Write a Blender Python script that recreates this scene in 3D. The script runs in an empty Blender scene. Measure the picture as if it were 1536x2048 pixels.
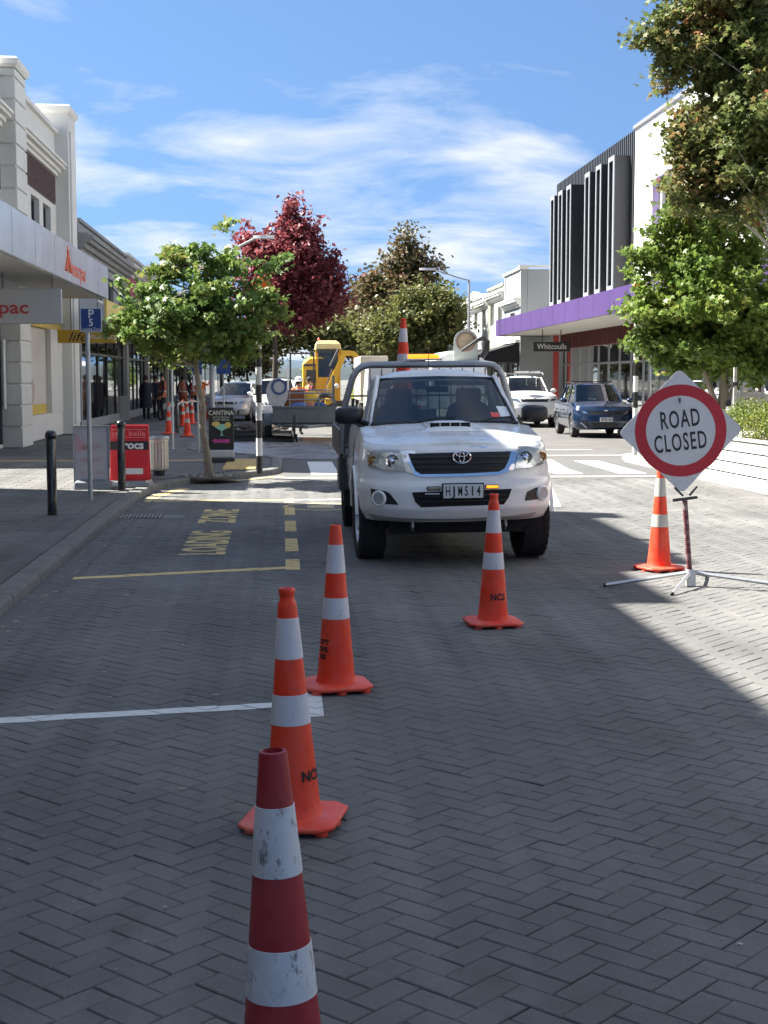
import bpy, bmesh, math, random
from mathutils import Vector, Matrix, noise as mnoise
random.seed(7)
R = math.radians
S = bpy.context.scene
COL = S.collection

# ------------------------------------------------------------------ camera
FPX = 2900.0; CAMH = 1.70; PITCH = math.atan((1024-757)/FPX); YAW = R(4.0)
cam_d = bpy.data.cameras.new('camera')
cam_d.sensor_fit = 'VERTICAL'; cam_d.sensor_height = 36.0; cam_d.lens = FPX/2048*36.0
cam_d.clip_start = 0.05; cam_d.clip_end = 6000
cam = bpy.data.objects.new('camera', cam_d); COL.objects.link(cam)
cam.location = (0, 0, CAMH); cam.rotation_euler = (math.pi/2-PITCH, 0, -YAW)
S.camera = cam

# ------------------------------------------------------------------ sky, sun, exposure
SUN_AZ = Vector((-0.919, 0.395)).normalized(); SUN_EL = R(46)
wd = bpy.data.worlds.new('World'); S.world = wd; wd.use_nodes = True
def build_world():
    nt = wd.node_tree; N = nt.nodes; L = nt.links; N.clear()
    out = N.new('ShaderNodeOutputWorld'); bg = N.new('ShaderNodeBackground')
    sky = N.new('ShaderNodeTexSky'); sky.sky_type = 'NISHITA'; sky.sun_disc = False
    sky.sun_elevation = SUN_EL; sky.sun_rotation = math.atan2(SUN_AZ.x, SUN_AZ.y)
    sky.air_density = 1.0; sky.dust_density = 0.2; sky.ozone_density = 2.0; sky.altitude = 30
    tc0 = N.new('ShaderNodeTexCoord'); va = N.new('ShaderNodeVectorMath'); va.operation = 'MULTIPLY'; va.inputs[1].default_value = (1, 1, SKY_K[0]); L.new(tc0.outputs['Generated'], va.inputs[0])
    vb = N.new('ShaderNodeVectorMath'); vb.operation = 'ADD'; vb.inputs[1].default_value = (0, 0, SKY_K[1]); L.new(va.outputs[0], vb.inputs[0])
    vn = N.new('ShaderNodeVectorMath'); vn.operation = 'NORMALIZE'; L.new(vb.outputs[0], vn.inputs[0]); L.new(vn.outputs[0], sky.inputs['Vector'])
    # clouds: wispy noise on a flat layer overhead
    tc = N.new('ShaderNodeTexCoord')
    sep = N.new('ShaderNodeSeparateXYZ'); L.new(tc.outputs['Generated'], sep.inputs[0])
    def math_(op, a, b=None, clamp=False):
        n = N.new('ShaderNodeMath'); n.operation = op; n.use_clamp = clamp
        for i, q in enumerate((a, b)):
            if q is None: continue
            if isinstance(q, (int, float)): n.inputs[i].default_value = q
            else: L.new(q, n.inputs[i])
        return n.outputs[0]
    zz = math_('ADD', math_('MAXIMUM', sep.outputs['Z'], 0.0), 0.10)
    px = math_('DIVIDE', sep.outputs['X'], zz); py = math_('DIVIDE', sep.outputs['Y'], zz)
    comb = N.new('ShaderNodeCombineXYZ'); L.new(px, comb.inputs[0]); L.new(py, comb.inputs[1])
    mp = N.new('ShaderNodeMapping'); L.new(comb.outputs[0], mp.inputs[0])
    mp.inputs['Rotation'].default_value = (0, 0, R(-12)); mp.inputs['Scale'].default_value = (0.70, 0.70, 1)
    mp.inputs['Location'].default_value = (CLOUD_OFF[0], CLOUD_OFF[1], 0)
    def noise(scale, det, rough, dist, vec, lac=2.0):
        n = N.new('ShaderNodeTexNoise'); n.inputs['Scale'].default_value = scale; n.inputs['Detail'].default_value = det
        n.inputs['Roughness'].default_value = rough; n.inputs['Distortion'].default_value = dist; n.inputs['Lacunarity'].default_value = lac
        L.new(vec, n.inputs['Vector']); return n.outputs['Fac']
    big = noise(0.95, 3, 0.5, 0.2, mp.outputs[0])
    fine = noise(2.3, 12, 0.60, 0.35, mp.outputs[0])
    v = math_('ADD', math_('MULTIPLY', big, 0.62), math_('MULTIPLY', fine, 0.50))
    cr = N.new('ShaderNodeValToRGB'); L.new(v, cr.inputs[0])
    e = cr.color_ramp.elements
    e[0].position = 0.540; e[0].color = (0.02, 0.02, 0.02, 1); e[1].position = 0.70; e[1].color = (0.92, 0.92, 0.92, 1)
    m = e.new(0.61); m.color = (0.38, 0.38, 0.38, 1)
    hs = N.new('ShaderNodeHueSaturation'); hs.inputs['Saturation'].default_value = 1.13; hs.inputs['Value'].default_value = 0.80
    L.new(sky.outputs[0], hs.inputs['Color'])
    gm = N.new('ShaderNodeMix'); gm.data_type = 'RGBA'; L.new(cr.outputs[0], gm.inputs[0])
    L.new(hs.outputs[0], gm.inputs[6]); gm.inputs[7].default_value = (4.0, 4.1, 4.3, 1)
    L.new(gm.outputs[2], bg.inputs[0]); bg.inputs[1].default_value = 0.053
    L.new(bg.outputs[0], out.inputs[0])
CLOUD_OFF = (1.3, 9.1); SKY_K = (1.1, 0.27)
build_world()
sun_d = bpy.data.lights.new('sun', 'SUN'); sun_d.energy = 4.1; sun_d.angle = R(0.53); sun_d.color = (1.0, 0.95, 0.86)
sun = bpy.data.objects.new('sun', sun_d); COL.objects.link(sun)
sv = Vector((SUN_AZ.x*math.cos(SUN_EL), SUN_AZ.y*math.cos(SUN_EL), math.sin(SUN_EL)))
sun.rotation_euler = sv.to_track_quat('Z', 'Y').to_euler(); sun.location = (-30, 10, 40)
vs = S.view_settings; vs.view_transform = 'Standard'; vs.look = 'None'; vs.gamma = 1; vs.use_curve_mapping = False
vs.exposure = 2.33
try:
    S.cycles.max_bounces = 7; S.cycles.transparent_max_bounces = 10; S.cycles.use_denoising = True
    S.cycles.caustics_reflective = False; S.cycles.caustics_refractive = False
except Exception: pass

# ------------------------------------------------------------------ pixel -> place
def ray(px, py):
    u = (px-768)/FPX; v = -(py-1024)/FPX; cp, sp, cy, sy = math.cos(PITCH), math.sin(PITCH), math.cos(YAW), math.sin(YAW)
    f = Vector((sy*cp, cy*cp, -sp)); r = Vector((cy, -sy, 0)); up = Vector((sy*sp, cy*sp, cp))
    return f+u*r+v*up
def onZ(px, py, z=0.0): d = ray(px, py); return Vector((0, 0, CAMH))+d*((z-CAMH)/d.z)
def onY(px, py, Y): d = ray(px, py); return Vector((0, 0, CAMH))+d*(Y/d.y)
def onX(px, py, X): d = ray(px, py); return Vector((0, 0, CAMH))+d*(X/d.x)

# ------------------------------------------------------------------ materials
def srgb(r, g, b):
    f = lambda c: (c/255/12.92) if c <= 10 else ((c/255+0.055)/1.055)**2.4
    return (f(r), f(g), f(b))
MATS = {}
def mat(name, col, rough=0.6, metal=0.0, var=0.12, vscale=6.0, bump=0.0, bscale=60.0, coat=0.0, spec=0.5, emit=0.0,
        dirt=None, dirt_amt=0.0, dirt_scale=3.0, coords='Object', rvar=0.1, emit_col=None):
    if name in MATS: return MATS[name]
    m = bpy.data.materials.new(name); m.use_nodes = True; nt = m.node_tree; N = nt.nodes; L = nt.links
    b = N['Principled BSDF']
    b.inputs['Roughness'].default_value = rough; b.inputs['Metallic'].default_value = metal
    b.inputs['Specular IOR Level'].default_value = spec
    if coat: b.inputs['Coat Weight'].default_value = coat; b.inputs['Coat Roughness'].default_value = 0.04
    tc = N.new('ShaderNodeTexCoord'); vec = tc.outputs[coords]
    nz = N.new('ShaderNodeTexNoise'); nz.inputs['Scale'].default_value = vscale; nz.inputs['Detail'].default_value = 6
    nz.inputs['Roughness'].default_value = 0.6; L.new(vec, nz.inputs['Vector'])
    mx = N.new('ShaderNodeMix'); mx.data_type = 'RGBA'; L.new(nz.outputs['Fac'], mx.inputs[0])
    lo = [max(0, c*(1-var*1.6)) for c in col]; hi = [min(1, c*(1+var*1.6)) for c in col]
    mx.inputs[6].default_value = (*lo, 1); mx.inputs[7].default_value = (*hi, 1)
    cout = mx.outputs[2]
    if dirt:
        dz = N.new('ShaderNodeTexNoise'); dz.inputs['Scale'].default_value = dirt_scale; dz.inputs['Detail'].default_value = 9
        dz.inputs['Roughness'].default_value = 0.68; L.new(vec, dz.inputs['Vector'])
        rp = N.new('ShaderNodeValToRGB'); L.new(dz.outputs['Fac'], rp.inputs[0])
        rp.color_ramp.elements[0].position = 0.5; rp.color_ramp.elements[1].position = 0.75
        rp.color_ramp.elements[0].color = (0, 0, 0, 1); rp.color_ramp.elements[1].color = (dirt_amt,)*3+(1,)
        dm = N.new('ShaderNodeMix'); dm.data_type = 'RGBA'; L.new(rp.outputs[0], dm.inputs[0]); L.new(cout, dm.inputs[6])
        dm.inputs[7].default_value = (*dirt, 1); cout = dm.outputs[2]
    L.new(cout, b.inputs['Base Color'])
    if rvar:
        mr = N.new('ShaderNodeMapRange'); L.new(nz.outputs['Fac'], mr.inputs[0])
        mr.inputs[3].default_value = max(0.02, rough-rvar); mr.inputs[4].default_value = min(1, rough+rvar); L.new(mr.outputs[0], b.inputs['Roughness'])
    if bump:
        bz = N.new('ShaderNodeTexNoise'); bz.inputs['Scale'].default_value = bscale; bz.inputs['Detail'].default_value = 4; L.new(vec, bz.inputs['Vector'])
        bp = N.new('ShaderNodeBump'); bp.inputs['Strength'].default_value = bump; bp.inputs['Distance'].default_value = 0.01
        L.new(bz.outputs['Fac'], bp.inputs['Height']); L.new(bp.outputs[0], b.inputs['Normal'])
    if emit:
        b.inputs['Emission Color'].default_value = (*(emit_col or col), 1); b.inputs['Emission Strength'].default_value = emit
    MATS[name] = m; return m
def glass(name, tint=(0.25, 0.28, 0.28), rough=0.02, refl=1.0):
    """thin see-through pane: tinted transparency with a fresnel reflection"""
    if name in MATS: return MATS[name]
    m = bpy.data.materials.new(name); m.use_nodes = True; nt = m.node_tree; N = nt.nodes; L = nt.links; N.clear()
    o = N.new('ShaderNodeOutputMaterial'); t = N.new('ShaderNodeBsdfTransparent'); t.inputs[0].default_value = (*tint, 1)
    g = N.new('ShaderNodeBsdfGlossy'); g.inputs['Roughness'].default_value = rough; g.inputs['Color'].default_value = (refl, refl, refl, 1)
    fr = N.new('ShaderNodeFresnel'); fr.inputs[0].default_value = 1.55; x = N.new('ShaderNodeMixShader')
    L.new(fr.outputs[0], x.inputs[0]); L.new(t.outputs[0], x.inputs[1]); L.new(g.outputs[0], x.inputs[2]); L.new(x.outputs[0], o.inputs[0])
    MATS[name] = m; return m

# ------------------------------------------------------------------ mesh building
class MB:
    def __init__(s): s.v = []; s.f = []; s.mi = []; s.cur = 0
    def add(s, vs, fs):
        b = len(s.v); s.v += [tuple(q) for q in vs]; s.f += [tuple(i+b for i in q) for q in fs]; s.mi += [s.cur]*len(fs); return s
    def bx(s, x0, x1, y0, y1, z0, z1, M=None):
        vs = [Vector(q) for q in ((x0,y0,z0),(x1,y0,z0),(x1,y1,z0),(x0,y1,z0),(x0,y0,z1),(x1,y0,z1),(x1,y1,z1),(x0,y1,z1))]
        if M: vs = [M @ q for q in vs]
        return s.add(vs, [(0,3,2,1),(4,5,6,7),(0,1,5,4),(1,2,6,5),(2,3,7,6),(3,0,4,7)])
    def loft(s, rings, closed=True, cap=True):
        n = len(rings[0]); vs = [p for r in rings for p in r]; fs = []
        for i in range(len(rings)-1):
            for j in range(n if closed else n-1):
                a = i*n+j; b = i*n+(j+1) % n; fs.append((a, b, b+n, a+n))
        if cap and closed: fs.append(tuple(range(n-1, -1, -1))); k = (len(rings)-1)*n; fs.append(tuple(k+j for j in range(n)))
        return s.add(vs, fs)
    def grid(s, rows): return s.loft(rows, closed=False, cap=False)
    def tube(s, pts, r, n=8, cap=True):
        pts = [Vector(p) for p in pts]; rr = r if isinstance(r, (list, tuple)) else [r]*len(pts); rings = []
        up = None
        for i, p in enumerate(pts):
            d = (pts[min(i+1, len(pts)-1)]-pts[max(i-1, 0)])
            if d.length < 1e-9: d = Vector((0, 0, 1))
            d.normalize()
            if up is None: up = Vector((0, 0, 1)) if abs(d.z) < .9 else Vector((1, 0, 0))
            a = d.cross(up).normalized(); b = a.cross(d).normalized(); up = b
            rings.append([p+(a*math.cos(2*math.pi*k/n)+b*math.sin(2*math.pi*k/n))*rr[i] for k in range(n)])
        return s.loft(rings, True, cap)
    def cyl(s, a, b, r, n=16, r2=None): return s.tube([a, b], [r, r if r2 is None else r2], n)
    def lathe(s, prof, n=24, o=(0, 0, 0), M=None, cap=True):
        rings = []
        for r, z in prof:
            q = [Vector((r*math.cos(2*math.pi*k/n), r*math.sin(2*math.pi*k/n), z)) for k in range(n)]
            if M: q = [M @ p for p in q]
            rings.append([p+Vector(o) for p in q])
        return s.loft(rings, True, cap)
    def prism(s, poly, f0, f1):
        """poly of 2-D points; f0,f1 map (u,v) to 3-D on the two faces"""
        n = len(poly); a = [f0(*p) for p in poly]; b = [f1(*p) for p in poly]
        return s.add(a+b, [tuple(range(n))]+[tuple(range(2*n-1, n-1, -1))]+[(i, i+n, (i+1) % n+n, (i+1) % n) for i in range(n)])
    def ell(s, c, r, nu=14, nv=9, M=None):
        rings = []
        for i in range(nv+1):
            t = math.pi*i/nv; t = min(max(t, 0.02), math.pi-0.02)
            q = [Vector((r[0]*math.sin(t)*math.cos(2*math.pi*k/nu), r[1]*math.sin(t)*math.sin(2*math.pi*k/nu), -r[2]*math.cos(t))) for k in range(nu)]
            if M: q = [M @ p for p in q]
            rings.append([p+Vector(c) for p in q])
        return s.loft(rings)
    def strip(s, pts, w, z, h=0.0): # flat ribbon on the ground along pts
        pts = [Vector((p[0], p[1], 0)) for p in pts]; rows = []
        for i, p in enumerate(pts):
            d = (pts[min(i+1, len(pts)-1)]-pts[max(i-1, 0)]).normalized(); nrm = Vector((-d.y, d.x, 0))
            rows.append([p+nrm*w/2+Vector((0, 0, z)), p-nrm*w/2+Vector((0, 0, z))])
        return s.grid(rows)
def mesh_of(mb, name, smooth=None):
    me = bpy.data.meshes.new(name); me.from_pydata(mb.v, [], mb.f); me.update()
    bm = bmesh.new(); bm.from_mesh(me); bmesh.ops.recalc_face_normals(bm, faces=bm.faces); bm.to_mesh(me); bm.free()
    if len(set(mb.mi)) > 1 or (mb.mi and mb.mi[0]):
        me.polygons.foreach_set('material_index', mb.mi)
    if smooth is not None:
        me.polygons.foreach_set('use_smooth', [True]*len(me.polygons)); me.set_sharp_from_angle(angle=R(smooth))
    return me
def link(o, parent=None):
    COL.objects.link(o)
    if parent: o.parent = parent
    return o
def ob(name, mb, m, parent=None, smooth=None, bevel=0.0, seg=2, loc=None, rz=0.0, rot=None):
    me = mb if isinstance(mb, bpy.types.Mesh) else mesh_of(mb, name, smooth)
    if not me.materials:
        for q in (m if isinstance(m, (list, tuple)) else [m]): me.materials.append(q)
    o = bpy.data.objects.new(name, me); link(o, parent)
    if loc is not None: o.location = loc
    if rot is not None: o.rotation_euler = rot
    elif rz: o.rotation_euler = (0, 0, rz)
    if bevel:
        b = o.modifiers.new('bevel', 'BEVEL'); b.width = bevel; b.segments = seg; b.limit_method = 'ANGLE'; b.angle_limit = R(35)
        b.harden_normals = False
    return o
def tag(o, label, cat=None, group=None, kind=None):
    if label: o['label'] = label
    if cat: o['category'] = cat
    if group: o['group'] = group
    if kind: o['kind'] = kind
    return o
def thing(name, label, cat, loc=(0, 0, 0), rz=0.0, group=None):
    o = bpy.data.objects.new(name, None); link(o); o.location = loc; o.rotation_euler = (0, 0, rz); o.empty_display_size = .2
    return tag(o, label, cat, group)
def struct(o): o['kind'] = 'structure'; return o
def copy_tree(o, parent=None):
    c = o.copy(); COL.objects.link(c); c.parent = parent
    for ch in list(o.children): copy_tree(ch, c)
    return c
def dup(o, loc, rz, label, group=None):
    c = copy_tree(o); c.location = loc; c.rotation_euler = (0, 0, rz); c['label'] = label
    if group: c['group'] = group
    return c
TXT = {}
def text_geo(s, size=1.0, xs=1.0, bold=0.0, extrude=0.004, shear=0.0, align='CENTER', space=1.0):
    """letters as mesh data in the XY plane, centred; returns (verts, faces)"""
    k = (s, size, xs, bold, extrude, shear, align, space)
    if k in TXT: return TXT[k]
    c = bpy.data.curves.new('t', 'FONT'); c.body = s; c.size = size; c.offset = bold; c.extrude = extrude; c.shear = shear
    c.align_x = align; c.align_y = 'CENTER'; c.resolution_u = 3; c.space_character = space
    o = bpy.data.objects.new('t', c); COL.objects.link(o)
    me = bpy.data.meshes.new_from_object(o.evaluated_get(bpy.context.evaluated_depsgraph_get()))
    vs = [(v.co.x*xs, v.co.y, v.co.z) for v in me.vertices]; fs = [tuple(p.vertices) for p in me.polygons]
    bpy.data.objects.remove(o); bpy.data.curves.remove(c); bpy.data.meshes.remove(me)
    TXT[k] = (vs, fs); return TXT[k]
def put_text(mb, s, fn, **kw):
    vs, fs = text_geo(s, **kw); mb.add([fn(*v) for v in vs], fs); return mb
def facing(o, n=(0, -1, 0), up=(0, 0, 1)):
    """map text (x,y,depth) to a plane at o that faces n"""
    o = Vector(o); n = Vector(n).normalized(); up = Vector(up).normalized(); r = up.cross(n).normalized(); u = n.cross(r)
    return lambda x, y, d=0.0: o+r*x+u*y+n*d
# ------------------------------------------------------------------ ground, road, footpaths
def paver_mat(name, col, var, seedy=0.0, rough=0.85):
    m = bpy.data.materials.new(name); m.use_nodes = True; nt = m.node_tree; N = nt.nodes; L = nt.links; b = N['Principled BSDF']
    b.inputs['Specular IOR Level'].default_value = 0.35
    g = N.new('ShaderNodeNewGeometry'); oi = N.new('ShaderNodeObjectInfo')
    a = N.new('ShaderNodeMath'); a.operation = 'ADD'; L.new(g.outputs['Random Per Island'], a.inputs[0]); L.new(oi.outputs['Random'], a.inputs[1])
    fr = N.new('ShaderNodeMath'); fr.operation = 'FRACT'; L.new(a.outputs[0], fr.inputs[0])
    big = N.new('ShaderNodeTexNoise'); big.inputs['Scale'].default_value = 0.55; big.inputs['Detail'].default_value = 5; L.new(g.outputs['Position'], big.inputs['Vector'])
    fine = N.new('ShaderNodeTexNoise'); fine.inputs['Scale'].default_value = 210; fine.inputs['Detail'].default_value = 3; L.new(g.outputs['Position'], fine.inputs['Vector'])
    mid = N.new('ShaderNodeTexNoise'); mid.inputs['Scale'].default_value = 14; mid.inputs['Detail'].default_value = 6; mid.inputs['Roughness'].default_value = .7; L.new(g.outputs['Position'], mid.inputs['Vector'])
    def mul(x, k, c):
        n = N.new('ShaderNodeMath'); n.operation = 'MULTIPLY_ADD'; L.new(x, n.inputs[0]); n.inputs[1].default_value = k; n.inputs[2].default_value = c; return n.outputs[0]
    def prod(x, y):
        n = N.new('ShaderNodeMath'); n.operation = 'MULTIPLY'; L.new(x, n.inputs[0]); L.new(y, n.inputs[1]); return n.outputs[0]
    v = prod(prod(mul(fr.outputs[0], var, 1-var/2), mul(big.outputs['Fac'], 1.25, 0.40)), prod(mul(mid.outputs['Fac'], 0.55, 0.72), mul(fine.outputs['Fac'], 0.7, 0.65)))
    tm = N.new('ShaderNodeMapping'); tm.inputs['Scale'].default_value = (2.6, .16, 1); L.new(g.outputs['Position'], tm.inputs[0])
    ty_ = N.new('ShaderNodeTexNoise'); ty_.inputs['Scale'].default_value = 1.0; ty_.inputs['Detail'].default_value = 5; ty_.inputs['Roughness'].default_value = .55; L.new(tm.outputs[0], ty_.inputs['Vector'])
    v = prod(v, mul(ty_.outputs['Fac'], 1.1, 0.45))
    cm = N.new('ShaderNodeVectorMath'); cm.operation = 'SCALE'; cm.inputs[0].default_value = col; L.new(v, cm.inputs['Scale'])
    # pale specks (gum, grit) and mossy dark stains
    vo = N.new('ShaderNodeTexVoronoi'); vo.inputs['Scale'].default_value = 9; L.new(g.outputs['Position'], vo.inputs['Vector'])
    lt = N.new('ShaderNodeMath'); lt.operation = 'LESS_THAN'; L.new(vo.outputs['Distance'], lt.inputs[0]); lt.inputs[1].default_value = 0.055
    vc = N.new('ShaderNodeSeparateColor'); L.new(vo.outputs['Color'], vc.inputs[0])
    gt = N.new('ShaderNodeMath'); gt.operation = 'GREATER_THAN'; L.new(vc.outputs[0], gt.inputs[0]); gt.inputs[1].default_value = 0.72
    sp = N.new('ShaderNodeMix'); sp.data_type = 'RGBA'; L.new(prod(lt.outputs[0], gt.outputs[0]), sp.inputs[0]); L.new(cm.outputs[0], sp.inputs[6]); sp.inputs[7].default_value = (col[0]*1.55, col[1]*1.5, col[2]*1.4, 1)
    st = N.new('ShaderNodeTexNoise'); st.inputs['Scale'].default_value = 1.7; st.inputs['Detail'].default_value = 8; st.inputs['Roughness'].default_value = .7
    of = N.new('ShaderNodeVectorMath'); of.operation = 'ADD'; of.inputs[1].default_value = (31, 17, 4); L.new(g.outputs['Position'], of.inputs[0]); L.new(of.outputs[0], st.inputs['Vector'])
    rp = N.new('ShaderNodeValToRGB'); L.new(st.outputs['Fac'], rp.inputs[0]); rp.color_ramp.elements[0].position = .56; rp.color_ramp.elements[1].position = .74
    rp.color_ramp.elements[1].color = (.75, .75, .75, 1)
    dm = N.new('ShaderNodeMix'); dm.data_type = 'RGBA'; L.new(rp.outputs[0], dm.inputs[0]); L.new(sp.outputs[2], dm.inputs[6]); dm.inputs[7].default_value = (col[0]*.55, col[1]*.58, col[2]*.5, 1)
    L.new(dm.outputs[2], b.inputs['Base Color'])
    L.new(mul(mid.outputs['Fac'], 0.3, rough-.2), b.inputs['Roughness'])
    bp = N.new('ShaderNodeBump'); bp.inputs['Strength'].default_value = .35; bp.inputs['Distance'].default_value = .003; L.new(fine.outputs['Fac'], bp.inputs['Height']); L.new(bp.outputs[0], b.inputs['Normal'])
    return m
M_PAVER = paver_mat('paver_grey', (0.131, 0.130, 0.126), 0.12)
M_SLAB = paver_mat('footpath_paver', (0.125, 0.124, 0.119), 0.16)
M_BED = mat('paver_bedding', (0.022, 0.022, 0.021), .95, var=.3, vscale=3, coords='Object')
M_ASPH = mat('asphalt', (0.10, 0.098, 0.093), .9, var=.16, vscale=1.2, bump=.5, bscale=120, dirt=(0.19, 0.18, 0.165), dirt_amt=.5, dirt_scale=.6)
M_KERB = mat('kerb_concrete', (0.15, 0.15, 0.14), .85, var=.2, vscale=4, bump=.3, bscale=80, dirt=(.07, .07, .06), dirt_amt=.6)
M_CONC = mat('pale_concrete', (0.30, 0.29, 0.27), .85, var=.15, vscale=3, bump=.3, bscale=90, dirt=(.15, .145, .13), dirt_amt=.5)
def paint_mat(name, col, wear=0.42):
    m = bpy.data.materials.new(name); m.use_nodes = True; nt = m.node_tree; N = nt.nodes; L = nt.links; b = N['Principled BSDF']
    g = N.new('ShaderNodeNewGeometry'); n = N.new('ShaderNodeTexNoise'); n.inputs['Scale'].default_value = 22; n.inputs['Detail'].default_value = 8; n.inputs['Roughness'].default_value = .72
    L.new(g.outputs['Position'], n.inputs['Vector'])
    r = N.new('ShaderNodeValToRGB'); L.new(n.outputs['Fac'], r.inputs[0]); r.color_ramp.elements[0].position = wear-.06; r.color_ramp.elements[1].position = wear+.02
    mx = N.new('ShaderNodeMix'); mx.data_type = 'RGBA'; L.new(n.outputs['Fac'], mx.inputs[0]); mx.inputs[6].default_value = (*[c*.72 for c in col], 1); mx.inputs[7].default_value = (*[min(1, c*1.12) for c in col], 1)
    L.new(mx.outputs[2], b.inputs['Base Color']); b.inputs['Roughness'].default_value = .75
    L.new(r.outputs[0], b.inputs['Alpha']); return m
M_YEL = paint_mat('yellow_road_paint', (0.74, 0.56, 0.24), .24)
M_WHT = paint_mat('white_road_paint', (0.70, 0.71, 0.70), .26)

g = ob('ground', MB().bx(-1500, 1500, -300, 3000, -.6, -.10), mat('far_ground', (0.13, 0.13, 0.12), .95, vscale=.05)); struct(g)
road = ob('road', MB().add([(-8, 24.6, -.004), (16, 24.6, -.004), (16, 400, -.004), (-8, 400, -.004)], [(0, 1, 2, 3)]), M_ASPH); struct(road)
bed = ob('paved_road', MB().add([(-2.1, -12, -.009), (9.5, -12, -.009), (9.5, 24.7, -.009), (-2.1, 24.7, -.009)], [(0, 1, 2, 3)]), M_BED); struct(bed)

# herringbone pavers, 200 x 100, laid at 45 degrees to the street
def paver_geo(hl, hw, ch=.004, j=.0018, zb=-.03):
    a, b = hl-j, hw-j; vs = []
    for (x, y, z) in ((a, b, zb), (a, b, -.0035), (a-ch, b-ch, 0)):
        vs += [(-x, -y, z), (x, -y, z), (x, y, z), (-x, y, z)]
    fs = [(8, 9, 10, 11)]+[(i+k, (i+1) % 4+k, (i+1) % 4+k+4, i+k+4) for k in (0, 4) for i in range(4)]
    return vs, fs
PV, PF = paver_geo(.10, .05)
pm = bpy.data.meshes.new('paver'); pm.from_pydata(PV, [], PF); pm.materials.append(M_PAVER)
c45 = math.cos(R(45)); anchor = Vector((.8375, 4.157))
cells = []
for i in range(-340, 341):
    for j in range(-340, 341):
        k = (i-j) % 4
        if k == 0: u, v, rot = (i+1)*.1, (j+.5)*.1, 0
        elif k == 3: u, v, rot = (i+.5)*.1, (j+1)*.1, 1
        else: continue
        x = anchor.x+(u-.1)*c45-(v-.05)*c45; y = anchor.y+(u-.1)*c45+(v-.05)*c45
        if not (-1.86 < x < 7.45 and 1.6 < y < 24.55): continue
        xc = x*math.cos(YAW)-y*math.sin(YAW); zc = x*math.sin(YAW)+y*math.cos(YAW)
        if abs(xc) > .275*zc+2.4: continue
        seen = abs(xc) < .262*zc and zc > 3.62
        cells.append((zc, x, y, rot, seen))
cells.sort()
near = [q for q in cells if q[4]][:296]; near_set = set((q[1], q[2]) for q in near)
prnd = random.Random(3)
def paver_xf(x, y, rot):
    return prnd.gauss(0, .0011), R(45+90*rot)+prnd.gauss(0, .006), prnd.gauss(0, .004), prnd.gauss(0, .004), prnd.gauss(0, .0008), prnd.gauss(0, .0008)
for (zc, x, y, rot, seen) in near:
    dz, rz, tx, ty, jx, jy = paver_xf(x, y, rot)
    o = bpy.data.objects.new('paver', pm); link(o, bed); o.location = (x+jx, y+jy, dz); o.rotation_euler = (tx, ty, rz)
PAV = []
AV, AF = [], []
for (zc, x, y, rot, seen) in cells:
    if (x, y) in near_set: continue
    dz, rz, tx, ty, jx, jy = paver_xf(x, y, rot); PAV.append((x+jx, y+jy, rz, dz)); ca, sa = math.cos(rz), math.sin(rz); b = len(AV)
    AV += [(x+jx+vx*ca-vy*sa, y+jy+vx*sa+vy*ca, vz+dz+vx*ty*.6+vy*tx*.6) for vx, vy, vz in PV]; AF += [tuple(q+b for q in f) for f in PF]
me = bpy.data.meshes.new('pavers'); me.from_pydata(AV, [], AF); me.materials.append(M_PAVER)
o = bpy.data.objects.new('herringbone_paving', me); link(o, bed); o['kind'] = 'stuff'

# left footpath: raised sheet behind a kerb line
KL = [(-2.02, -12), (-2.02, 20.6), (-2.0, 21.4), (-1.9, 22.4), (-1.6, 23.4), (-1.15, 24.3), (-.62, 25.1), (-.2, 25.75), (-.02, 26.4), (-.02, 29.6), (-.25, 30.6), (-.9, 31.7), (-1.7, 32.6), (-2.0, 33.6), (-2.02, 260)]
FZ = 0.09
def offset_line(pts, d):
    out = []
    for i, p in enumerate(pts):
        a = Vector(pts[max(i-1, 0)]); b = Vector(pts[min(i+1, len(pts)-1)]); t = (b-a).normalized(); out.append((p[0]-t.y*d, p[1]+t.x*d))
    return out
mb = MB(); outer = offset_line(KL, .20)
n = len(outer); vs = [(x, y, FZ-.012) for x, y in outer]+[(-60, outer[-1][1], FZ-.012), (-60, outer[0][1], FZ-.012)]
mb.add(vs, [tuple(range(n+2))])
fp = ob('footpath', mb, M_SLAB); struct(fp)
# kerb stones one by one
def kerb_stones(line, parent, h, w, step, first, last):
    pts = [Vector((*p, 0)) for p in line]; seg = []
    acc = []; 
    for a, b in zip(pts[:-1], pts[1:]):
        L_ = (b-a).length; k = max(1, int(L_/.3)); acc += [a.lerp(b, i/k) for i in range(k)]
    acc.append(pts[-1]); i = 0
    while i < len(acc)-1:
        j = i; d = 0
        while j < len(acc)-1 and d < step: d += (acc[j+1]-acc[j]).length; j += 1
        s = acc[i:j+1]
        if s[0].y > last: break
        if s[-1].y > first:
            rows = []
            for q, p in enumerate(s):
                t = (s[min(q+1, len(s)-1)]-s[max(q-1, 0)]).normalized(); nn = Vector((-t.y, t.x, 0))
                p = p+t*(.008 if q == 0 else -.008 if q == len(s)-1 else 0)
                rows.append([p+Vector((0, 0, -.08)), p+Vector((0, 0, h-.03)), p+nn*.012+Vector((0, 0, h-.008)), p+nn*.03+Vector((0, 0, h)), p+nn*w+Vector((0, 0, h)), p+nn*w+Vector((0, 0, -.08))])
            ob('kerb_stone', MB().loft(rows), M_KERB, parent, smooth=50)
        i = j
kerb_stones(KL, fp, FZ+.002, .19, 1.0, 1, 46)
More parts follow.
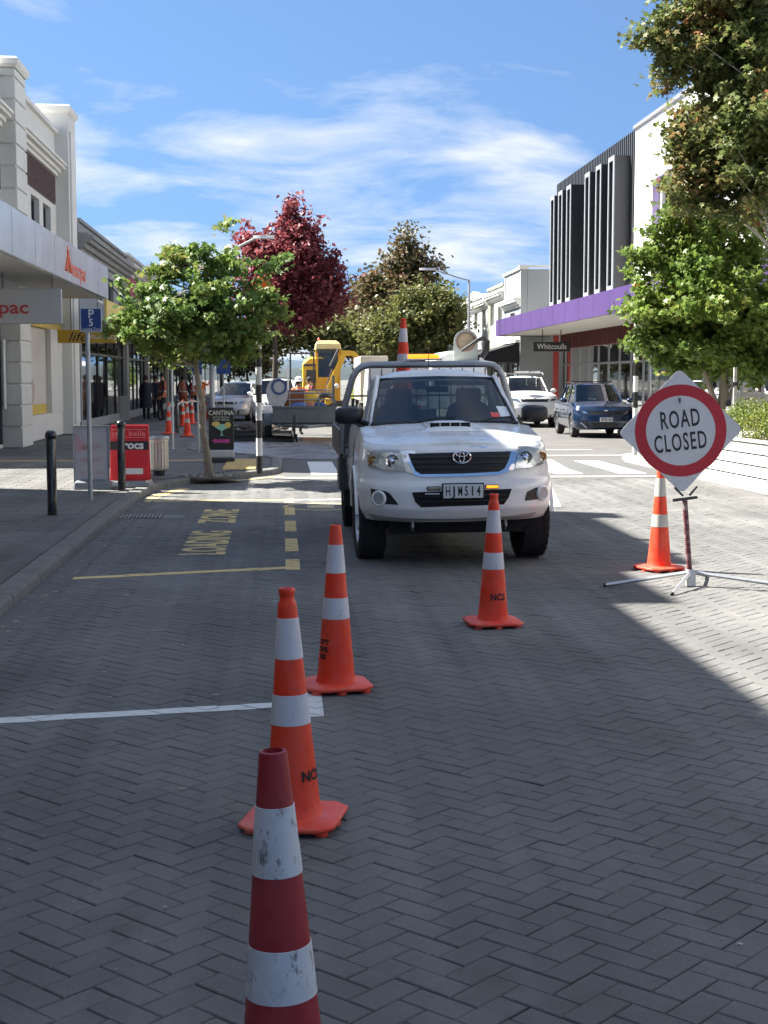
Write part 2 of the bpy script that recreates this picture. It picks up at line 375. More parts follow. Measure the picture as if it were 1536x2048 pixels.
# edging course and footpath pavers
SV, SF = paver_geo(.15, .10, .004, .0022); r2 = random.Random(5)
AV, AF = [], []
def inside_path(x, y, marg=.0):
    # distance left of the kerb line
    for a, b in zip(KL[:-1], KL[1:]):
        if a[1] <= y < b[1]:
            t = (y-a[1])/(b[1]-a[1]); return x < a[0]+(b[0]-a[0])*t-marg
    return False
for yi in range(12, 152):
    y = yi*.2+.1
    for xi in range(-24, 4):
        x = xi*.3+(.15 if yi % 2 else 0)+.05
        xc = x*math.cos(YAW)-y*math.sin(YAW); zc = x*math.sin(YAW)+y*math.cos(YAW)
        if x < -6.2 or abs(xc) > .28*zc+2.4: continue
        x1 = x+.15
        if y < 20.15:
            x1 = min(x1, -2.436)
            if x1-(x-.15) < .05: continue
        elif not inside_path(x1, y, .34) or not inside_path(x1, y+.1, .34): continue
        dz = r2.gauss(0, .0012); ty = r2.gauss(0, .004); tx = r2.gauss(0, .004); b = len(AV)
        AV += [(min(x+vx, x1-(.0022 if vz < -.001 else .0062)), y+vy, FZ+vz+dz+vx*ty+vy*tx) for vx, vy, vz in SV]; AF += [tuple(q+b for q in f) for f in SF]
me = bpy.data.meshes.new('slabs'); me.from_pydata(AV, [], AF); me.materials.append(M_SLAB)
o = bpy.data.objects.new('footpath_paving', me); link(o, fp); o['kind'] = 'stuff'
e_line = offset_line(KL, .205)
mb = MB()
for i in range(10, 40):
    y0 = 1.5+(i-10)*.75
    if y0 > 20.2: break
    q = ob('edging_slab', MB().bx(-2.432, -2.228, y0+.003, y0+.747, -.02, FZ+.001+(i % 3)*.0008), M_SLAB, fp, bevel=.004, seg=1)
# gutter channel
gt_ = ob('gutter', MB().add([(-2.03, -12, .001), (-1.79, -12, .003), (-1.79, 21.2, .003), (-2.03, 21.2, .001)], [(0, 1, 2, 3)]), mat('gutter_concrete', (.115, .115, .112), .85, var=.2, vscale=2, bump=.3, bscale=90, dirt=(.05, .05, .045), dirt_amt=.6)); struct(gt_)

# concrete threshold before the crossing, dark asphalt crossing, wet patch beyond
th = ob('threshold_strip', MB().bx(-.15, 7.3, 24.55, 24.95, -.06, .012), M_CONC, bevel=.006, seg=1); struct(th)
cr = ob('crossing_surface', MB().add([(-.02, 24.95, .004), (7.4, 24.95, .004), (7.4, 30.2, .004), (-.02, 30.2, .004)], [(0, 1, 2, 3)]), mat('crossing_asphalt', (.095, .097, .097), .85, var=.15, vscale=2, bump=.4, bscale=120, dirt=(.14, .135, .125), dirt_amt=.5, dirt_scale=1)); struct(cr)
wet = MB(); wp = [(-.3, 31.2), (.6, 30.6), (1.6, 30.4), (2.2, 31.5), (2.5, 34), (2.2, 37.2), (1.4, 41), (.2, 44), (-1.0, 45.5), (-1.85, 42), (-1.9, 37), (-1.5, 33.4), (-.9, 32.3)]
wet.add([(x, y, .004) for x, y in wp], [tuple(range(len(wp)))])
ob_w = ob('wet_patch', wet, mat('wet_asphalt', (.21, .205, .20), .28, var=.3, vscale=1.2, rvar=.14, dirt=(.22, .20, .17), dirt_amt=.7, dirt_scale=.8)); struct(ob_w)

# painted markings (each its own sheet, 4 mm up)
def clip(poly, a, b, c):
    out = []
    for i in range(len(poly)):
        p, q = poly[i-1], poly[i]; dp, dq = a*p[0]+b*p[1]+c, a*q[0]+b*q[1]+c
        if (dp < 0) != (dq < 0): t = dp/(dp-dq); out.append((p[0]+(q[0]-p[0])*t, p[1]+(q[1]-p[1])*t))
        if dq >= 0: out.append(q)
    return out
def painted(faces, m, name='road_marking'):
    """paint lying on each paver's own top, broken at the joints"""
    mb = MB(); xs = [p[0] for f in faces for p in f]; ys = [p[1] for f in faces for p in f]
    for (x, y, rz, dz) in PAV:
        if not (min(xs)-.12 < x < max(xs)+.12 and min(ys)-.12 < y < max(ys)+.12): continue
        u = (math.cos(rz), math.sin(rz)); v = (-u[1], u[0])
        for f in faces:
            if not (min(p[0] for p in f)-.12 < x < max(p[0] for p in f)+.12 and min(p[1] for p in f)-.12 < y < max(p[1] for p in f)+.12): continue
            q = list(f)
            for (d, h) in ((u, .0985), (v, .0485)):
                for s_ in (1, -1):
                    if len(q) > 2: q = clip(q, -s_*d[0], -s_*d[1], s_*(d[0]*x+d[1]*y)+h)
            if len(q) > 2: mb.add([(p[0], p[1], dz+.0022+.004*abs((p[0]-x)*.1)) for p in q], [tuple(range(len(q)))])
    o = struct(ob(name, mb, m)); return o
def mark(poly, m, name='road_marking', z=.0045):
    if max(p[1] for p in poly) < 24.4 and min(p[0] for p in poly) > -1.95: return painted([poly], m, name)
    return struct(ob(name, MB().add([(x, y, z) for x, y in poly], [tuple(range(len(poly)))]), m))
def rect(x0, x1, y0, y1): return [(x0, y0), (x1, y0), (x1, y1), (x0, y1)]
def pxpoly(pts): return [tuple(onZ(*p).xy) for p in pts]
mark([(-1.79, 12.36), (.02, 12.92), (.02, 13.08), (-1.79, 12.51)], M_YEL)
mark([(-1.90, 20.18), (.02, 20.28), (.02, 20.44), (-1.90, 20.34)], M_YEL)
for (a, b) in ((1140, 1119), (1103, 1077), (1063, 1042), (1030, 1014.5), (1005, 998)):
    y0 = onZ(577, a).y; y1 = onZ(577, b).y; mark(rect(.02, .15, y0, y1), M_YEL)
mark(rect(.155, 2.2, 20.32, 20.44), M_WHT)
mb = MB(); put_text(mb, 'LOADING', lambda x, y, d: (-.765-y, 15.15+x, .0045), size=.60, xs=.83, bold=.018, extrude=0)
painted([[mb.v[i][:2] for i in f] for f in mb.f], M_YEL, 'road_lettering')
mb = MB(); put_text(mb, 'ZONE', lambda x, y, d: (-.765-y, 18.05+x, .0045), size=.60, xs=1.08, bold=.018, extrude=0)
painted([[mb.v[i][:2] for i in f] for f in mb.f], M_YEL, 'road_lettering')
# painted ring round a utility cover
cx, cy = .50, 19.25; nn = 40; ro, ri = .50, .44
mb = MB(); mb.loft([[(cx+r*math.cos(2*math.pi*k/nn), cy+r*1.05*math.sin(2*math.pi*k/nn), .005) for k in range(nn)] for r in (ro, ri)], True, False)
painted([[mb.v[i][:2] for i in f] for f in mb.f], M_YEL)
mc = thing('utility_cover', 'rectangular metal utility cover inside a yellow painted ring', 'manhole cover', (cx, cy, 0))
ob('frame', MB().bx(-.18, .18, -.22, .22, -.02, .003), mat('cast_iron_pale', (.33, .31, .26), .6, .2, var=.2), mc, bevel=.003, seg=1)
ob('lid', MB().bx(-.14, .14, -.17, .17, -.02, .007), mat('cover_yellow', (.50, .40, .20), .7, var=.2), mc, bevel=.003, seg=1)
# white parking lines near the camera
mark([(-1.79, 7.09), (.09, 7.43), (.09, 7.55), (-1.79, 7.22)], M_WHT)
mark([(.09, 7.20), (.20, 7.20), (.20, 7.76), (.09, 7.76)], M_WHT)
# zebra bars, arrows and lane lines
for x0 in (.50, 1.6, 2.7, 3.8, 4.85, 6.0): mark(rect(x0, x0+.5, 25.5, 29.6), M_WHT, z=.0085)
for (y, x0, x1) in ((34.2, 3.2, 7.4), (31.6, 5.2, 8.4)): mark(rect(x0, x1, y, y+.22), M_WHT)
mark(pxpoly([(1085, 966), (1100, 966), (1122, 1013), (1100, 1013)]), M_WHT)
mark(pxpoly([(1085, 918), (1105, 921), (1150, 946), (1120, 946)]), M_WHT, z=.009)
mark(rect(2.62, 2.74, 46, 62), M_WHT); mark(rect(2.62, 2.74, 70, 90), M_WHT)
mark(pxpoly([(285, 1005), (300, 991), (345, 984), (330, 990), (300, 1005)]), M_YEL, z=.006)
mark([(-1.92, 21.15), (-1.72, 21.2), (-1.42, 22.5), (-1.62, 22.6)], M_YEL)
for (a, b) in (((-1.05, 24.0), (-.1, 25.3)), ):
    mark([(a[0], a[1]), (a[0]+.14, a[1]-.02), (b[0]+.14, b[1]-.02), (b[0], b[1])], M_YEL)
st_y = ob('paving_band', MB().bx(-6.0, -.65, 28.55, 29.05, FZ-.02, FZ+.004), mat('ochre_paver', (.34, .25, .13), .85, var=.2, vscale=8)); struct(st_y)

# right build-out footpath with kerb
KR = [(7.15, -12), (7.10, 20), (7.02, 26), (6.98, 29.2), (7.2, 30.4), (7.9, 31.4), (9.2, 32.6), (10.2, 33.6), (10.5, 35), (10.5, 260)]
mb = MB(); outr = [(x+.15, y) for x, y in KR]
mb.add([(x, y, .10) for x, y in outr]+[(60, 260, .10), (60, -12, .10)], [tuple(range(len(outr)+2))])
fr_ = ob('footpath', mb, mat('footpath_concrete', (.24, .235, .22), .85, var=.12, vscale=2, bump=.3, bscale=90, dirt=(.13, .125, .115), dirt_amt=.5)); struct(fr_)
def kerb_right(line, parent):
    pts = [Vector((*p, 0)) for p in line]
    acc = []
    for a, b in zip(pts[:-1], pts[1:]):
        L_ = (b-a).length; k = max(1, int(L_/1.0)); acc += [a.lerp(b, i/k) for i in range(k)]
    for i in range(len(acc)-1):
        if not (14 < acc[i].y < 75): continue
        a, b = acc[i], acc[i+1]; t = (b-a).normalized(); nn = Vector((t.y, -t.x, 0)); a = a+t*.004; b = b-t*.004
        rows = [[p+Vector((0, 0, -.05)), p+Vector((0, 0, .08)), p+nn*.025+Vector((0, 0, .104)), p+nn*.16+Vector((0, 0, .104)), p+nn*.16+Vector((0, 0, -.05))] for p in (a, b)]
        ob('kerb_stone', MB().loft(rows), M_CONC, parent, smooth=40)
kerb_right(KR, fr_)

# tactile ground indicator on the nose
tp = thing('tactile_pad', 'yellow ribbed tactile paving pad beside black and white pole', 'tactile paving', (-.78, 27.3, FZ))
M_TAC = mat('tactile_yellow', (.56, .40, .15), .8, var=.15, vscale=6, dirt=(.3, .24, .12), dirt_amt=.5)
for ix in range(2):
    for iy in range(8):
        sl = ob('slab', MB().bx(-.30+ix*.30+.003, ix*.30-.003, -1.5+iy*.4+.003, -1.1+iy*.4-.003, -.03, .012), M_TAC, tp, bevel=.003, seg=1)
        rb = MB()
        for k in range(6): rb.bx(-.29+ix*.3+k*.05, -.262+ix*.3+k*.05, -1.48+iy*.4, -1.12+iy*.4, .010, .018)
        ob('rib', rb, M_TAC, sl)
# drain grate in the gutter beside the kerb
dg = thing('drain_grate', 'slotted iron drain grate set in the gutter by the kerb', 'drain', (-1.62, 17.95, .0))
M_IRON = mat('cast_iron', (.10, .10, .10), .55, .6, var=.2)
ob('frame', MB().bx(-.42, .40, -.24, .24, -.03, .004), mat('drain_frame', (.16, .16, .155), .6, .3, var=.15), dg)
ob('sump', MB().bx(-.38, .14, -.20, .20, -.03, .006), mat('black_void', (.006, .006, .006), .9, var=0), dg)
for k in range(11):
    x = -.37+k*.047; ob('bar', MB().loft([[(x+s, y, z) for y, z in ((-.2, .0), (.2, .0), (.2, .013), (-.2, .013))] for s in (0, .020)]), mat('grate_steel', (.33, .33, .32), .45, .7, var=.15), dg, rz=0)
# ------------------------------------------------------------------ vehicles
def lerp_pts(pts, y):
    if y <= pts[0][0]: return pts[0][1]
    for a, b in zip(pts[:-1], pts[1:]):
        if y <= b[0]: return a[1]+(b[1]-a[1])*(y-a[0])/(b[0]-a[0])
    return pts[-1][1]
class Shell:
    """car body skin: rows over height, superellipse nose and tail in plan, arches cut for the wheels"""
    def __init__(s, hw, yf, yr, cf, cr, ztop, zbot, rows, nf=2.6, nr=3.0):
        s.hw, s.yf, s.yr, s.cf, s.cr, s.ztop, s.zbot, s.rows, s.nf, s.nr = hw, yf, yr, cf, cr, ztop, zbot, rows, nf, nr
    def rowat(s, t):
        r = s.rows; t = min(max(t, r[0][0]), r[-1][0])
        for a, b in zip(r[:-1], r[1:]):
            if t <= b[0]: k = (t-a[0])/(b[0]-a[0]); k = k*k*(3-2*k)*.5+k*.5; return tuple(a[i]+(b[i]-a[i])*k for i in range(1, 4))
        return r[-1][1:]
    def half(s, t, na=14, ns=60, nb=8):
        wf, df, dr = s.rowat(t); w = s.hw*wf; pts = []
        for i in range(na):
            a = math.pi/2*i/na; pts.append((w*math.sin(a)**(2/s.nf), s.yf+df+s.cf-s.cf*math.cos(a)**(2/s.nf)))
        y0, y1 = s.yf+df+s.cf, s.yr+dr-s.cr
        for i in range(ns+1): pts.append((w, y0+(y1-y0)*i/ns))
        if s.cr > 0:
            for i in range(1, nb+1):
                a = math.pi/2*(1-i/nb); pts.append((w*max(math.sin(a), 0)**(2/s.nr), y1+s.cr*max(math.cos(a), 0)**(2/s.nr)))
        zt = [lerp_pts(s.ztop, y) for _, y in pts]; zb = [lerp_pts(s.zbot, y) for _, y in pts]
        return [Vector((x, y, b+(a-b)*t)) for (x, y), a, b in zip(pts, zt, zb)]
    def front(s, x, z):
        """y of the nose skin at (x,z)"""
        zt, zb = lerp_pts(s.ztop, s.yf), lerp_pts(s.zbot, s.yf); t = (z-zb)/(zt-zb)
        wf, df, dr = s.rowat(t); q = min(abs(x/(s.hw*wf)), .9995)
        return s.yf+df+s.cf-s.cf*(1-q**s.nf)**(1/s.nf)
    def skin(s, wheels=(), nrow=22):
        H = [s.half(i/nrow) for i in range(nrow+1)]; n = len(H[0]); V = []; full = []
        for h in H:
            row = [Vector((-p.x, p.y, p.z)) for p in reversed(h[1:])]+list(h)
            full.append(row)
        m = len(full[0]); closed = s.cr > 0
        verts = [p.copy() for r in full for p in r]; faces = []
        for i in range(nrow):
            for j in range(m if closed else m-1):
                a = i*m+j; b = i*m+(j+1) % m; faces.append((a, b, b+m, a+m))
        keep, cut = [], set()
        for f in faces:
            c = sum((verts[k] for k in f), Vector())/4; gone = False
            for (wy, wz, wr) in wheels:
                if math.hypot(c.y-wy, c.z-wz) < wr and abs(c.x) > s.hw*.72: gone = True; cut.update((k, (wy, wz, wr)) for k in f)
            if not gone: keep.append(f)
        used = set(k for f in keep for k in f)
        for k, (wy, wz, wr) in cut:
            if k in used:
                d = Vector((verts[k].y-wy, verts[k].z-wz))
                if d.length > 1e-6: d = d.normalized()*wr; verts[k].y, verts[k].z = wy+d.x, wz+d.y
        mb = MB(); mb.add(verts, keep); return mb, H[-1]
    def deck(s, top, crown, sel, inset=0.0, dz=0.0, m=10):
        """surface between the two shoulder lines where sel(y) holds"""
        rows = []
        for p in top:
            if not sel(p.y): continue
            c = crown(p.y); w = max(p.x-inset, 0.001)
            rows.append([Vector((w*(2*k/m-1), p.y, p.z+dz+c*(1-abs(2*k/m-1)**2.4))) for k in range(m+1)])
        return MB().grid(rows)
def patch(poly, fn, off=.004, depth=.02, cuts=3):
    """polygon in (u,v) laid on a curved skin: fn(u,v,off)->xyz, with a turned-in edge"""
    bm = bmesh.new(); vs = [bm.verts.new((u, v, 0)) for u, v in poly]; f = bm.faces.new(vs)
    bmesh.ops.triangulate(bm, faces=[f])
    for _ in range(1): bmesh.ops.subdivide_edges(bm, edges=bm.edges[:], cuts=cuts, use_grid_fill=True)
    bm.verts.ensure_lookup_table(); mb = MB(); idx = {v: i for i, v in enumerate(bm.verts)}
    P = [fn(v.co.x, v.co.y, off) for v in bm.verts]; mb.add(P, [tuple(idx[v] for v in q.verts) for q in bm.faces])
    be = [e for e in bm.edges if len(e.link_faces) == 1]; base = len(mb.v); bi = {}
    for e in be:
        for v in e.verts:
            if v not in bi: bi[v] = len(mb.v); mb.v.append(tuple(fn(v.co.x, v.co.y, off-depth)))
    for e in be: a, b = e.verts; mb.f.append((idx[a], idx[b], bi[b], bi[a])); mb.mi.append(mb.cur)
    bm.free(); return mb
M_TYRE = mat('tyre_rubber', (.018, .018, .019), .85, var=.25, vscale=20, dirt=(.06, .055, .05), dirt_amt=.35, dirt_scale=8)
M_RIM = mat('alloy_rim', (.45, .46, .47), .35, .85, var=.1)
M_BLK = mat('black_plastic', (.016, .017, .018), .45, var=.2, vscale=15)
M_DARK = mat('dark_underbody', (.008, .008, .009), .9, var=.2)
M_CHROME = mat('chrome_trim', (.75, .77, .80), .08, 1.0, var=.03, rvar=.03)
M_WPAINT = mat('white_car_paint', (.80, .80, .79), .28, 0, var=.025, vscale=2, coat=.6, dirt=(.55, .53, .48), dirt_amt=.35, dirt_scale=2.5)
M_LENS = glass('lamp_lens', (.93, .95, .96), .03)
M_REFL = mat('lamp_reflector', (.62, .64, .66), .18, .9, var=.25, vscale=14)
M_GLASS = glass('car_glass', (.32, .37, .36))
M_GLASSD = glass('car_glass_dark', (.10, .12, .13))
M_SEAT = mat('seat_cloth', (.03, .031, .034), .9, var=.2, vscale=30)
M_INT = mat('cab_interior', (.02, .021, .023), .85, var=.15)
M_AMBER = mat('amber_beacon_lit', (.9, .25, .02), .3, var=0, emit=.55, emit_col=(1.0, .24, .012))
M_PLATE = mat('number_plate', (.62, .63, .62), .45, var=.05)
M_BLACKP = mat('black_paint', (.012, .012, .013), .4, var=.1)

def wheel(parent, x, y, r, w, side, blocks=0, rim=M_RIM, n=36, spokes=6, yaw=0):
    """side -1: outer face towards -x"""
    M = Matrix.Translation((x, y, r)) @ Matrix.Rotation(yaw, 4, 'Z') @ Matrix.Rotation(R(90)*side, 4, 'Y')
    h = w/2; prof = [(r*.62, -h*.80), (r*.66, -h*.95), (r*.80, -h), (r*.93, -h*.95), (r*.985, -h*.78), (r*.99, -h*.3), (r*.99, h*.3), (r*.985, h*.78), (r*.93, h*.95), (r*.80, h), (r*.66, h*.95), (r*.62, h*.80)]
    mb = MB().lathe(prof, n, M=M, cap=False)
    if blocks:
        for k in range(blocks):
            for row in range(4):
                a = 2*math.pi*(k+(row % 2)*.5)/blocks; da = 2*math.pi/blocks*.33; z0 = -h*.92+row*h*.48; z1 = z0+h*.36
                vs = []
                for rr in (r*.975, r*1.004):
                    for (aa, z) in ((a-da, z0), (a+da, z0), (a+da, z1), (a-da, z1)): vs.append(M @ Vector((rr*math.cos(aa), rr*math.sin(aa), z)))
                mb.add(vs, [(4, 5, 6, 7), (0, 1, 5, 4), (1, 2, 6, 5), (2, 3, 7, 6), (3, 0, 4, 7)])
    t = ob('wheel', mb, M_TYRE, parent, smooth=40)
    rb = MB().lathe([(r*.63, h*.84), (r*.60, h*.84), (r*.57, h*.5), (r*.56, h*.2), (.001, h*.2)], n, M=M, cap=False)
    rb.lathe([(.001, h*.62), (r*.12, h*.62), (r*.14, h*.3)], 16, M=M, cap=False)
    for k in range(spokes):
        a = 2*math.pi*k/spokes; c, s_ = math.cos(a), math.sin(a); q = []
        for rr, ww, zz in ((r*.1, r*.075, h*.52), (r*.59, r*.055, h*.72)):
            for d, z in ((-ww, zz-.02), (ww, zz-.02), (ww*.7, zz), (-ww*.7, zz)): q.append(M @ Vector((rr*c-d*s_, rr*s_+d*c, z)))
        rb.loft([q[:4], q[4:]])
    ob('rim', rb, rim, t, smooth=40); return t

def quadgrid(a, b, c, d, bow, nu=8, nv=6, nrm=None):
    """bilinear patch a-b (bottom) d-c (top), bowed along nrm in the middle"""
    a, b, c, d = map(Vector, (a, b, c, d)); nrm = Vector(nrm) if nrm else (b-a).cross(d-a).normalized(); rows = []
    for j in range(nv+1):
        v = j/nv; l = a.lerp(d, v); r = b.lerp(c, v)
        rows.append([l.lerp(r, i/nu)+nrm*bow*(1-(2*i/nu-1)**2) for i in range(nu+1)])
    return MB().grid(rows)
def _pillar(mb, a, b, w, d, out):
    a, b, out = Vector(a), Vector(b), Vector(out); t = (b-a).normalized(); s_ = t.cross(out).normalized(); o = s_.cross(t)
    rings = [[p+s_*w/2*u+o*d/2*v for u, v in ((-1, -.6), (-.6, -1), (.6, -1), (1, -.6), (1, .6), (.6, 1), (-.6, 1), (-1, .6))] for p in (a, b)]
    return mb.loft(rings)
def greenhouse(root, paint, gl, gls, cow, wt, rt, rb, belt, zr, roofcrown=.05, bp=(), pw=.075):
    """cow,wt,rt,rb: (half width, y, z) of cowl, screen top, roof rear, rear screen foot"""
    A, B, C, D = cow, wt, rt, rb
    roof = []
    for i in range(13):
        v = i/12; y = B[1]+(C[1]-B[1])*v; w = B[0]+(C[0]-B[0])*v; z = B[2]+(C[2]-B[2])*v; w += .012
        up = (zr-(B[2]+C[2])/2)*(1-(2*v-1)**4)
        roof.append([Vector((w*(2*k/14-1), y, z+up*(1-abs(2*k/14-1)**4)+roofcrown*(1-(2*k/14-1)**2)*(1-.5*(2*v-1)**6))) for k in range(15)])
    rfm = MB().grid(roof)
    low = [[p-Vector((0, 0, .045)) for p in r] for r in roof]; rfm.grid([list(reversed(r)) for r in low])
    edge_t = roof[0]+[r[-1] for r in roof[1:]]+list(reversed(roof[-1]))[1:]+[r[0] for r in reversed(roof[1:-1])]
    edge_b = [p-Vector((0, 0, .045)) for p in edge_t]; rfm.loft([edge_t, edge_b], True, False)
    rf = ob('roof', rfm, paint, root, smooth=50)
    def pillar(_, *a):
        return ob('pillar', _pillar(MB(), *a), paint, root, smooth=40)
    pb = None
    for s_ in (-1, 1):
        pillar(pb, (s_*A[0], A[1], A[2]-.03), (s_*B[0], B[1], B[2]), pw, .05, (s_, -.3, 0))
        pillar(pb, (s_*D[0], D[1], D[2]-.03), (s_*C[0], C[1], C[2]), pw*1.3, .05, (s_, .3, 0))
        for (yb, yt) in bp:
            k = (yt-B[1])/max(C[1]-B[1], .01); pillar(pb, (s_*(A[0]+(D[0]-A[0])*(yb-A[1])/(D[1]-A[1])), yb, lerp_pts(belt, yb)-.02), (s_*(B[0]+(C[0]-B[0])*k), yt, B[2]+(C[2]-B[2])*k), .06, .04, (s_, 0, 0))
    ws = ob('windscreen', quadgrid((-A[0], A[1], A[2]), (A[0], A[1], A[2]), (B[0], B[1], B[2]), (-B[0], B[1], B[2]), .07, nrm=(0, -1, .3)), gl, root, smooth=60)
    ob('rear_window', quadgrid((D[0], D[1], D[2]), (-D[0], D[1], D[2]), (-C[0], C[1], C[2]), (C[0], C[1], C[2]), .03, nrm=(0, 1, .2)), gl, root, smooth=60)
    for s_ in (-1, 1):
        ob('side_window', MB().add([(s_*(A[0]+.0), A[1]+.06, lerp_pts(belt, A[1])+.0), (s_*D[0], D[1]-.03, lerp_pts(belt, D[1])), (s_*(C[0]-.004), C[1]-.02, C[2]-.03), (s_*(B[0]-.004), B[1]+.03, B[2]-.03)], [(0, 1, 2, 3)]), gls, root)
    return ws, rf

# ---- the white ute
UTE = Vector((1.585, 13.70, 0)); U_ROLL = R(-0.55)
ute = thing('utility_truck', 'white single cab utility truck with amber beacon and bonnet scoop', 'ute', UTE)
ute.rotation_euler = (0, U_ROLL, 0)
sh = Shell(.895, -.86, 1.78, .52, 0.0, [(-.86, 1.09), (-.6, 1.11), (0, 1.18), (.36, 1.235), (1.78, 1.235)], [(-.9, .425), (-.45, .425), (-.2, .44), (1.78, .44)],
           [(0, .93, .06, 0), (.05, .955, .01, 0), (.18, .985, -.035, 0), (.42, 1.0, -.04, 0), (.50, 1.0, -.025, 0), (.55, .992, .0, 0), (.75, .98, .03, 0), (.93, .955, .07, 0), (1.0, .925, .13, 0)], nf=2.7)
skin, top = sh.skin([(0, .40, .47)], nrow=30)
ob('body', skin, M_WPAINT, ute, smooth=45)
bonnet = ob('bonnet', sh.deck(top, lambda y: .035+.02*min(1, max(0, (y+.75)/.6)), lambda y: y <= .42, m=16), M_WPAINT, ute, smooth=50)
ob('interior_floor', sh.deck(top, lambda y: .0, lambda y: y >= .36, inset=.03, dz=-.05), M_INT, ute)
ob('dashboard', MB().loft([[(x, .33, 1.20), (x, .36, 1.27), (x, .55, 1.30), (x, .85, 1.27), (x, .9, 1.18)] for x in (-.66, .66)]), M_INT, ute, smooth=60)
ws, rf = greenhouse(ute, M_WPAINT, M_GLASS, M_GLASSD, (.715, .37, 1.265), (.60, 1.12, 1.705), (.60, 1.70, 1.70), (.70, 1.76, 1.25), sh.ztop, 1.765, .03, bp=((1.18, 1.22),))
ob('screen_seal', MB().tube([(-.72, .355, 1.262), (-.4, .30, 1.272), (0, .285, 1.278), (.4, .30, 1.272), (.72, .355, 1.262)], .018, 6), M_BLK, ws)
for s_ in (-1, 1): ob('screen_seal', MB().tube([(s_*.695, .355, 1.27), (s_*.585, 1.09, 1.695)], .016, 6), M_BLK, ws)
ob('screen_seal', MB().tube([(-.585, 1.09, 1.695), (0, 1.045, 1.712), (.585, 1.09, 1.695)], .016, 6), M_BLK, ws)
for (x0, x1, y0) in ((-.35, .10, .30), (.28, .66, .30)): ob('wiper', MB().tube([(x0, .27, 1.268), ((x0+x1)/2, .30, 1.312), (x1, .34, 1.325)], .009, 6), M_BLK, ws)
FR = lambda x, z, o=0.0: Vector((x, sh.front(x, z)-o, z))
def Zp(zx, zy): return (640+zx/3.072, 620+zy/3.072)
def UL(zx, zy, it=3):
    """zoomed pixel -> (x,z) on the ute's nose skin"""
    px, py = Zp(zx, zy); y = -.8
    for _ in range(it):
        p = onY(px, py, UTE.y+y)-UTE; ca, sa = math.cos(U_ROLL), math.sin(U_ROLL)
        lx = p.x*ca-p.z*sa; lz = p.x*sa+p.z*ca; x, z = max(-.86, min(.86, lx)), lz; y = sh.front(x, z)
    return (x, z)
def upatch(name, zpts, m, off, parent=None, depth=.03, cuts=3): return ob(name, patch([UL(*p) for p in zpts], FR, off, depth, cuts), m, parent or ute, smooth=50)
# headlamps: reflector bowl under a clear lens
for side, pts in ((-1, [(283, 846), (485, 858), (505, 900), (525, 990), (400, 982), (345, 968), (300, 958), (290, 905)]), (1, [(1210, 836), (1384, 822), (1391, 870), (1386, 936), (1300, 966), (1198, 972), (1206, 900)])):
    P = [UL(*p) for p in pts]
    hl = ob('headlight', patch(P, FR, .006, .03), M_REFL, ute, smooth=50)
    cx = sum(p[0] for p in P)/len(P); cz = sum(p[1] for p in P)/len(P); c2 = cx-side*.07
    for (bx_, r_) in ((c2, .062), (cx+side*.10, .045)):
        yb = sh.front(bx_, cz)
        Mx = Matrix.Translation((bx_, yb-.012, cz)) @ Matrix.Rotation(R(90), 4, 'X')
        ob('bulb_bowl', MB().lathe([(r_, .0), (r_*.95, .012), (r_*.7, .004), (r_*.35, -.004), (r_*.3, .02), (.001, .022)], 20, M=Mx, cap=False), M_CHROME if r_ > .05 else mat('amber_indicator', (.55, .30, .10), .3, .2, var=.1), hl, smooth=40)
    bez = [(cx+(p[0]-cx)*1.03, cz+(p[1]-cz)*1.05) for p in P]
    ob('bezel', patch(bez, FR, .003, .03), M_BLK, hl, smooth=50)
    ob('lens', patch(P, FR, .030, .028), M_LENS, hl, smooth=50)
ch = upatch('grille_surround', [(488, 862), (600, 852), (700, 846), (850, 840), (1000, 834), (1100, 834), (1212, 840), (1204, 905), (1194, 976), (1130, 1002), (1090, 1012), (860, 1022), (620, 1026), (560, 1004), (525, 990), (505, 905)], M_CHROME, .010)
gr = upatch('grille', [(540, 882), (700, 878), (868, 874), (1020, 871), (1172, 868), (1160, 915), (1135, 972), (1100, 992), (868, 1004), (620, 1008), (585, 988), (560, 935)], mat('grille_black', (.012, .011, .011), .5, var=.2), .014)
for (ya, xa, xb) in ((903, 553, 1163), (938, 566, 1150), (972, 582, 1133)):
    pts = [(xa+(xb-xa)*k/14, ya-(xa+(xb-xa)*k/14-850)*.02+(0 if k in (0, 14) else 0)) for k in range(15)]
    rows = []
    for p in pts:
        x, z = UL(*p); y = sh.front(x, z); rows.append([(x, y-.014, z-.013), (x, y-.030, z-.008), (x, y-.032, z+.004), (x, y-.014, z+.010)])
    ob('slat', MB().loft(rows), mat('grille_slat', (.05, .045, .043), .35, .3, var=.15), gr, smooth=40)
def ring(rx, rz, c, w=.008, tilt=0, n=36, y0=0.0):
    pts = [(c[0]+rx*math.cos(2*math.pi*k/n), c[1]-.002*0+y0, c[2]+rz*math.sin(2*math.pi*k/n)) for k in range(n+1)]
    return pts
ex, ez = UL(868, 903); ey = sh.front(ex, ez)-.045
em = MB()
for (rx, rz, dx, dz, w) in ((.079, .054, 0, 0, .0085), (.022, .047, 0, 0, .006), (.052, .020, 0, .026, .006)): em.tube(ring(rx, rz, (ex+dx, ey, ez+dz)), w, 6, False)
ob('emblem', em, M_CHROME, gr, smooth=60)
P = [UL(*p) for p in ((752, 1076), (995, 1062), (997, 1145), (757, 1158))]
pc = (sum(p[0] for p in P)/4, sum(p[1] for p in P)/4); py_ = sh.front(*pc)-.05
pl = ob('number_plate', MB().bx(pc[0]-.178, pc[0]+.178, py_, py_+.012, pc[1]-.061, pc[1]+.061), M_PLATE, ute, bevel=.004)
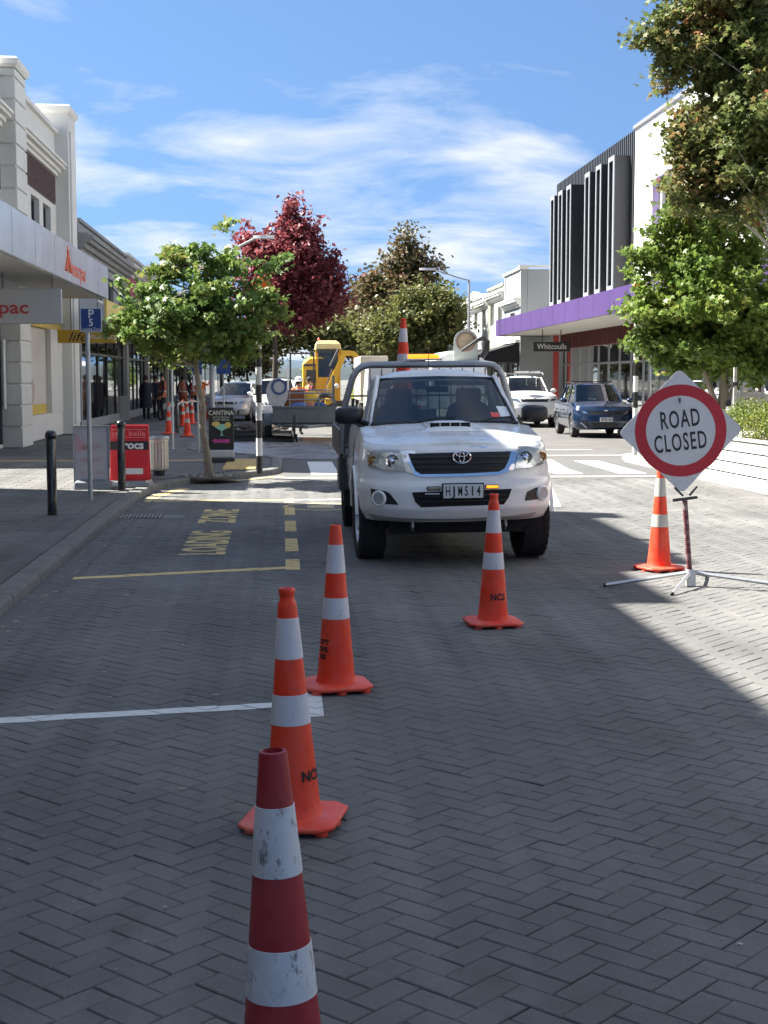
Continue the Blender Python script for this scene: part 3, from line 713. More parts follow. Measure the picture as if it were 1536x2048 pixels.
ob('plate_frame', MB().bx(pc[0]-.188, pc[0]+.188, py_+.006, py_+.05, pc[1]-.071, pc[1]+.071), M_BLK, pl, bevel=.004)
mb = MB()
for i_, c_ in enumerate('HJM514'): put_text(mb, c_, facing((pc[0]-.137+i_*.0548, py_-.002, pc[1]-.002)), size=.122, xs={'M': .46, 'J': .95, '1': .8}.get(c_, .56), bold=.0012, extrude=.001)
ob('plate_lettering', mb, M_BLACKP, pl)
intake = upatch('lower_intake', [(565, 1120), (750, 1114), (1000, 1106), (1178, 1098), (1160, 1150), (1130, 1194), (1000, 1200), (800, 1206), (620, 1212), (585, 1180)], M_DARK, .004)
for ya in (1140, 1172):
    rows = []
    for k in range(13):
        x, z = UL(600+k*45, ya-(600+k*45-850)*.02); y = sh.front(x, z); rows.append([(x, y-.005, z-.006), (x, y-.018, z-.005), (x, y-.018, z+.005), (x, y-.005, z+.006)])
    ob('bar', MB().loft(rows), M_BLK, intake)
for side, cen, r_, tri in ((-1, (363, 1157), .058, [(310, 1096), (400, 1112), (430, 1128), (484, 1197), (400, 1192), (320, 1190)]), (1, (1363, 1124), .056, [(1257, 1172), (1270, 1118), (1326, 1090), (1392, 1085), (1385, 1150), (1325, 1165)])):
    rc = upatch('fog_recess', tri, M_BLK, .003)
    x, z = UL(*cen); y = sh.front(x, z); sl = (sh.front(x+.01, z)-sh.front(x-.01, z))/.02
    Mx = Matrix.Translation((x, y-.004, z)) @ Matrix.Rotation(math.atan(sl), 4, 'Z') @ Matrix.Rotation(R(90), 4, 'X')
    ob('fog_bezel', MB().lathe([(r_*1.25, -.01), (r_*1.25, .012), (r_*1.05, .022), (r_*.92, .014)], 24, M=Mx, cap=False), M_WPAINT, rc, smooth=40)
    lb = MB().lathe([(r_*.93, .0), (r_*.93, .012), (.001, .018)], 24, M=Mx, cap=False)
    for k in (-1, 0, 1): lb.add([Mx @ Vector(q) for q in ((-r_*.7, k*r_*.45-.003, .022), (r_*.7, k*r_*.45-.003, .022), (r_*.7, k*r_*.45+.003, .022), (-r_*.7, k*r_*.45+.003, .022))], [(0, 1, 2, 3)])
    ob('fog_cover', lb, mat('fog_cover_grey', (.42, .43, .44), .4, .1, var=.08), rc, smooth=30)
upatch('lower_valance', [(290, 1248), (420, 1268), (560, 1282), (860, 1284), (1160, 1264), (1330, 1240), (1300, 1270), (1160, 1288), (860, 1300), (560, 1302), (420, 1296), (330, 1284)], mat('valance_grey', (.34, .34, .33), .6, var=.1), .006)
for (xa, lit) in ((697, 0), (1056, 1)):
    x, z = UL(xa, 1088+(-4 if lit else 7)); y = sh.front(x, z)-.035
    q = ob('strobe_light', MB().bx(x-.062, x+.062, y, y+.035, z-.018, z+.018), M_BLK, ute, bevel=.012, seg=3)
    ob('strobe_lens', MB().bx(x-.054, x+.054, y-.010, y+.01, z-.012, z+.012), M_AMBER if lit else mat('strobe_unlit', (.30, .27, .20), .3, var=.1), q, bevel=.008, seg=3)
x, z = UL(690, 1128); ob('bracket', MB().bx(x-.065, x+.065, sh.front(x, z)-.03, sh.front(x, z)-.01, z-.006, z+.006), mat('steel_bracket', (.5, .5, .5), .4, .8), ute)
# bonnet scoop
sc0 = [(-.20, -.10, .0), (.20, -.10, .0)]
def bz(x, y): w = .86; return lerp_pts(sh.ztop, y)+(.035+.02*min(1, max(0, (y+.75)/.6)))*(1-abs(x/.8)**2.4)
rows = []
for (y, hh, w) in ((-.22, .0, .30), (-.17, .012, .27), (-.125, .03, .245), (-.105, .062, .225), (-.06, .070, .22), (.05, .060, .22), (.2, .03, .23), (.33, .0, .25)):
    rows.append([Vector((w*(2*k/14-1), y, bz(w*(2*k/14-1), y)+hh*(1-abs(2*k/14-1)**6)+.002)) for k in range(15)])
scp = ob('bonnet_scoop', MB().grid(rows), M_WPAINT, ute, smooth=60)
ob('scoop_mouth', MB().grid([[Vector((x, y, bz(x, -.115)+h)) for x in (-.19, -.1, 0, .1, .19)] for (y, h) in ((-.128, .022), (-.113, .066))]), M_DARK, scp)
for x in (-.095, 0, .095): ob('scoop_bar', MB().bx(x-.004, x+.004, -.132, -.110, bz(0, -.12)+.018, bz(0, -.12)+.066), mat('scoop_bar_white', (.6, .6, .6), .4), scp)
# panel gaps, door, handle, mirrors
for s_ in (-1, 1):
    for yy in (.47, 1.62): ob('door_gap', MB().tube([(s_*sh.hw*(sh.rowat(t)[0])+s_*.0015, yy, .46+(1.235-.46)*t) for t in (0, .2, .4, .6, .8, 1)], .0035, 5), M_DARK, ute)
    ob('door_handle', MB().bx(s_*.90, s_*.93, 1.34, 1.52, .985, 1.015), M_BLK, ute, bevel=.01)
    mr = MB(); rows = []
    for (x, hh, dd) in ((.80, .055, .05), (.84, .085, .08), (.94, .088, .085), (1.02, .08, .075), (1.055, .055, .05)):
        zc = 1.345; yc = .62; rows.append([(s_*x, yc+dd*math.cos(a)*(1 if math.cos(a) < 0 else .55), zc+hh*math.copysign(abs(math.sin(a))**.6, math.sin(a))) for a in [2*math.pi*k/14 for k in range(14)]])
    mr.loft(rows); mo = ob('door_mirror', mr, M_BLK, ute, smooth=50)
    ob('mirror_arm', MB().tube([(s_*.72, .52, 1.26), (s_*.80, .60, 1.285), (s_*.86, .62, 1.30)], .026, 8), M_BLK, mo, smooth=50)
    ob('flare', MB().tube([(s_*.905, .475*math.cos(a), .40+.475*math.sin(a)) for a in [R(8+164*k/16) for k in range(17)]], .018, 6), M_WPAINT, ute, smooth=60)
ob('underbody', MB().bx(-.70, .70, -.55, 3.9, .34, .62), M_DARK, ute)
ob('wheel_well', MB().bx(-.84, .84, -.47, .47, .60, .98), M_DARK, ute)
ob('axle_beam', MB().bx(-.62, .62, -.62, -.5, .30, .44).tube([(-.7, 0, .36), (.7, 0, .36)], .05), M_DARK, ute)
for x in (-.42, .42): ob('tow_hook', MB().tube([(x, -.78, .44), (x, -.82, .38), (x, -.76, .345), (x, -.70, .40)], .012, 6), mat('hook_steel', (.35, .33, .3), .5, .7), ute)
for s_ in (-1, 1):
    wheel(ute, s_*.765, 0, .39, .26, s_, blocks=30, yaw=R(3)); wheel(ute, s_*.765, 3.085, .39, .26, s_, blocks=30)
    ob('mudflap', MB().bx(s_*.62, s_*.89, 2.58, 2.59, .28, .72), M_BLK, ute)
# cab inside: seats, headrests, steering wheel, mirror, stickers
for x in (-.36, .36):
    st = ob('seat', MB().loft([[(x+sx*w, y, z) for sx, y in ((-1, d0), (1, d0), (1, d1), (-1, d1))] for (z, w, d0, d1) in ((1.0, .24, 1.15, 1.32), (1.30, .24, 1.22, 1.38), (1.42, .20, 1.27, 1.40), (1.46, .12, 1.29, 1.39))]), M_SEAT, ute, bevel=.03, seg=3)
    ob('headrest', MB().bx(x-.13, x+.13, 1.28, 1.38, 1.44, 1.60), M_SEAT, st, bevel=.035, seg=3)
ob('steering_wheel', MB().tube([(-.36+.185*math.cos(a), .92+.08*math.sin(a), 1.30+.15*math.sin(a)) for a in [2*math.pi*k/24 for k in range(25)]], .016, 8, False).bx(-.5, -.22, .90, .94, 1.28, 1.31), M_INT, ute, smooth=50)
ob('rear_view_mirror', MB().bx(-.115, .115, .98, 1.01, 1.56, 1.625), M_BLK, ute, bevel=.02, seg=3)
ob('mirror_stem', MB().cyl((0, 1.0, 1.61), (0, 1.06, 1.69), .012, 8), M_BLK, ute)
def on_screen(u, v):
    a, b, c, d = Vector((-.715, .37, 1.265)), Vector((.715, .37, 1.265)), Vector((.60, 1.12, 1.705)), Vector((-.60, 1.12, 1.705))
    return a.lerp(d, v).lerp(b.lerp(c, v), u)+Vector((0, -1, .3))*(.07*(1-(2*u-1)**2)+.004)
ob('sticker', MB().add([on_screen(u, v) for u, v in ((.90, .10), (.975, .10), (.975, .34), (.90, .34))], [(0, 1, 2, 3)]), mat('label_pale', (.8, .85, .85), .5, var=.15, vscale=30), ws)
ob('sticker', MB().add([on_screen(u, v) for u, v in ((.835, .10), (.895, .10), (.895, .20), (.835, .20))], [(0, 1, 2, 3)]), mat('label_red', (.8, .08, .06), .5, var=.1), ws)
# tray with drop sides, headboard hoop, tool box
M_ALU = mat('dull_aluminium', (.33, .34, .35), .42, .75, var=.15, vscale=5, dirt=(.2, .19, .17), dirt_amt=.4)
M_TRAY = mat('tray_dark_steel', (.10, .105, .11), .55, .35, var=.2, vscale=5, dirt=(.18, .17, .15), dirt_amt=.4)
ob('tray_deck', MB().bx(-.93, .93, 1.86, 4.25, .84, .90), M_TRAY, ute, bevel=.006, seg=1)
for s_ in (-1, 1): ob('tray_side', MB().bx(min(s_*.93, s_*.965), max(s_*.93, s_*.965), 1.93, 4.25, .86, 1.16), M_TRAY, ute, bevel=.006, seg=1)
ob('tailgate', MB().bx(-.93, .93, 4.255, 4.29, .86, 1.16), M_TRAY, ute, bevel=.006, seg=1)
hp = [(-.93, 1.95, .90), (-.92, 1.95, 1.30), (-.90, 1.95, 1.42), (-.81, 1.95, 1.72), (-.77, 1.95, 1.79), (-.71, 1.95, 1.835), (-.62, 1.95, 1.852)]
ob('headboard_hoop', MB().tube(hp+[(-p[0], p[1], p[2]) for p in reversed(hp)], .037, 12), M_ALU, ute, smooth=60)
hb = MB()
for k in range(-5, 6): hb.cyl((k*.125, 1.95, .92), (k*.125, 1.95, 1.81), .007, 6)
hb.cyl((-.86, 1.95, 1.52), (.86, 1.95, 1.52), .011, 6).cyl((-.90, 1.95, 1.24), (.90, 1.95, 1.24), .018, 8)
ob('window_guard', hb, M_TRAY, ute)
ob('headboard_panel', MB().bx(-.88, .88, 1.935, 1.965, .90, 1.26), M_TRAY, ute)
ob('tool_box', MB().bx(-.97, -.60, 2.05, 2.56, .50, .835), M_TRAY, ute, bevel=.012)
ob('tool_box', MB().bx(.60, .97, 2.05, 2.56, .50, .835), M_TRAY, ute, bevel=.012)
bc = ob('beacon_bar', MB().bx(-.24, .16, 1.93, 2.05, 1.895, 1.915), mat('beacon_base_white', (.6, .6, .58), .5), ute, bevel=.008)
ob('beacon_lens', MB().loft([[(x, 1.99+d*math.cos(a), 1.937+.026*math.sin(a)) for a in [2*math.pi*k/12 for k in range(12)]] for x, d in ((-.21, .02), (-.19, .055), (.11, .055), (.13, .02))]), M_AMBER, bc, smooth=50)
ob('beacon_stem', MB().cyl((-.04, 1.99, 1.84), (-.04, 1.99, 1.90), .02, 8), M_BLK, bc)
ob('aerial', MB().cyl((-.03, 1.60, 1.78), (-.02, 1.62, 2.02), .004, 5), M_BLK, ute)

# ---- other cars
def car(name, label, loc, rz, paint, hw, yf, yr, ztop, zbot, gh, wy, wr, belt_y, cf=.45, cr=.35, bp=(), lights=True, group=None, rows=None, crown=.04, cat='car', rails=None, rimm=M_RIM, plate=None):
    t = thing(name, label, cat, loc, rz, group)
    s = Shell(hw, yf, yr, cf, cr, ztop, zbot, rows or [(0, .90, .05, -.05), (.12, .97, -.01, .0), (.40, 1.0, -.03, .02), (.60, .995, .0, .0), (.85, .965, .06, -.05), (1, .92, .14, -.10)])
    sk, tp_ = s.skin([(y, wr, wr*1.17) for y in wy], nrow=22)
    ob('body', sk, paint, t, smooth=45)
    ob('bonnet', s.deck(tp_, lambda y: crown, lambda y: y <= belt_y[0]+.08), paint, t, smooth=50)
    ob('interior_floor', s.deck(tp_, lambda y: 0, lambda y: belt_y[0] <= y <= belt_y[1], inset=.04, dz=-.06), M_INT, t)
    ob('boot_deck', s.deck(tp_, lambda y: crown*.5, lambda y: y >= belt_y[1]-.1), paint, t, smooth=50)
    greenhouse(t, paint, M_GLASS, M_GLASSD, *gh, s.ztop, gh[1][2]+.05, .03, bp=bp)
    ob('underbody', MB().bx(-hw*.78, hw*.78, yf+.35, yr-.3, wr*.7, wr*1.75), M_DARK, t)
    for y in wy: ob('wheel_well', MB().bx(-hw*.93, hw*.93, y-wr*1.15, y+wr*1.15, wr*1.5, wr*2.3), M_DARK, t)
    for y in wy:
        for sd in (-1, 1): wheel(t, sd*(hw-.125), y, wr, .22, sd, n=24, rim=rimm)
    Fn = lambda x, z, o=0.0: Vector((x, s.front(x, z)-o, z)); zt = lerp_pts(s.ztop, yf)
    for sd in (-1, 1):
        P = [(sd*hw*.58, zt-.17), (sd*hw*.90, zt-.13), (sd*hw*.90, zt-.045), (sd*hw*.66, zt-.08)]
        hl = ob('headlight', patch(P, Fn, .006, .03), M_REFL, t, smooth=50); ob('lens', patch(P, Fn, .020, .018), M_LENS, hl, smooth=50)
        ob('door_mirror', MB().ell((sd*(hw+.09), belt_y[0]+.30, lerp_pts(ztop, belt_y[0])+.06), (.11, .07, .075)), paint, t, smooth=60)
        for yy in (belt_y[0]+.25, (belt_y[0]+belt_y[1])/2+.1, belt_y[1]-.35):
            ob('door_gap', MB().tube([(sd*s.hw*(s.rowat(k)[0])+sd*.001, yy, lerp_pts(zbot, yy)+.08+(lerp_pts(ztop, yy)-lerp_pts(zbot, yy)-.08)*k) for k in (0, .3, .6, 1)], .004, 4), M_DARK, t)
        for yy in (belt_y[0]+.95, belt_y[1]-.75): ob('door_handle', MB().bx(sd*(hw-.02), sd*(hw+.018), yy, yy+.16, zt-.10, zt-.075), paint, t, bevel=.008)
    ob('grille', patch([(-hw*.50, zt-.19), (hw*.50, zt-.19), (hw*.54, zt-.09), (-hw*.54, zt-.09)], Fn, .006, .03), M_BLK, t, smooth=50)
    ob('lower_intake', patch([(-hw*.60, .30), (hw*.60, .30), (hw*.66, .44), (-hw*.66, .44)], Fn, .006, .03), M_BLK, t, smooth=50)
    ob('badge', MB().ell((0, s.front(0, zt-.07)-.02, zt-.075), (.06, .01, .022)), M_CHROME, t, smooth=60)
    yb = s.front(0, .52)-.03; pl_ = ob('number_plate', MB().bx(-.18, .18, yb, yb+.02, .47, .59), M_PLATE, t)
    if plate: q = MB(); put_text(q, plate, facing((0, yb-.002, .53)), size=.11, xs=.75, bold=.001, extrude=.001); ob('plate_lettering', q, M_BLACKP, pl_)
    for x in (-hw*.4, hw*.4):
        yy = gh[1][1]+.15; z0 = lerp_pts(ztop, yy)
        ob('seat', MB().bx(x-.22, x+.22, yy+.1, yy+.28, z0-.05, z0+.20).bx(x-.12, x+.12, yy+.13, yy+.23, z0+.2, z0+.36), M_SEAT, t, bevel=.03)
    ob('dashboard', MB().bx(-hw*.75, hw*.75, gh[0][1]+.03, gh[0][1]+.45, gh[0][2]-.06, gh[0][2]+.02), M_INT, t)
    if rails:
        for sd in (-1, 1): ob('roof_rail', MB().tube([(sd*rails[0], rails[1], rails[3]-.05), (sd*rails[0], rails[1]+.1, rails[3]), (sd*rails[0], rails[2]-.1, rails[3]), (sd*rails[0], rails[2], rails[3]-.05)], .018, 6), M_BLK, t)
        for yy in (rails[1]+.25, rails[2]-.3): ob('roof_bar', MB().bx(-rails[0]-.05, rails[0]+.05, yy, yy+.07, rails[3]+.005, rails[3]+.035), M_BLK, t)
    return t, s
M_BLUE = mat('deep_blue_paint', (.005, .022, .060), .2, .35, var=.05, coat=.9)
GH_SUV = ((.70, -.95, 1.02), (.56, -.15, 1.50), (.55, 1.55, 1.50), (.66, 2.05, 1.05))
SUVTOP = [(-2.15, .86), (-1.6, .93), (-1.0, 1.00), (0, 1.01), (1.8, 1.04), (2.15, .98)]
blue, bs = car('hatchback_car', 'dark blue hatchback car with black roof bars in front of the glass shopfront', (9.3, 43.1, 0), R(-2), M_BLUE, .90, -2.17, 2.17, SUVTOP, [(-2.2, .24), (2.2, .26)], GH_SUV, (-1.35, 1.35), .33, (-1.0, 1.85), bp=((.35, .38), (1.25, 1.2)), rails=(.58, -.05, 1.5, 1.585), plate='KWR 260')
for sd in (-1, 1): ob('bumper_trim', MB().tube([(sd*.55, bs.front(.55, .33)-.012, .30), (sd*.66, bs.front(.66, .36)-.012, .40), (sd*.72, bs.front(.72, .40)-.012, .44)], .016, 6), M_CHROME, blue)
GH_S2 = ((.72, -.80, 1.10), (.58, -.05, 1.62), (.57, 1.45, 1.62), (.68, 1.95, 1.12))
TOP2 = [(-2.1, .94), (-1.5, 1.02), (-.85, 1.08), (0, 1.10), (1.8, 1.12), (2.1, 1.05)]
car('sport_utility_car', 'white sport utility car with black grille parked behind the grey trailer', (-.22, 54.6, 0), R(2), M_WPAINT, .91, -2.1, 2.1, TOP2, [(-2.2, .28), (2.2, .3)], GH_S2, (-1.3, 1.3), .35, (-.85, 1.8), bp=((.4, .42), (1.2, 1.15)), rails=(.58, 0, 1.4, 1.70), crown=.05)
M_SILV = mat('silver_car_paint', (.50, .51, .53), .3, .3, var=.04, coat=.6)
car('parked_car', 'silver car parked at the kerb left of the white sport utility car', (-1.75, 60.0, 0), R(-14), M_SILV, .88, -2.1, 2.1, SUVTOP, [(-2.2, .24), (2.2, .26)], GH_SUV, (-1.3, 1.3), .32, (-1.0, 1.8), bp=((.35, .38),))
car('parked_car', 'small white car far down the road beyond the sport utility car', (1.35, 88.0, 0), 0, M_WPAINT, .86, -2.1, 2.1, SUVTOP, [(-2.2, .24), (2.2, .26)], GH_SUV, (-1.3, 1.3), .32, (-1.0, 1.8))
# white ute with canopy and ladder rack on the right
GH_U2 = ((.72, -.95, 1.24), (.60, -.30, 1.72), (.60, .55, 1.72), (.70, .62, 1.24))
TOPU = [(-2.5, 1.08), (-1.9, 1.12), (-1.0, 1.21), (.6, 1.22), (2.4, 1.22)]
wu, wus = car('utility_truck', 'white utility truck with ladder rack parked under the black shop awning', (8.75, 52.5, 0), R(0), M_WPAINT, .90, -2.55, 2.5, TOPU, [(-2.6, .36), (2.6, .42)], GH_U2, (-1.65, 1.45), .38, (-1.0, .62), cr=.12, crown=.06, cat='ute')
ob('canopy', MB().loft([[(x, y, z) for x in ()] or [(-w, y, 1.2), (w, y, 1.2), (w*.93, y, 1.74), (-w*.93, y, 1.74)] for y, w in ((.72, .86), (2.45, .86))]), M_WPAINT, wu, bevel=.05, seg=3)
for yy in (-.1, .75, 2.2): ob('rack_bar', MB().bx(-.72, .72, yy, yy+.05, 1.86, 1.90), M_ALU, wu)
for xx in (-.68, .68): ob('rack_rail', MB().tube([(xx, -.35, 1.80), (xx, -.2, 1.90), (xx, 2.35, 1.90)], .02, 6), M_ALU, wu)
ob('ladder', MB().bx(.1, .15, -.6, 2.6, 1.91, 1.97).bx(.5, .55, -.6, 2.6, 1.91, 1.97).bx(.15, .5, .2, .24, 1.93, 1.95).bx(.15, .5, 1.0, 1.04, 1.93, 1.95).bx(.15, .5, 1.8, 1.84, 1.93, 1.95), M_ALU, wu)
# ------------------------------------------------------------------ cones
def cone_mat(name, red, white, bands, fade, fade_amt, scuff=.5, sth=.57):
    """moulded cone: colour by real height (reflective sleeves), scuffs and sun-bleach"""
    m = bpy.data.materials.new(name); m.use_nodes = True; nt = m.node_tree; N = nt.nodes; L = nt.links; b = N['Principled BSDF']
    tc = N.new('ShaderNodeTexCoord'); nz = N.new('ShaderNodeTexNoise'); nz.inputs['Scale'].default_value = 6; nz.inputs['Detail'].default_value = 8; nz.inputs['Roughness'].default_value = .65; L.new(tc.outputs['Object'], nz.inputs['Vector'])
    oi = N.new('ShaderNodeObjectInfo'); ad = N.new('ShaderNodeVectorMath'); ad.operation = 'ADD'; L.new(tc.outputs['Object'], ad.inputs[0]); L.new(oi.outputs['Location'], ad.inputs[1]); L.new(ad.outputs[0], nz.inputs['Vector'])
    rp = N.new('ShaderNodeValToRGB'); L.new(nz.outputs['Fac'], rp.inputs[0]); rp.color_ramp.elements[0].position = .42; rp.color_ramp.elements[1].position = .72; rp.color_ramp.elements[1].color = (fade_amt,)*3+(1,)
    mx = N.new('ShaderNodeMix'); mx.data_type = 'RGBA'; L.new(rp.outputs[0], mx.inputs[0]); mx.inputs[6].default_value = (*red, 1); mx.inputs[7].default_value = (*fade, 1)
    sc = N.new('ShaderNodeTexNoise'); sc.inputs['Scale'].default_value = 30; sc.inputs['Detail'].default_value = 7; sc.inputs['Roughness'].default_value = .75
    mpn = N.new('ShaderNodeMapping'); mpn.inputs['Scale'].default_value = (1, 1, .5); L.new(ad.outputs[0], mpn.inputs[0]); L.new(mpn.outputs[0], sc.inputs['Vector'])
    r2 = N.new('ShaderNodeValToRGB'); L.new(sc.outputs['Fac'], r2.inputs[0]); r2.color_ramp.elements[0].position = sth; r2.color_ramp.elements[1].position = sth+.08; r2.color_ramp.elements[1].color = (scuff,)*3+(1,)
    m2 = N.new('ShaderNodeMix'); m2.data_type = 'RGBA'; L.new(r2.outputs[0], m2.inputs[0]); L.new(mx.outputs[2], m2.inputs[6]); m2.inputs[7].default_value = (*white, 1)
    L.new(m2.outputs[2], b.inputs['Base Color']); b.inputs['Roughness'].default_value = .5; b.inputs['Specular IOR Level'].default_value = .4
    return m
M_CONE = cone_mat('cone_orange', (.80, .042, .010), (.45, .06, .035), 0, (.80, .16, .10), .6, .45, .55)
M_CONEB = cone_mat('cone_base_orange', (.80, .060, .028), (.35, .06, .035), 0, (.80, .24, .17), .7, .3)
M_CONER = cone_mat('cone_dull_red', (.27, .014, .022), (.15, .014, .018), 0, (.36, .07, .08), .6, .5)
M_SLEEVE = cone_mat('cone_sleeve', (.62, .60, .63), (.30, .29, .30), 0, (.50, .48, .50), .6, .35)
M_SLEEVED = cone_mat('cone_sleeve_dirty', (.58, .59, .62), (.15, .14, .14), 0, (.42, .42, .43), .8, .9, .54)
M_LOGO = mat('cone_print_black', (.012, .01, .01), .6, var=.1)
def cone_r(z): return .106-(.106-.031)*(z-.04)/(.90-.04)
def make_cone(label, loc, rz, shell=M_CONE, base=M_CONEB, sleeve=M_SLEEVE, bands=((.395, .51), (.645, .80)), tip=True, logo=None, flat=False, group='traffic cones closing the road', seg=28):
    t = thing('traffic_cone', label, 'traffic cone', loc, rz, group)
    # body with a soft foot and a lipped tip
    prof = [(cone_r(.04)+.012, .036), (cone_r(.06)+.004, .052), (cone_r(.10), .10), (cone_r(.4), .40), (cone_r(.84), .84)]
    if tip: prof += [(cone_r(.855), .855), (.029, .862), (.027, .885), (.031, .893), (.032, .905), (.028, .912), (.019, .912), (.017, .90), (.017, .80)]
    else: prof += [(cone_r(.90), .895), (.029, .905), (.022, .907), (.021, .90), (.018, .80)]
    ob('cone_body', MB().lathe(prof, seg, cap=False), shell, t, smooth=45)
    for (a, b) in bands:
        ob('reflective_sleeve', MB().lathe([(cone_r(a)+.0005, a), (cone_r(a)+.0018, a+.001), (cone_r(b)+.0018, b-.001), (cone_r(b)+.0005, b)], seg, cap=False), sleeve, t, smooth=45)
    # octagonal-cornered foot plate
    def octo(h, c, z): return [(h, -h+c, z), (h, h-c, z), (h-c, h, z), (-h+c, h, z), (-h, h-c, z), (-h, -h+c, z), (-h+c, -h, z), (h-c, -h, z)]
    c = .075 if flat else .05
    bs = ob('base', MB().loft([octo(.180, c, .016), octo(.186, c, .022), octo(.186, c, .034), octo(.172, c*.9, .042), octo(.115, .04, .046)]), base, t, smooth=30, bevel=.004)
    for k, (x, y) in enumerate([(sx*.135, sy*.135) for sx in (-1, 1) for sy in (-1, 1)]+[(0, .155), (0, -.155), (.155, 0), (-.155, 0)]):
        ob('foot', MB().lathe([(.028, 0), (.028, .018)], 10, o=(x, y, 0)), base, bs)
    if logo:
        for (s_, zz, sz, ang) in logo:
            q = MB(); r0 = lambda z: cone_r(z)+.0022
            vs, fs = text_geo(s_, size=sz, xs=.95, bold=.002, extrude=0)
            q.add([(r0(zz+y)*math.sin(ang+x/r0(zz)), -r0(zz+y)*math.cos(ang+x/r0(zz)), zz+y) for x, y, _ in vs], fs)
            ob('printed_logo', q, M_LOGO, t)
    return t
def G(px, py): p = onZ(px, py); return (p.x, p.y, 0)
# nearest, dull red, base below the frame
make_cone('faded dark red cone with scuffed dirty sleeves, standing before the other cones', (.0, 3.06, 0), R(8), M_CONER, M_CONER, M_SLEEVED, bands=((.37, .485), (.64, .79)), tip=False, seg=48).rotation_euler[1] = R(-1.6)
make_cone('orange cone with lipped tip and square foot beside the white parking line end', (.035, 5.44, 0), R(-14), logo=[('NCS', .20, .055, R(66))], seg=40).rotation_euler[1] = R(-1.5)
make_cone('orange cone with plain tip and cut cornered foot in the open roadway', (.285, 7.86, 0), R(10), tip=False, flat=True, logo=[('CITY', .27, .035, R(-62)), ('CIVIL', .23, .035, R(-62)), ('NZ', .19, .035, R(-62))], seg=40)
c3 = make_cone('orange cone printed NCS with a sun bleached base in front of the truck grille', (1.445, 9.85, 0), R(6), logo=[('NCS', .205, .062, R(8))], seg=40)
c5 = make_cone('orange cone with grey top sleeve behind the round road closed sign', (3.34, 12.62, 0), R(24), bands=((.39, .50), (.66, .82)), tip=False, sleeve=cone_mat('cone_sleeve_grey', (.52, .50, .45), (.30, .29, .27), 0, (.42, .40, .37), .6, .3))
# cones riding nested on the ute tray
for k in range(6):
    r = copy_tree(c3) if k else make_cone('', (0, 0, 0), 0)
    r.location = (UTE.x-.20, UTE.y+2.95, .905+k*.113); r.rotation_euler = (0, 0, R(4*k)); r['label'] = ['lowest orange cone of the stack standing on the truck tray', 'second orange cone up in the stack on the truck tray', 'third orange cone up in the stack on the truck tray', 'fourth orange cone up in the stack on the truck tray', 'fifth orange cone up, under the topmost of the truck tray stack'][k] if k < 5 else 'orange cone topping the stack on the truck tray, above the cab roof'
    r['group'] = 'cones stacked on the truck tray'
    if k:
        for ch in list(r.children):
            if ch.name.startswith('printed_logo'): bpy.data.objects.remove(ch)
# far cones by the works (copies)
far = [((338, 868), FZ, 'orange cone beside the thin white pole on the shaded footpath'), ((375, 873), FZ, 'amber orange cone on the footpath right of the dark bollard'),
       ((366, 852), FZ, 'first orange cone past the dark bollard in the taped row'), ((384, 848), FZ, 'second orange cone past the dark bollard in the taped row'), ((403, 842), FZ, 'third orange cone past the dark bollard in the taped row'),
       ((413, 836), FZ, 'last orange cone of the taped row, nearest the silver car'), ((452, 818), 0, 'orange cone standing by the silver parked car'), ((526, 836), 0, 'orange cone between the striped crossing pole and the white car'),
       ((705, 833), 0, 'orange cone on the road beyond the truck hoop')]
M_AMB = cone_mat('cone_amber', (.62, .16, .03), (.40, .10, .03), 0, (.60, .2, .1), .5, .3)
for (p, z, lab) in far:
    q = onZ(p[0], p[1], z); r = dup(c5, q, random.uniform(0, 1.5), lab, 'far cones at the road works')
# ------------------------------------------------------------------ road closed sign
SG = Vector((3.34, 11.60, 0))
sg = thing('road_sign', 'diamond shaped ROAD CLOSED sign with red ring on a folding stand', 'road sign', SG)
M_SGW = mat('sign_white', (.56, .57, .60), .4, var=.06, vscale=3, dirt=(.36, .36, .37), dirt_amt=.55, dirt_scale=4)
M_SGR = mat('sign_red', (.42, .012, .022), .42, var=.08, vscale=4)
M_LEG = mat('galvanised_leg', (.52, .53, .54), .45, .55, var=.12, vscale=12)
M_POLE = mat('pole_maroon_flaking', (.12, .022, .03), .6, var=.2, vscale=10, dirt=(.5, .47, .46), dirt_amt=.9, dirt_scale=9)
def sgl(px, py, y=0): p = onY(px, py, SG.y+y)-SG; return (p.x, p.z)
cx, cz = sgl(1359.5, 862); half = .507
tilt = R(1.5)
fs_ = facing((cx, -.03, cz), (math.sin(R(-9))*.0-.05, -1, .03), (-.035, 0, 1))
def rdiam(h, rad, n=7):
    pts = []
    for k, (ax, ay) in enumerate(((h, 0), (0, h), (-h, 0), (0, -h))):
        a0 = math.atan2(ay, ax); d = h-rad*math.sqrt(2); c = (d*math.cos(a0), d*math.sin(a0))
        for i in range(n): a = a0-R(45)+R(90)*i/(n-1); pts.append((c[0]+rad*math.cos(a), c[1]+rad*math.sin(a)))
    return pts
pn = ob('sign_panel', MB().prism(rdiam(half, .045), lambda u, v: fs_(u, v, 0), lambda u, v: fs_(u, v, -.004)), M_SGW, sg)
n = 64; ro_, ri_ = .373, .283; ring_c = (-.0, .004)
mb = MB(); mb.loft([[fs_(ring_c[0]+r*math.cos(2*math.pi*k/n), ring_c[1]+r*1.0*math.sin(2*math.pi*k/n), .0015) for k in range(n)] for r in (ro_, ri_)], True, False); ob('red_ring', mb, M_SGR, pn)
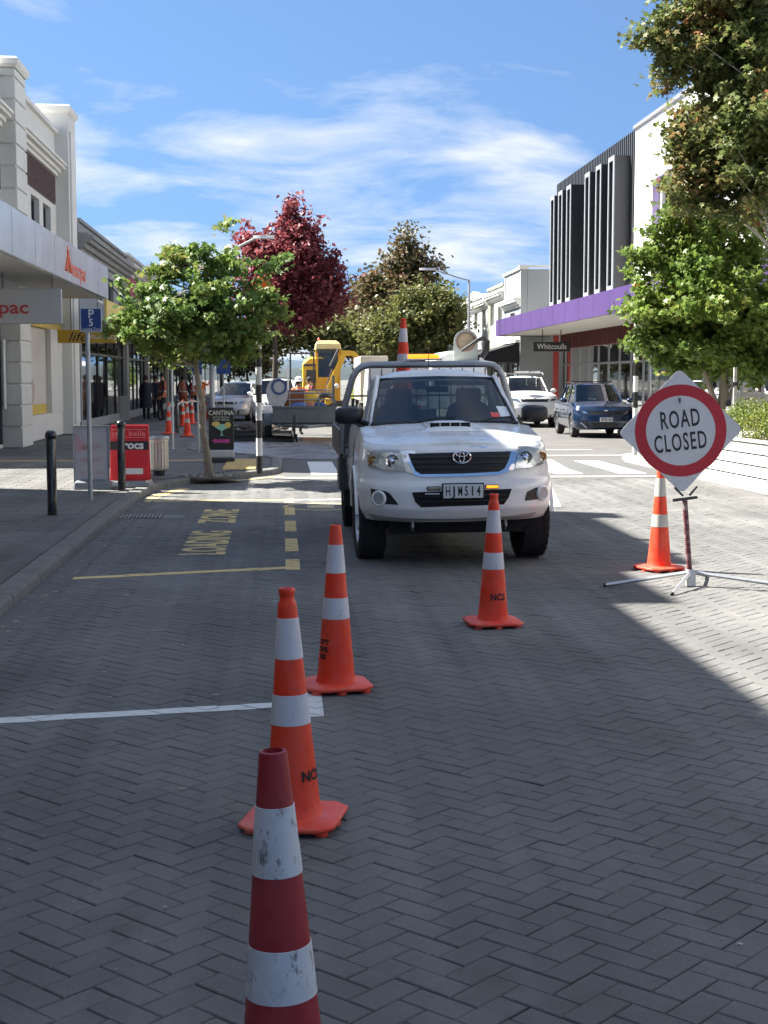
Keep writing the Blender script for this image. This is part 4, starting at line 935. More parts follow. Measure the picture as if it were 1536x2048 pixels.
for s_, dx, dy, sz, xs in (('ROAD', -.004, .092, .20, .535), ('CLOSED', -.004, -.095, .20, .525)):
    q = MB(); put_text(q, s_, lambda x, y, d: fs_(x*math.cos(R(4.5))-y*math.sin(R(4.5))+dx, y*math.cos(R(4.5))+x*math.sin(R(4.5))+dy, .0025+d), size=sz, xs=xs, bold=.0025, extrude=0, space=1.16)
    ob('lettering', q, M_BLACKP, pn)
ob('bolt', MB().ell(fs_(-.003, .255, .006), (.010, .006, .014)).bx(*[c for q in zip(fs_(-.008, .225, .002), fs_(.004, .262, .008)) for c in sorted(q)]), mat('bolt_dull', (.10, .09, .08), .6, .5), pn)
ob('backing_rib', MB().tube([fs_(0, -.45, -.02), fs_(0, .42, -.02)], .014, 6), M_LEG, pn)
bx0 = sgl(1368, 997); foot = (sgl(1381, 1168)[0], 0)
M_BLKM = mat('black_steel', (.022, .023, .024), .5, .4, var=.2)
ob('clamp_bar', MB().tube([(bx0[0]-.10, -.03, bx0[1]-.012), (bx0[0]+.10, -.03, bx0[1]+.012)], .0135, 6), M_BLKM, sg)
for (a, b) in (((1346, 974), (1363, 991)), ((1391, 972), (1376, 990))):
    A, B = sgl(*a), sgl(*b); ob('clamp_arm', MB().tube([(A[0], -.045, A[1]), (B[0], -.045, B[1])], .009, 6), M_BLKM, sg)
ob('pole', MB().tube([(foot[0], 0, .02), (bx0[0], -.02, bx0[1])], .0215, 10), M_POLE, sg, smooth=40)
hub = Vector((foot[0], 0, .125))
ob('hub', MB().bx(hub.x-.035, hub.x+.035, -.035, .035, .0, .14), M_LEG, sg, bevel=.008)
for ang, ln in ((R(178), .70), (R(240), .56), (R(-12), .82), (R(62), .62)):
    e = Vector((hub.x+math.cos(ang)*ln, math.sin(ang)*ln, .014)); lg = ob('leg', MB().tube([hub+Vector((math.cos(ang)*.03, math.sin(ang)*.03, -.01)), e], .0165, 4), M_LEG, sg)
    ob('leg_end', MB().tube([e, e+(e-hub).normalized()*.02], .0175, 4), M_BLKM, lg)

# ------------------------------------------------------------------ footpath furniture, left
def bollard(label, loc, h=.98, r=.058):
    t = thing('bollard', label, 'bollard', loc, 0, 'black steel bollards along the kerb')
    ob('post', MB().lathe([(r, 0), (r, h-.10), (r*.92, h-.09), (r*.92, h-.075)], 20), M_BOLL, t, smooth=35)
    ob('cap', MB().lathe([(r*1.02, h-.078), (r*1.18, h-.062), (r*1.22, h-.04), (r*1.16, h-.012), (r*.85, h+.012), (r*.4, h+.022), (.002, h+.024)], 20), M_BOLL, t, smooth=60)
    return t
M_BOLL = mat('bollard_black', (.010, .010, .011), .28, var=.2, vscale=8, coat=.4)
bollard('black domed bollard nearest the kerb, beside the parking sign pole', onZ(105, 1030, FZ))
bollard('black domed bollard standing in front of the red advertising board', onZ(244, 978, FZ))
bollard('black domed bollard beside the white pole near the taped cones', onZ(354, 866, FZ))
M_GALV = mat('galvanised_pole', (.42, .43, .44), .5, .5, var=.1, vscale=6)
p = onZ(181, 1001, FZ); ps = thing('parking_sign', 'blue P 5 loading zone parking sign on a grey pole', 'parking sign', p)
zt_ = onY(181, 617, p.y).z-FZ
ob('pole', MB().lathe([(.042, 0), (.042, .02), (.030, .025), (.030, zt_)], 16), M_GALV, ps, smooth=35)
a = onY(161, 664, p.y-.04)-Vector(p); b = onY(203, 616, p.y-.04)-Vector(p)
M_SBL = mat('sign_blue', (.012, .045, .19), .4, var=.05); M_SWT = mat('sign_border_white', (.62, .63, .64), .45, var=.04)
sp = ob('sign_plate', MB().bx(a.x, b.x, -.045, -.040, a.z, b.z), M_SWT, ps, bevel=.003, seg=1)
ob('blue_field', MB().bx(a.x+.010, b.x-.010, -.0475, -.044, a.z+.012, b.z-.010), M_SBL, sp)
cxx = (a.x+b.x)/2; hh = b.z-a.z
for s_, zz, sz, xs in (('P', .74, .155, 1.0), ('5', .38, .135, .9), ('Loading Zone', .115, .056, .80)):
    q = MB(); put_text(q, s_, facing((cxx, -.049, a.z+hh*zz)), size=sz, xs=xs, bold=.003 if len(s_) < 3 else .0008, extrude=0); ob('lettering', q, M_SWT, sp)
# pale translucent display board with a weighted base
p = onZ(187, 977, FZ); bd = thing('display_board', 'pale grey sandwich board with faded pink print behind the parking pole', 'sandwich board', p)
L0 = onY(150, 970, p.y)-Vector(p); R0 = onY(221, 970, p.y)-Vector(p); Ht = onY(187, 851, p.y).z-FZ; w0, w1 = L0.x, R0.x
ob('panel', MB().bx(w0+.02, w1-.02, -.10, -.07, .10, Ht-.02), mat('board_pale', (.50, .47, .48), .35, var=.05), bd)
for x in (w0, w1-.02): ob('frame_post', MB().bx(x, x+.02, -.115, -.065, .0, Ht), M_ALU, bd, bevel=.003, seg=1)
ob('frame_rail', MB().bx(w0+.02, w1-.02, -.115, -.065, Ht-.02, Ht), M_ALU, bd)
ob('base', MB().loft([[(w0+.01, -.22, 0), (w1+.02, -.22, 0), (w1+.02, .20, 0), (w0+.01, .20, 0)], [(w0+.02, -.20, .10), (w1, -.20, .10), (w1, .18, .10), (w0+.02, .18, .10)], [(w0+.06, -.13, .14), (w1-.06, -.13, .14), (w1-.06, .02, .14), (w0+.06, .02, .14)]]), mat('base_grey', (.20, .215, .24), .5, var=.1), bd, bevel=.012)
ob('back_panel', MB().bx(w0+.02, w1-.02, .05, .07, .10, Ht-.06), mat('board_back', (.4, .38, .38), .5), bd)
M_PINK = mat('faded_pink_print', (.52, .22, .24), .5, var=.15, vscale=20)
cm = (w0+w1)/2
for s_, zz, sz in (('20% OFF', .66, .085), ('ALL  DAY', .46, .08), ('UP TO 50%', .26, .075)):
    q = MB(); put_text(q, s_, facing((cm, -.1025, Ht*zz)), size=sz, xs=.9, extrude=0); ob('lettering', q, M_PINK, bd)
ob('print_shape', MB().add([(w0+.03, -.1025, Ht*.9), (cm-.02, -.1025, Ht*.62), (w0+.06, -.1025, Ht*.58), (w0+.03, -.1025, Ht*.66)], [(0, 1, 2, 3)]), mat('faded_pink_light', (.58, .36, .37), .5), bd)
# red advertising board
p = onZ(262, 972, FZ); rd = thing('advertising_board', 'red advertising board with black band, white arrow and grey base', 'sandwich board', p)
M_RED = mat('board_red', (.52, .012, .016), .38, var=.06)
wl, wr = (onY(222, 950, p.y)-Vector(p)).x, (onY(300, 950, p.y)-Vector(p)).x; Ht = onY(262, 850, p.y).z-FZ
ob('panel', MB().loft([[(wl, -.16, .09), (wr, -.16, .09), (wr, -.13, .09), (wl, -.13, .09)], [(wl+.02, -.05, Ht), (wr-.01, -.05, Ht), (wr-.01, -.02, Ht), (wl+.02, -.02, Ht)]]), M_RED, rd, bevel=.006)
ob('back_panel', MB().loft([[(wl, .13, .09), (wr, .13, .09), (wr, .16, .09), (wl, .16, .09)], [(wl+.02, .0, Ht), (wr-.01, .0, Ht), (wr-.01, .03, Ht), (wl+.02, .03, Ht)]]), M_RED, rd, bevel=.006)
ob('base', MB().loft([[(wl-.03, -.26, .0), (wr+.03, -.26, .0), (wr+.03, .26, .0), (wl-.03, .26, .0)], [(wl-.01, -.22, .09), (wr+.01, -.22, .09), (wr+.01, .22, .09), (wl-.01, .22, .09)]]), mat('base_grey', (.2, .2, .2)), rd, bevel=.02)
nrm = Vector((0, -1, .11/(Ht-.09))).normalized(); ft = lambda x, z: (x, -.16+.11*(z-.09)/(Ht-.09)-.003, z)
cm = (wl+wr)/2
def on_board(cx_, cz_): return facing(ft(cx_, cz_), nrm)
bnd = ob('black_band', MB().add([ft(wl+.005, Ht*.60), ft(wr-.005, Ht*.60), ft(wr-.008, Ht*.74), ft(wl+.01, Ht*.74)], [(0, 1, 2, 3)]), M_BLACKP, rd)
q = MB(); put_text(q, 'crocs', on_board(cm+.02, Ht*.672), size=.165, xs=1.05, bold=.006, extrude=.0015); ob('lettering', q, M_SWT, bnd)
q = MB(); put_text(q, 'mia bella', on_board(cm, Ht*.862), size=.105, xs=1.15, bold=.001, extrude=.001, space=1.1); ob('lettering', q, mat('pink_print', (.75, .25, .24), .5), rd)
fz_ = [(wl+.04, .80), (wr-.04, .80), (wr-.04, .93), (wl+.04, .93)]
ob('print_frame', MB().tube([Vector(ft(x, Ht*z))+nrm*.002 for x, z in fz_+fz_[:1]], .004, 4), mat('pink_print', (.75, .25, .24), .5), rd)
ob('arrow', MB().add([ft(x, Ht*z) for x, z in ((wl+.12, .255), (wl+.20, .32), (wl+.20, .30), (wr-.09, .30), (wr-.09, .205), (wl+.20, .205), (wl+.20, .18))], [tuple(range(7))]), M_SWT, rd)
for x in (wl+.02, wr-.04): ob('corner_foot', MB().bx(x, x+.05, -.275, -.25, .07, .10), M_SWT, rd)
# slatted stainless litter bin
p = onZ(318, 951, FZ); bn = thing('litter_bin', 'stainless steel slatted litter bin beside the red advertising board', 'litter bin', p)
rb = .5*(onY(334, 900, p.y)-onY(302, 900, p.y)).x+.03; Ht = onY(318, 873, p.y).z-FZ
M_SS = mat('stainless_slats', (.48, .46, .42), .35, .8, var=.15, vscale=9)
for k in range(18):
    a_ = 2*math.pi*k/18; Mx = Matrix.Rotation(a_, 4, 'Z'); ob('slat', MB().bx(rb-.012, rb, -.036*rb/.25, .036*rb/.25, .10, Ht-.07, M=Mx), M_SS, bn)
ob('liner', MB().lathe([(rb-.03, .08), (rb-.03, Ht-.08)], 24), mat('bin_liner_dark', (.07, .068, .062), .7), bn, smooth=40)
for z0, z1 in ((.09, .13), (.44, .46), (Ht-.10, Ht-.05)): ob('band', MB().lathe([(rb+.002, z0), (rb+.004, z0+.005), (rb+.004, z1), (rb-.01, z1+.004)], 24, cap=False), M_SS, bn, smooth=40)
ob('rim', MB().lathe([(rb+.012, Ht-.05), (rb+.016, Ht-.02), (rb+.004, Ht), (rb-.05, Ht-.004), (rb-.06, Ht-.05)], 24, cap=False), M_ALU, bn, smooth=40)
ob('foot', MB().lathe([(rb*.6, 0), (rb*.6, .09)], 16), M_BLK, bn)
# black sandwich board
p = onZ(445, 924, FZ); cb = thing('sandwich_board', 'black sandwich board with drink picture and pink arrow behind the tree', 'sandwich board', p)
wl, wr = (onY(418, 900, p.y)-Vector(p)).x, (onY(468, 900, p.y)-Vector(p)).x; Ht = onY(445, 815, p.y).z-FZ
ob('panel', MB().bx(wl, wr, -.06, -.03, .24, Ht), M_BLACKP, cb, bevel=.01); ob('back_panel', MB().bx(wl, wr, .05, .08, .24, Ht), M_BLACKP, cb, bevel=.01)
ob('tank_base', MB().bx(wl-.01, wr+.01, -.2, .2, .0, .09), mat('base_black', (.03, .03, .03), .5), cb, bevel=.02); ob('tank', MB().bx(wl, wr, -.17, .17, .09, .235), mat('tank_grey', (.45, .46, .48), .5), cb, bevel=.02)
cm = (wl+wr)/2; M_TEAL = mat('print_teal', (.25, .55, .45), .5); M_MAG = mat('print_magenta', (.45, .05, .25), .5); M_YPR = mat('print_yellow', (.65, .5, .12), .5)
q = MB(); put_text(q, 'CANTINA', facing((cm, -.063, Ht*.90)), size=.125, xs=.86, bold=.002, extrude=0); ob('lettering', q, mat('print_cream', (.6, .6, .5), .5), cb)
for zz in (.82, .775): q = MB(); put_text(q, 'TACOS TEQUILA', facing((cm, -.063, Ht*zz)), size=.048, xs=.9, extrude=0); ob('lettering', q, mat('print_cream', (.6, .6, .5), .5), cb)
ob('drink_picture', MB().add([(cm+x, -.063, Ht*z) for x, z in ((-.17, .70), (.16, .70), (.12, .63), (.02, .575), (.02, .51), (.06, .49), (-.04, .49), (0, .51), (0, .575), (-.10, .63))], [tuple(range(10))]), M_TEAL, cb)
ob('fruit_picture', MB().add([(cm+.13+.06*math.cos(a_), -.0645, Ht*.68+.06*math.sin(a_)) for a_ in [2*math.pi*k/14 for k in range(14)]], [tuple(range(14))]), M_YPR, cb)
ob('fruit_picture', MB().add([(cm-.10+.08*math.cos(a_), -.0645, Ht*.70+.05*math.sin(a_)) for a_ in [2*math.pi*k/14 for k in range(14)]], [tuple(range(14))]), M_YPR, cb)
ob('arrow', MB().add([(cm+x, -.0635, Ht*z) for x, z in ((-.18, .39), (-.10, .435), (-.10, .415), (.16, .42), (.16, .355), (-.10, .36), (-.10, .34))], [tuple(range(7))]), M_MAG, cb)
# crossing poles
M_PW = mat('pole_white', (.66, .66, .65), .5, var=.06); M_PB = mat('pole_black', (.012, .012, .013), .45, var=.1)
def zebra_pole(label, loc, h, first_black, ball=True):
    t = thing('crossing_pole', label, 'crossing pole', loc, 0, 'black and white crossing poles'); n_ = 10; bl = h/n_
    for k in range(n_):
        z0 = k*bl; ob('band', MB().lathe([(.052, z0), (.052, z0+bl)], 14), M_PB if (k % 2 == 0) == first_black else M_PW, t, smooth=35)
    if ball:
        ob('beacon_disc', MB().lathe([(.001, -.012), (.142, -.012), (.15, 0), (.142, .012), (.001, .012)], 28, M=Matrix.Translation((.05, 0, h+.16)) @ Matrix.Rotation(R(90), 4, 'X')), mat('orange_disc', (.85, .12, .015), .4, var=.05), t, smooth=40)
        ob('lamp', MB().lathe([(.05, h), (.05, h+.05), (.02, h+.06)], 14), M_PB, t)
    return t
p = onZ(519, 947, FZ); zl = zebra_pole('black and white striped pole with orange disc by the tactile paving', p, onY(516, 590, p.y).z-FZ, True)
zebra_pole('black and white striped pole half hidden by the right hand tree', (7.35, 29.9, .10), 3.3, False)
def thin_pole(label, px, py, top, z=FZ, r=.025, m=None, name='sign_pole'):
    p = onZ(px, py, z); t = thing(name, label, 'pole', p); h = onY(px, top, p.y).z-z
    ob('pole', MB().lathe([(r*1.6, 0), (r*1.6, .015), (r, .02), (r, h)], 12), m or M_GALV, t, smooth=35); return t, h, p
t, h, p = thin_pole('thin white pole beside the far dark bollard', 346, 898, 730, m=M_PW)
t, h, p = thin_pole('grey pole carrying a small blue sign behind the young tree', 397, 905, 720)
ob('sign_plate', MB().bx(-.10, .10, -.04, -.03, h-.30, h), M_SBL, t); ob('sign_plate', MB().bx(-.10, .10, -.04, -.03, h-.55, h-.32), M_SWT, t)
t, h, p = thin_pole('grey pole with a square blue sign under the shop veranda', 448, 860, 722)
ob('sign_plate', MB().bx(-.22, .22, -.05, -.03, h-.4, h+.05), M_SBL, t)
# street lamps
def street_lamp(label, base, h, arm, hgt2):
    t = thing('street_lamp', label, 'street lamp', base, 0, 'street lamps')
    ob('post', MB().tube([(0, 0, 0), (0, 0, h)], [.09, .055], 12), M_GALV if h < 6.5 else M_TRAY, t, smooth=40)
    a = [Vector((0, 0, h)), Vector((arm*.25, 0, h+.22*hgt2)), Vector((arm*.6, 0, h+.62*hgt2)), Vector((arm*.85, 0, h+.9*hgt2))]
    ob('arm', MB().tube(a, .035, 8), M_GALV, t, smooth=40)
    ob('lamp_head', MB().loft([[(x, y*w, z) for y, z in ((-1, 0), (1, 0), (.7, .10), (-.7, .10))] for x, w, z0 in ((arm*.80, .06, 0), (arm*.9, .14, 0), (arm*1.12, .12, 0), (arm*1.2, .05, 0))]), M_PW, t, smooth=40).location = (0, 0, h+.9*hgt2-.02)
    return t
street_lamp('street lamp reaching over the road above the green tree', (-2.2, 46.0, FZ), 5.3, 1.65, .75)
lb = onY(930, 700, 60)
street_lamp('dark street lamp post with a camera arm before the grey gabled shops', (9.0, 70.0, 0), 6.4, -2.0, .55)
# hoarding board leaning by the shops
p = onZ(228, 842, FZ); t = thing('sandwich_board', 'grey boarded box sign standing outside the shaded shop door', 'sandwich board', (p.x, p.y, FZ))
ob('panel', MB().bx(-.55, .22, -.03, .03, .02, .95), mat('board_grey', (.33, .32, .30), .7, var=.12), t, bevel=.01); ob('side_panel', MB().bx(.24, .60, .0, .05, .02, .95), mat('board_grey2', (.36, .35, .34), .7, var=.1), t, bevel=.01)
q = MB(); put_text(q, 'TOP', facing((-.2, -.033, .22)), size=.30, extrude=0); ob('lettering', q, mat('board_print', (.18, .17, .16), .7), t)
# white plank planter with hedge, right
PL = [(7.13, 24.2), (7.26, 20.0)]
pt = thing('planter', 'long white plank sided planter along the right footpath', 'planter', (7.13, 24.4, .0))
M_PLK = mat('planter_plank_white', (.52, .52, .51), .6, var=.05, vscale=2, dirt=(.48, .47, .44), dirt_amt=.35)
hp_ = .72
for k in range(4):
    z0 = .02+k*.177
    for (y0, y1) in ((-9.2, -4.65), (-4.64, 0)):
        sx = lambda y: -y*.03
        ob('plank', MB().loft([[(sx(y), y, z0), (sx(y)+.035, y, z0), (sx(y)+.035, y, z0+.154), (sx(y), y, z0+.154)] for y in (y0+.003, y1-.003)]), M_PLK, pt, bevel=.006)
    ob('plank', MB().bx(.0, 3.0, .003, .04, z0, z0+.154), M_PLK, pt, bevel=.006)
ob('inner_liner', MB().loft([[(-y*.03+.036, y, 0), (3.0, y, 0), (3.0, y, hp_-.1), (-y*.03+.036, y, hp_-.1)] for y in (-9.2, -.01)]), mat('planter_liner', (.02, .02, .018), .9), pt)
ob('capping', MB().loft([[(-y*.03-.03, y, hp_), (-y*.03+.16, y, hp_), (-y*.03+.16, y, hp_+.035), (-y*.03-.03, y, hp_+.035)] for y in (-9.2, .05)]), M_PLK, pt, bevel=.006)
ob('soil', MB().loft([[(-y*.03+.13, y, hp_-.12), (3.0, y, hp_-.12), (3.0, y, hp_-.05), (-y*.03+.13, y, hp_-.05)] for y in (-9.2, 0)]), mat('soil', (.03, .022, .016), .95, var=.3, vscale=20), pt)
# litter: dry leaves and paper scraps on the paving, gutter leaves
def leaf_scatter():
    rr = random.Random(11); mb_ = MB(); spots = []
    for _ in range(150): spots.append((rr.uniform(-1.99, -1.80), rr.uniform(9, 21), .004, rr.uniform(.012, .035)))
    for _ in range(48): x = rr.uniform(-1.7, .9); spots.append((x, rr.uniform(7.6, 16), .003, rr.uniform(.012, .026)))
    for (px, py, s_) in ((365, 1580, .033), (65, 1545, .016), (290, 1885, .010), (700, 1460, .014), (600, 1405, .012), (1005, 1395, .014), (470, 1305, .02), (210, 1345, .02), (1480, 1890, .016), (1445, 1880, .012), (775, 1665, .016), (20, 1700, .012), (1123, 1786, .007), (1028, 1814, .008), (330, 1815, .01)):
        q = onZ(px, py); spots.append((q.x, q.y, .003, s_))
    for _ in range(170):
        z_ = rr.uniform(3.7, 9); xx = rr.uniform(-.25, .25)*z_; spots.append((xx*math.cos(YAW)+z_*math.sin(YAW), z_, .002, rr.uniform(.0025, .0065)))
    for (x, y, z, s_) in spots:
        a_ = rr.uniform(0, 6.28); k = 5; vs = [(x, y, z+s_*.25)]
        for i in range(2*k):
            r_ = s_*(1 if i % 2 == 0 else .45)*rr.uniform(.7, 1.2); b_ = a_+math.pi*i/k; vs.append((x+r_*math.cos(b_), y+r_*.7*math.sin(b_), z+rr.uniform(0, .2)*s_))
        mb_.add(vs, [(0, 1+i, 1+(i+1) % (2*k)) for i in range(2*k)])
    return mb_
lm = bpy.data.materials.new('dry_leaf'); lm.use_nodes = True
_n = lm.node_tree.nodes; _l = lm.node_tree.links; _g = _n.new('ShaderNodeNewGeometry'); _r = _n.new('ShaderNodeValToRGB'); _l.new(_g.outputs['Random Per Island'], _r.inputs[0]); _l.new(_r.outputs[0], _n['Principled BSDF'].inputs['Base Color'])
_r.color_ramp.elements[0].color = (.10, .07, .045, 1); _r.color_ramp.elements[1].color = (.50, .48, .44, 1); _e = _r.color_ramp.elements.new(.5); _e.color = (.30, .25, .18, 1)
lt_ = ob('fallen_leaves', leaf_scatter(), lm); tag(lt_, 'dry leaves and scraps lying in the gutter and on the paving', 'leaf litter', kind='stuff')
# ------------------------------------------------------------------ buildings
M_WALLW = mat('painted_render_white', (.62, .61, .57), .75, var=.05, vscale=.8, bump=.15, bscale=40, dirt=(.48, .47, .43), dirt_amt=.4, dirt_scale=.7)
M_TRIM = mat('painted_trim_white', (.66, .65, .61), .7, var=.05, vscale=2, dirt=(.5, .49, .45), dirt_amt=.3)
M_WGREY = mat('painted_render_grey', (.27, .29, .30), .75, var=.06, vscale=.8, dirt=(.2, .21, .21), dirt_amt=.4, dirt_scale=.8)
M_WPALE = mat('painted_render_pale', (.33, .345, .34), .75, var=.06, vscale=.8, dirt=(.36, .37, .36), dirt_amt=.4)
M_WGRN = mat('painted_render_sage', (.28, .30, .25), .75, var=.08, vscale=.8)
M_FRAME = mat('window_frame_white', (.6, .6, .58), .5, var=.04); M_FRAMED = mat('window_frame_dark', (.03, .032, .035), .4, .3, var=.1)
M_FRAMEA = mat('shopfront_aluminium', (.36, .37, .38), .35, .7, var=.08)
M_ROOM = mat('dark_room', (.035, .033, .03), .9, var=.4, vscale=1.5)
M_WIN = glass('window_glass', (.42, .45, .45)); M_WINW = glass('shop_glass', (.55, .58, .58))
M_BRICK = mat('purple_brick', (.075, .040, .038), .85, var=.35, vscale=5, coords='Object')
M_MORT = mat('mortar', (.20, .18, .16), .95, var=.15)
M_FASC = mat('fascia_panel_pale', (.52, .55, .58), .22, .05, var=.08, vscale=1.2, rvar=.08, dirt=(.40, .42, .44), dirt_amt=.5, dirt_scale=1.5)
M_SOFF = mat('soffit_white', (.52, .51, .48), .7, var=.05)
def window(parent, X, y0, y1, z0, z1, side, mull=1, frame=M_FRAME, pane=M_WIN, depth=.12, sill=True, room=True, trans=0):
    """window in a wall that runs along Y at X; side=+1 looks to +X"""
    fw = .06; xo = X; xi = X-side*depth
    f = MB(); X0, X1 = sorted((X-side*.10, X-side*.02))
    f.bx(X0, X1, y0, y1, z0, z0+fw).bx(X0, X1, y0, y1, z1-fw, z1).bx(X0, X1, y0, y0+fw, z0+fw, z1-fw).bx(X0, X1, y1-fw, y1, z0+fw, z1-fw)
    for k in range(1, mull): yy = y0+(y1-y0)*k/mull; f.bx(X0+.003, X1-.003, yy-fw/2, yy+fw/2, z0+fw, z1-fw)
    if trans: f.bx(X0+.004, X1-.004, y0+fw, y1-fw, trans-fw/2, trans+fw/2)
    w = ob('window', f, frame, parent)
    for k in range(mull):
        a = y0+(y1-y0)*k/mull; b = y0+(y1-y0)*(k+1)/mull; xg = X-side*.06
        ob('pane', MB().add([(xg, a, z0), (xg, b, z0), (xg, b, z1), (xg, a, z1)], [(0, 1, 2, 3)]), pane, w)
    if sill: Xa, Xb = sorted((X-side*.05, X+side*.10)); ob('sill', MB().bx(Xa, Xb, y0-.08, y1+.08, z0-.09, z0-.002), M_TRIM, w, bevel=.01, seg=1)
    return w
def wall_with_openings(name, parent, X, th, y0, y1, z0, z1, holes, m):
    """wall slab along Y at outer face X (thickness th towards -side) with rectangular holes"""
    ys = sorted(set([y0, y1]+[h[0] for h in holes]+[h[1] for h in holes])); zs = sorted(set([z0, z1]+[h[2] for h in holes]+[h[3] for h in holes]))
    mb = MB(); Xa, Xb = X, X+th
    solid = lambda a, b, c, d: not any(h[0] <= (a+b)/2 <= h[1] and h[2] <= (c+d)/2 <= h[3] for h in holes)
    idx = {}
    def vid(x, y, z):
        k = (round(x, 4), round(y, 4), round(z, 4))
        if k not in idx: idx[k] = len(mb.v); mb.v.append((x, y, z))
        return idx[k]
    def face(*p): mb.f.append(tuple(vid(*q) for q in p)); mb.mi.append(0)
    cells = {}
    for i in range(len(ys)-1):
        for j in range(len(zs)-1): cells[i, j] = solid(ys[i], ys[i+1], zs[j], zs[j+1])
    for (i, j), s_ in cells.items():
        if not s_: continue
        a, b, c, d = ys[i], ys[i+1], zs[j], zs[j+1]
        face((Xa, a, c), (Xa, b, c), (Xa, b, d), (Xa, a, d)); face((Xb, a, c), (Xb, a, d), (Xb, b, d), (Xb, b, c))
        if not cells.get((i-1, j)): face((Xa, a, c), (Xa, a, d), (Xb, a, d), (Xb, a, c))
        if not cells.get((i+1, j)): face((Xa, b, c), (Xb, b, c), (Xb, b, d), (Xa, b, d))
        if not cells.get((i, j-1)): face((Xa, a, c), (Xb, a, c), (Xb, b, c), (Xa, b, c))
        if not cells.get((i, j+1)): face((Xa, a, d), (Xa, b, d), (Xb, b, d), (Xb, a, d))
    return ob(name, mb, m, parent)
def cornice(parent, X, side, y0, y1, z, steps, m, name='cornice'):
    """stepped moulding; steps: (height, projection) from the bottom up"""
    prof = []; zz = z
    for h, p in steps: prof += [(p, zz), (p, zz+h)]; zz += h
    pts = [(0, z)]+prof+[(0, zz)]
    return ob(name, MB().loft([[(X+side*(p+.002), y, q) for p, q in pts] for y in (y0, y1)]), m, parent)
def brick_field(parent, X, side, y0, y1, z0, z1):
    pan = ob('brick_panel', MB().bx(min(X, X-side*.05), max(X, X-side*.05), y0, y1, z0, z1), M_MORT, parent); mb = MB(); rr = random.Random(int(y0*10)); row = 0; z = z0
    while z < z1-.03:
        y = y0-(.115 if row % 2 else 0)
        while y < y1:
            a, b = max(y, y0)+.005, min(y+.23, y1)-.005
            if b-a > .03: o = rr.uniform(.010, .018); mb.bx(min(X+.001*side, X+side*o), max(X+.001*side, X+side*o), a, b, z+.005, min(z+.076, z1)-.004)
            y += .235
        z += .08; row += 1
    q = ob('bricks', mb, M_BRICK, pan); q['kind'] = 'stuff'; return pan
def shopfront(parent, X, side, y0, y1, z0, z1, n, trans=None, frame=M_FRAMEA, stall=.35, stall_m=None, pane=M_WINW):
    """glazed shop bay: sill wall, posts, transom, panes"""
    fr = MB(); Xa, Xb = sorted((X, X-side*.08))
    for k in range(n+1): yy = y0+(y1-y0)*k/n; fr_ = MB().bx(Xa, Xb, yy-.035, yy+.035, z0+stall, z1); ob('mullion', fr_, frame, parent)
    if trans: ob('transom', MB().bx(Xa+.005, Xb-.005, y0, y1, trans-.04, trans+.04), frame, parent)
    for k in range(n):
        a = y0+(y1-y0)*k/n; b = y0+(y1-y0)*(k+1)/n; xg = X-side*.04
        ob('pane', MB().add([(xg, a, z0+stall), (xg, b, z0+stall), (xg, b, z1), (xg, a, z1)], [(0, 1, 2, 3)]), pane, parent)
    if stall > .05: Xc, Xd = sorted((X+side*.01, X-side*.2)); ob('stall_riser', MB().bx(Xc, Xd, y0, y1, z0, z0+stall), stall_m or M_TRIM, parent)

# near left building (beside the camera; its parapet casts the shade over the foreground)
FX = -6.05
nb = thing('shop_building', 'rendered two storey shop building with stepped parapet beside the side lane', 'building', (FX, 5, 0))
def near_block(y0, y1, h):
    hs = [(y-5, y+1.3-5, 5.2, 7.2) for y in [y0+.7+k*2.6 for k in range(int((y1-y0-1.4)/2.6)+1)] if y+1.3 < y1-.3]
    wall_with_openings('wall', nb, 0, -.35, y0-5, y1-5, 3.4, h, hs, M_WALLW)
    for (a, b, c, d) in hs: window(nb, 0, a, b, c, d, 1, 2)
    cornice(nb, 0, 1, y0-5, y1-5, h-.9, [(.12, .08), (.10, .18), (.08, .25)], M_TRIM)
    ob('parapet_cap', MB().bx(-.42, .10, y0-5, y1-5, h, h+.10), M_TRIM, nb)
    ob('upper_fill', MB().bx(-12, -.352, y0-5+.002, y1-5-.002, 3.4, h-1.2), M_WALLW, nb)
near_block(-14, 10.75, 12.4); near_block(10.752, 14.57, 9.45); near_block(14.572, 17.2, 10.0); near_block(17.202, 22.4, 10.9)
ob('corner_pier', MB().bx(-.5, .06, 16.8, 17.45, .09, 11.5), M_TRIM, nb, bevel=.02)
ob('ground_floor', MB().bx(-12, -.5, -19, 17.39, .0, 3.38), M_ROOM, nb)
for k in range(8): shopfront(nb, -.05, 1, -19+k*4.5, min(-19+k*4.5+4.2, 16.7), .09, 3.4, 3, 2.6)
for k in range(9): ob('pier', MB().bx(-.4, .02, -19.3+k*4.5, -19+k*4.5, .09, 3.4), M_WALLW, nb)

# outdoor-shop building: banded piers, brick panels, veranda
mbld = thing('shop_building', 'white two storey shop building with banded piers and brick panels', 'building', (0, 27, 0)); Y0 = 27.0
WX = -6.43
holes = [(36.6-Y0, 37.9-Y0, 5.4, 6.45), (38.5-Y0, 39.8-Y0, 5.4, 6.45), (40.4-Y0, 41.7-Y0, 5.4, 6.45), (30.6-Y0, 32.6-Y0, 4.9, 6.75)]
wall_with_openings('wall', mbld, WX, -.4, 2.2, 44.1-Y0, 4.3, 8.62, holes, M_WALLW)
for h in holes[:3]: window(mbld, WX-.12, *h, 1, 1, frame=M_FRAMED, sill=False)
window(mbld, WX-.1, *holes[3], 1, 2)
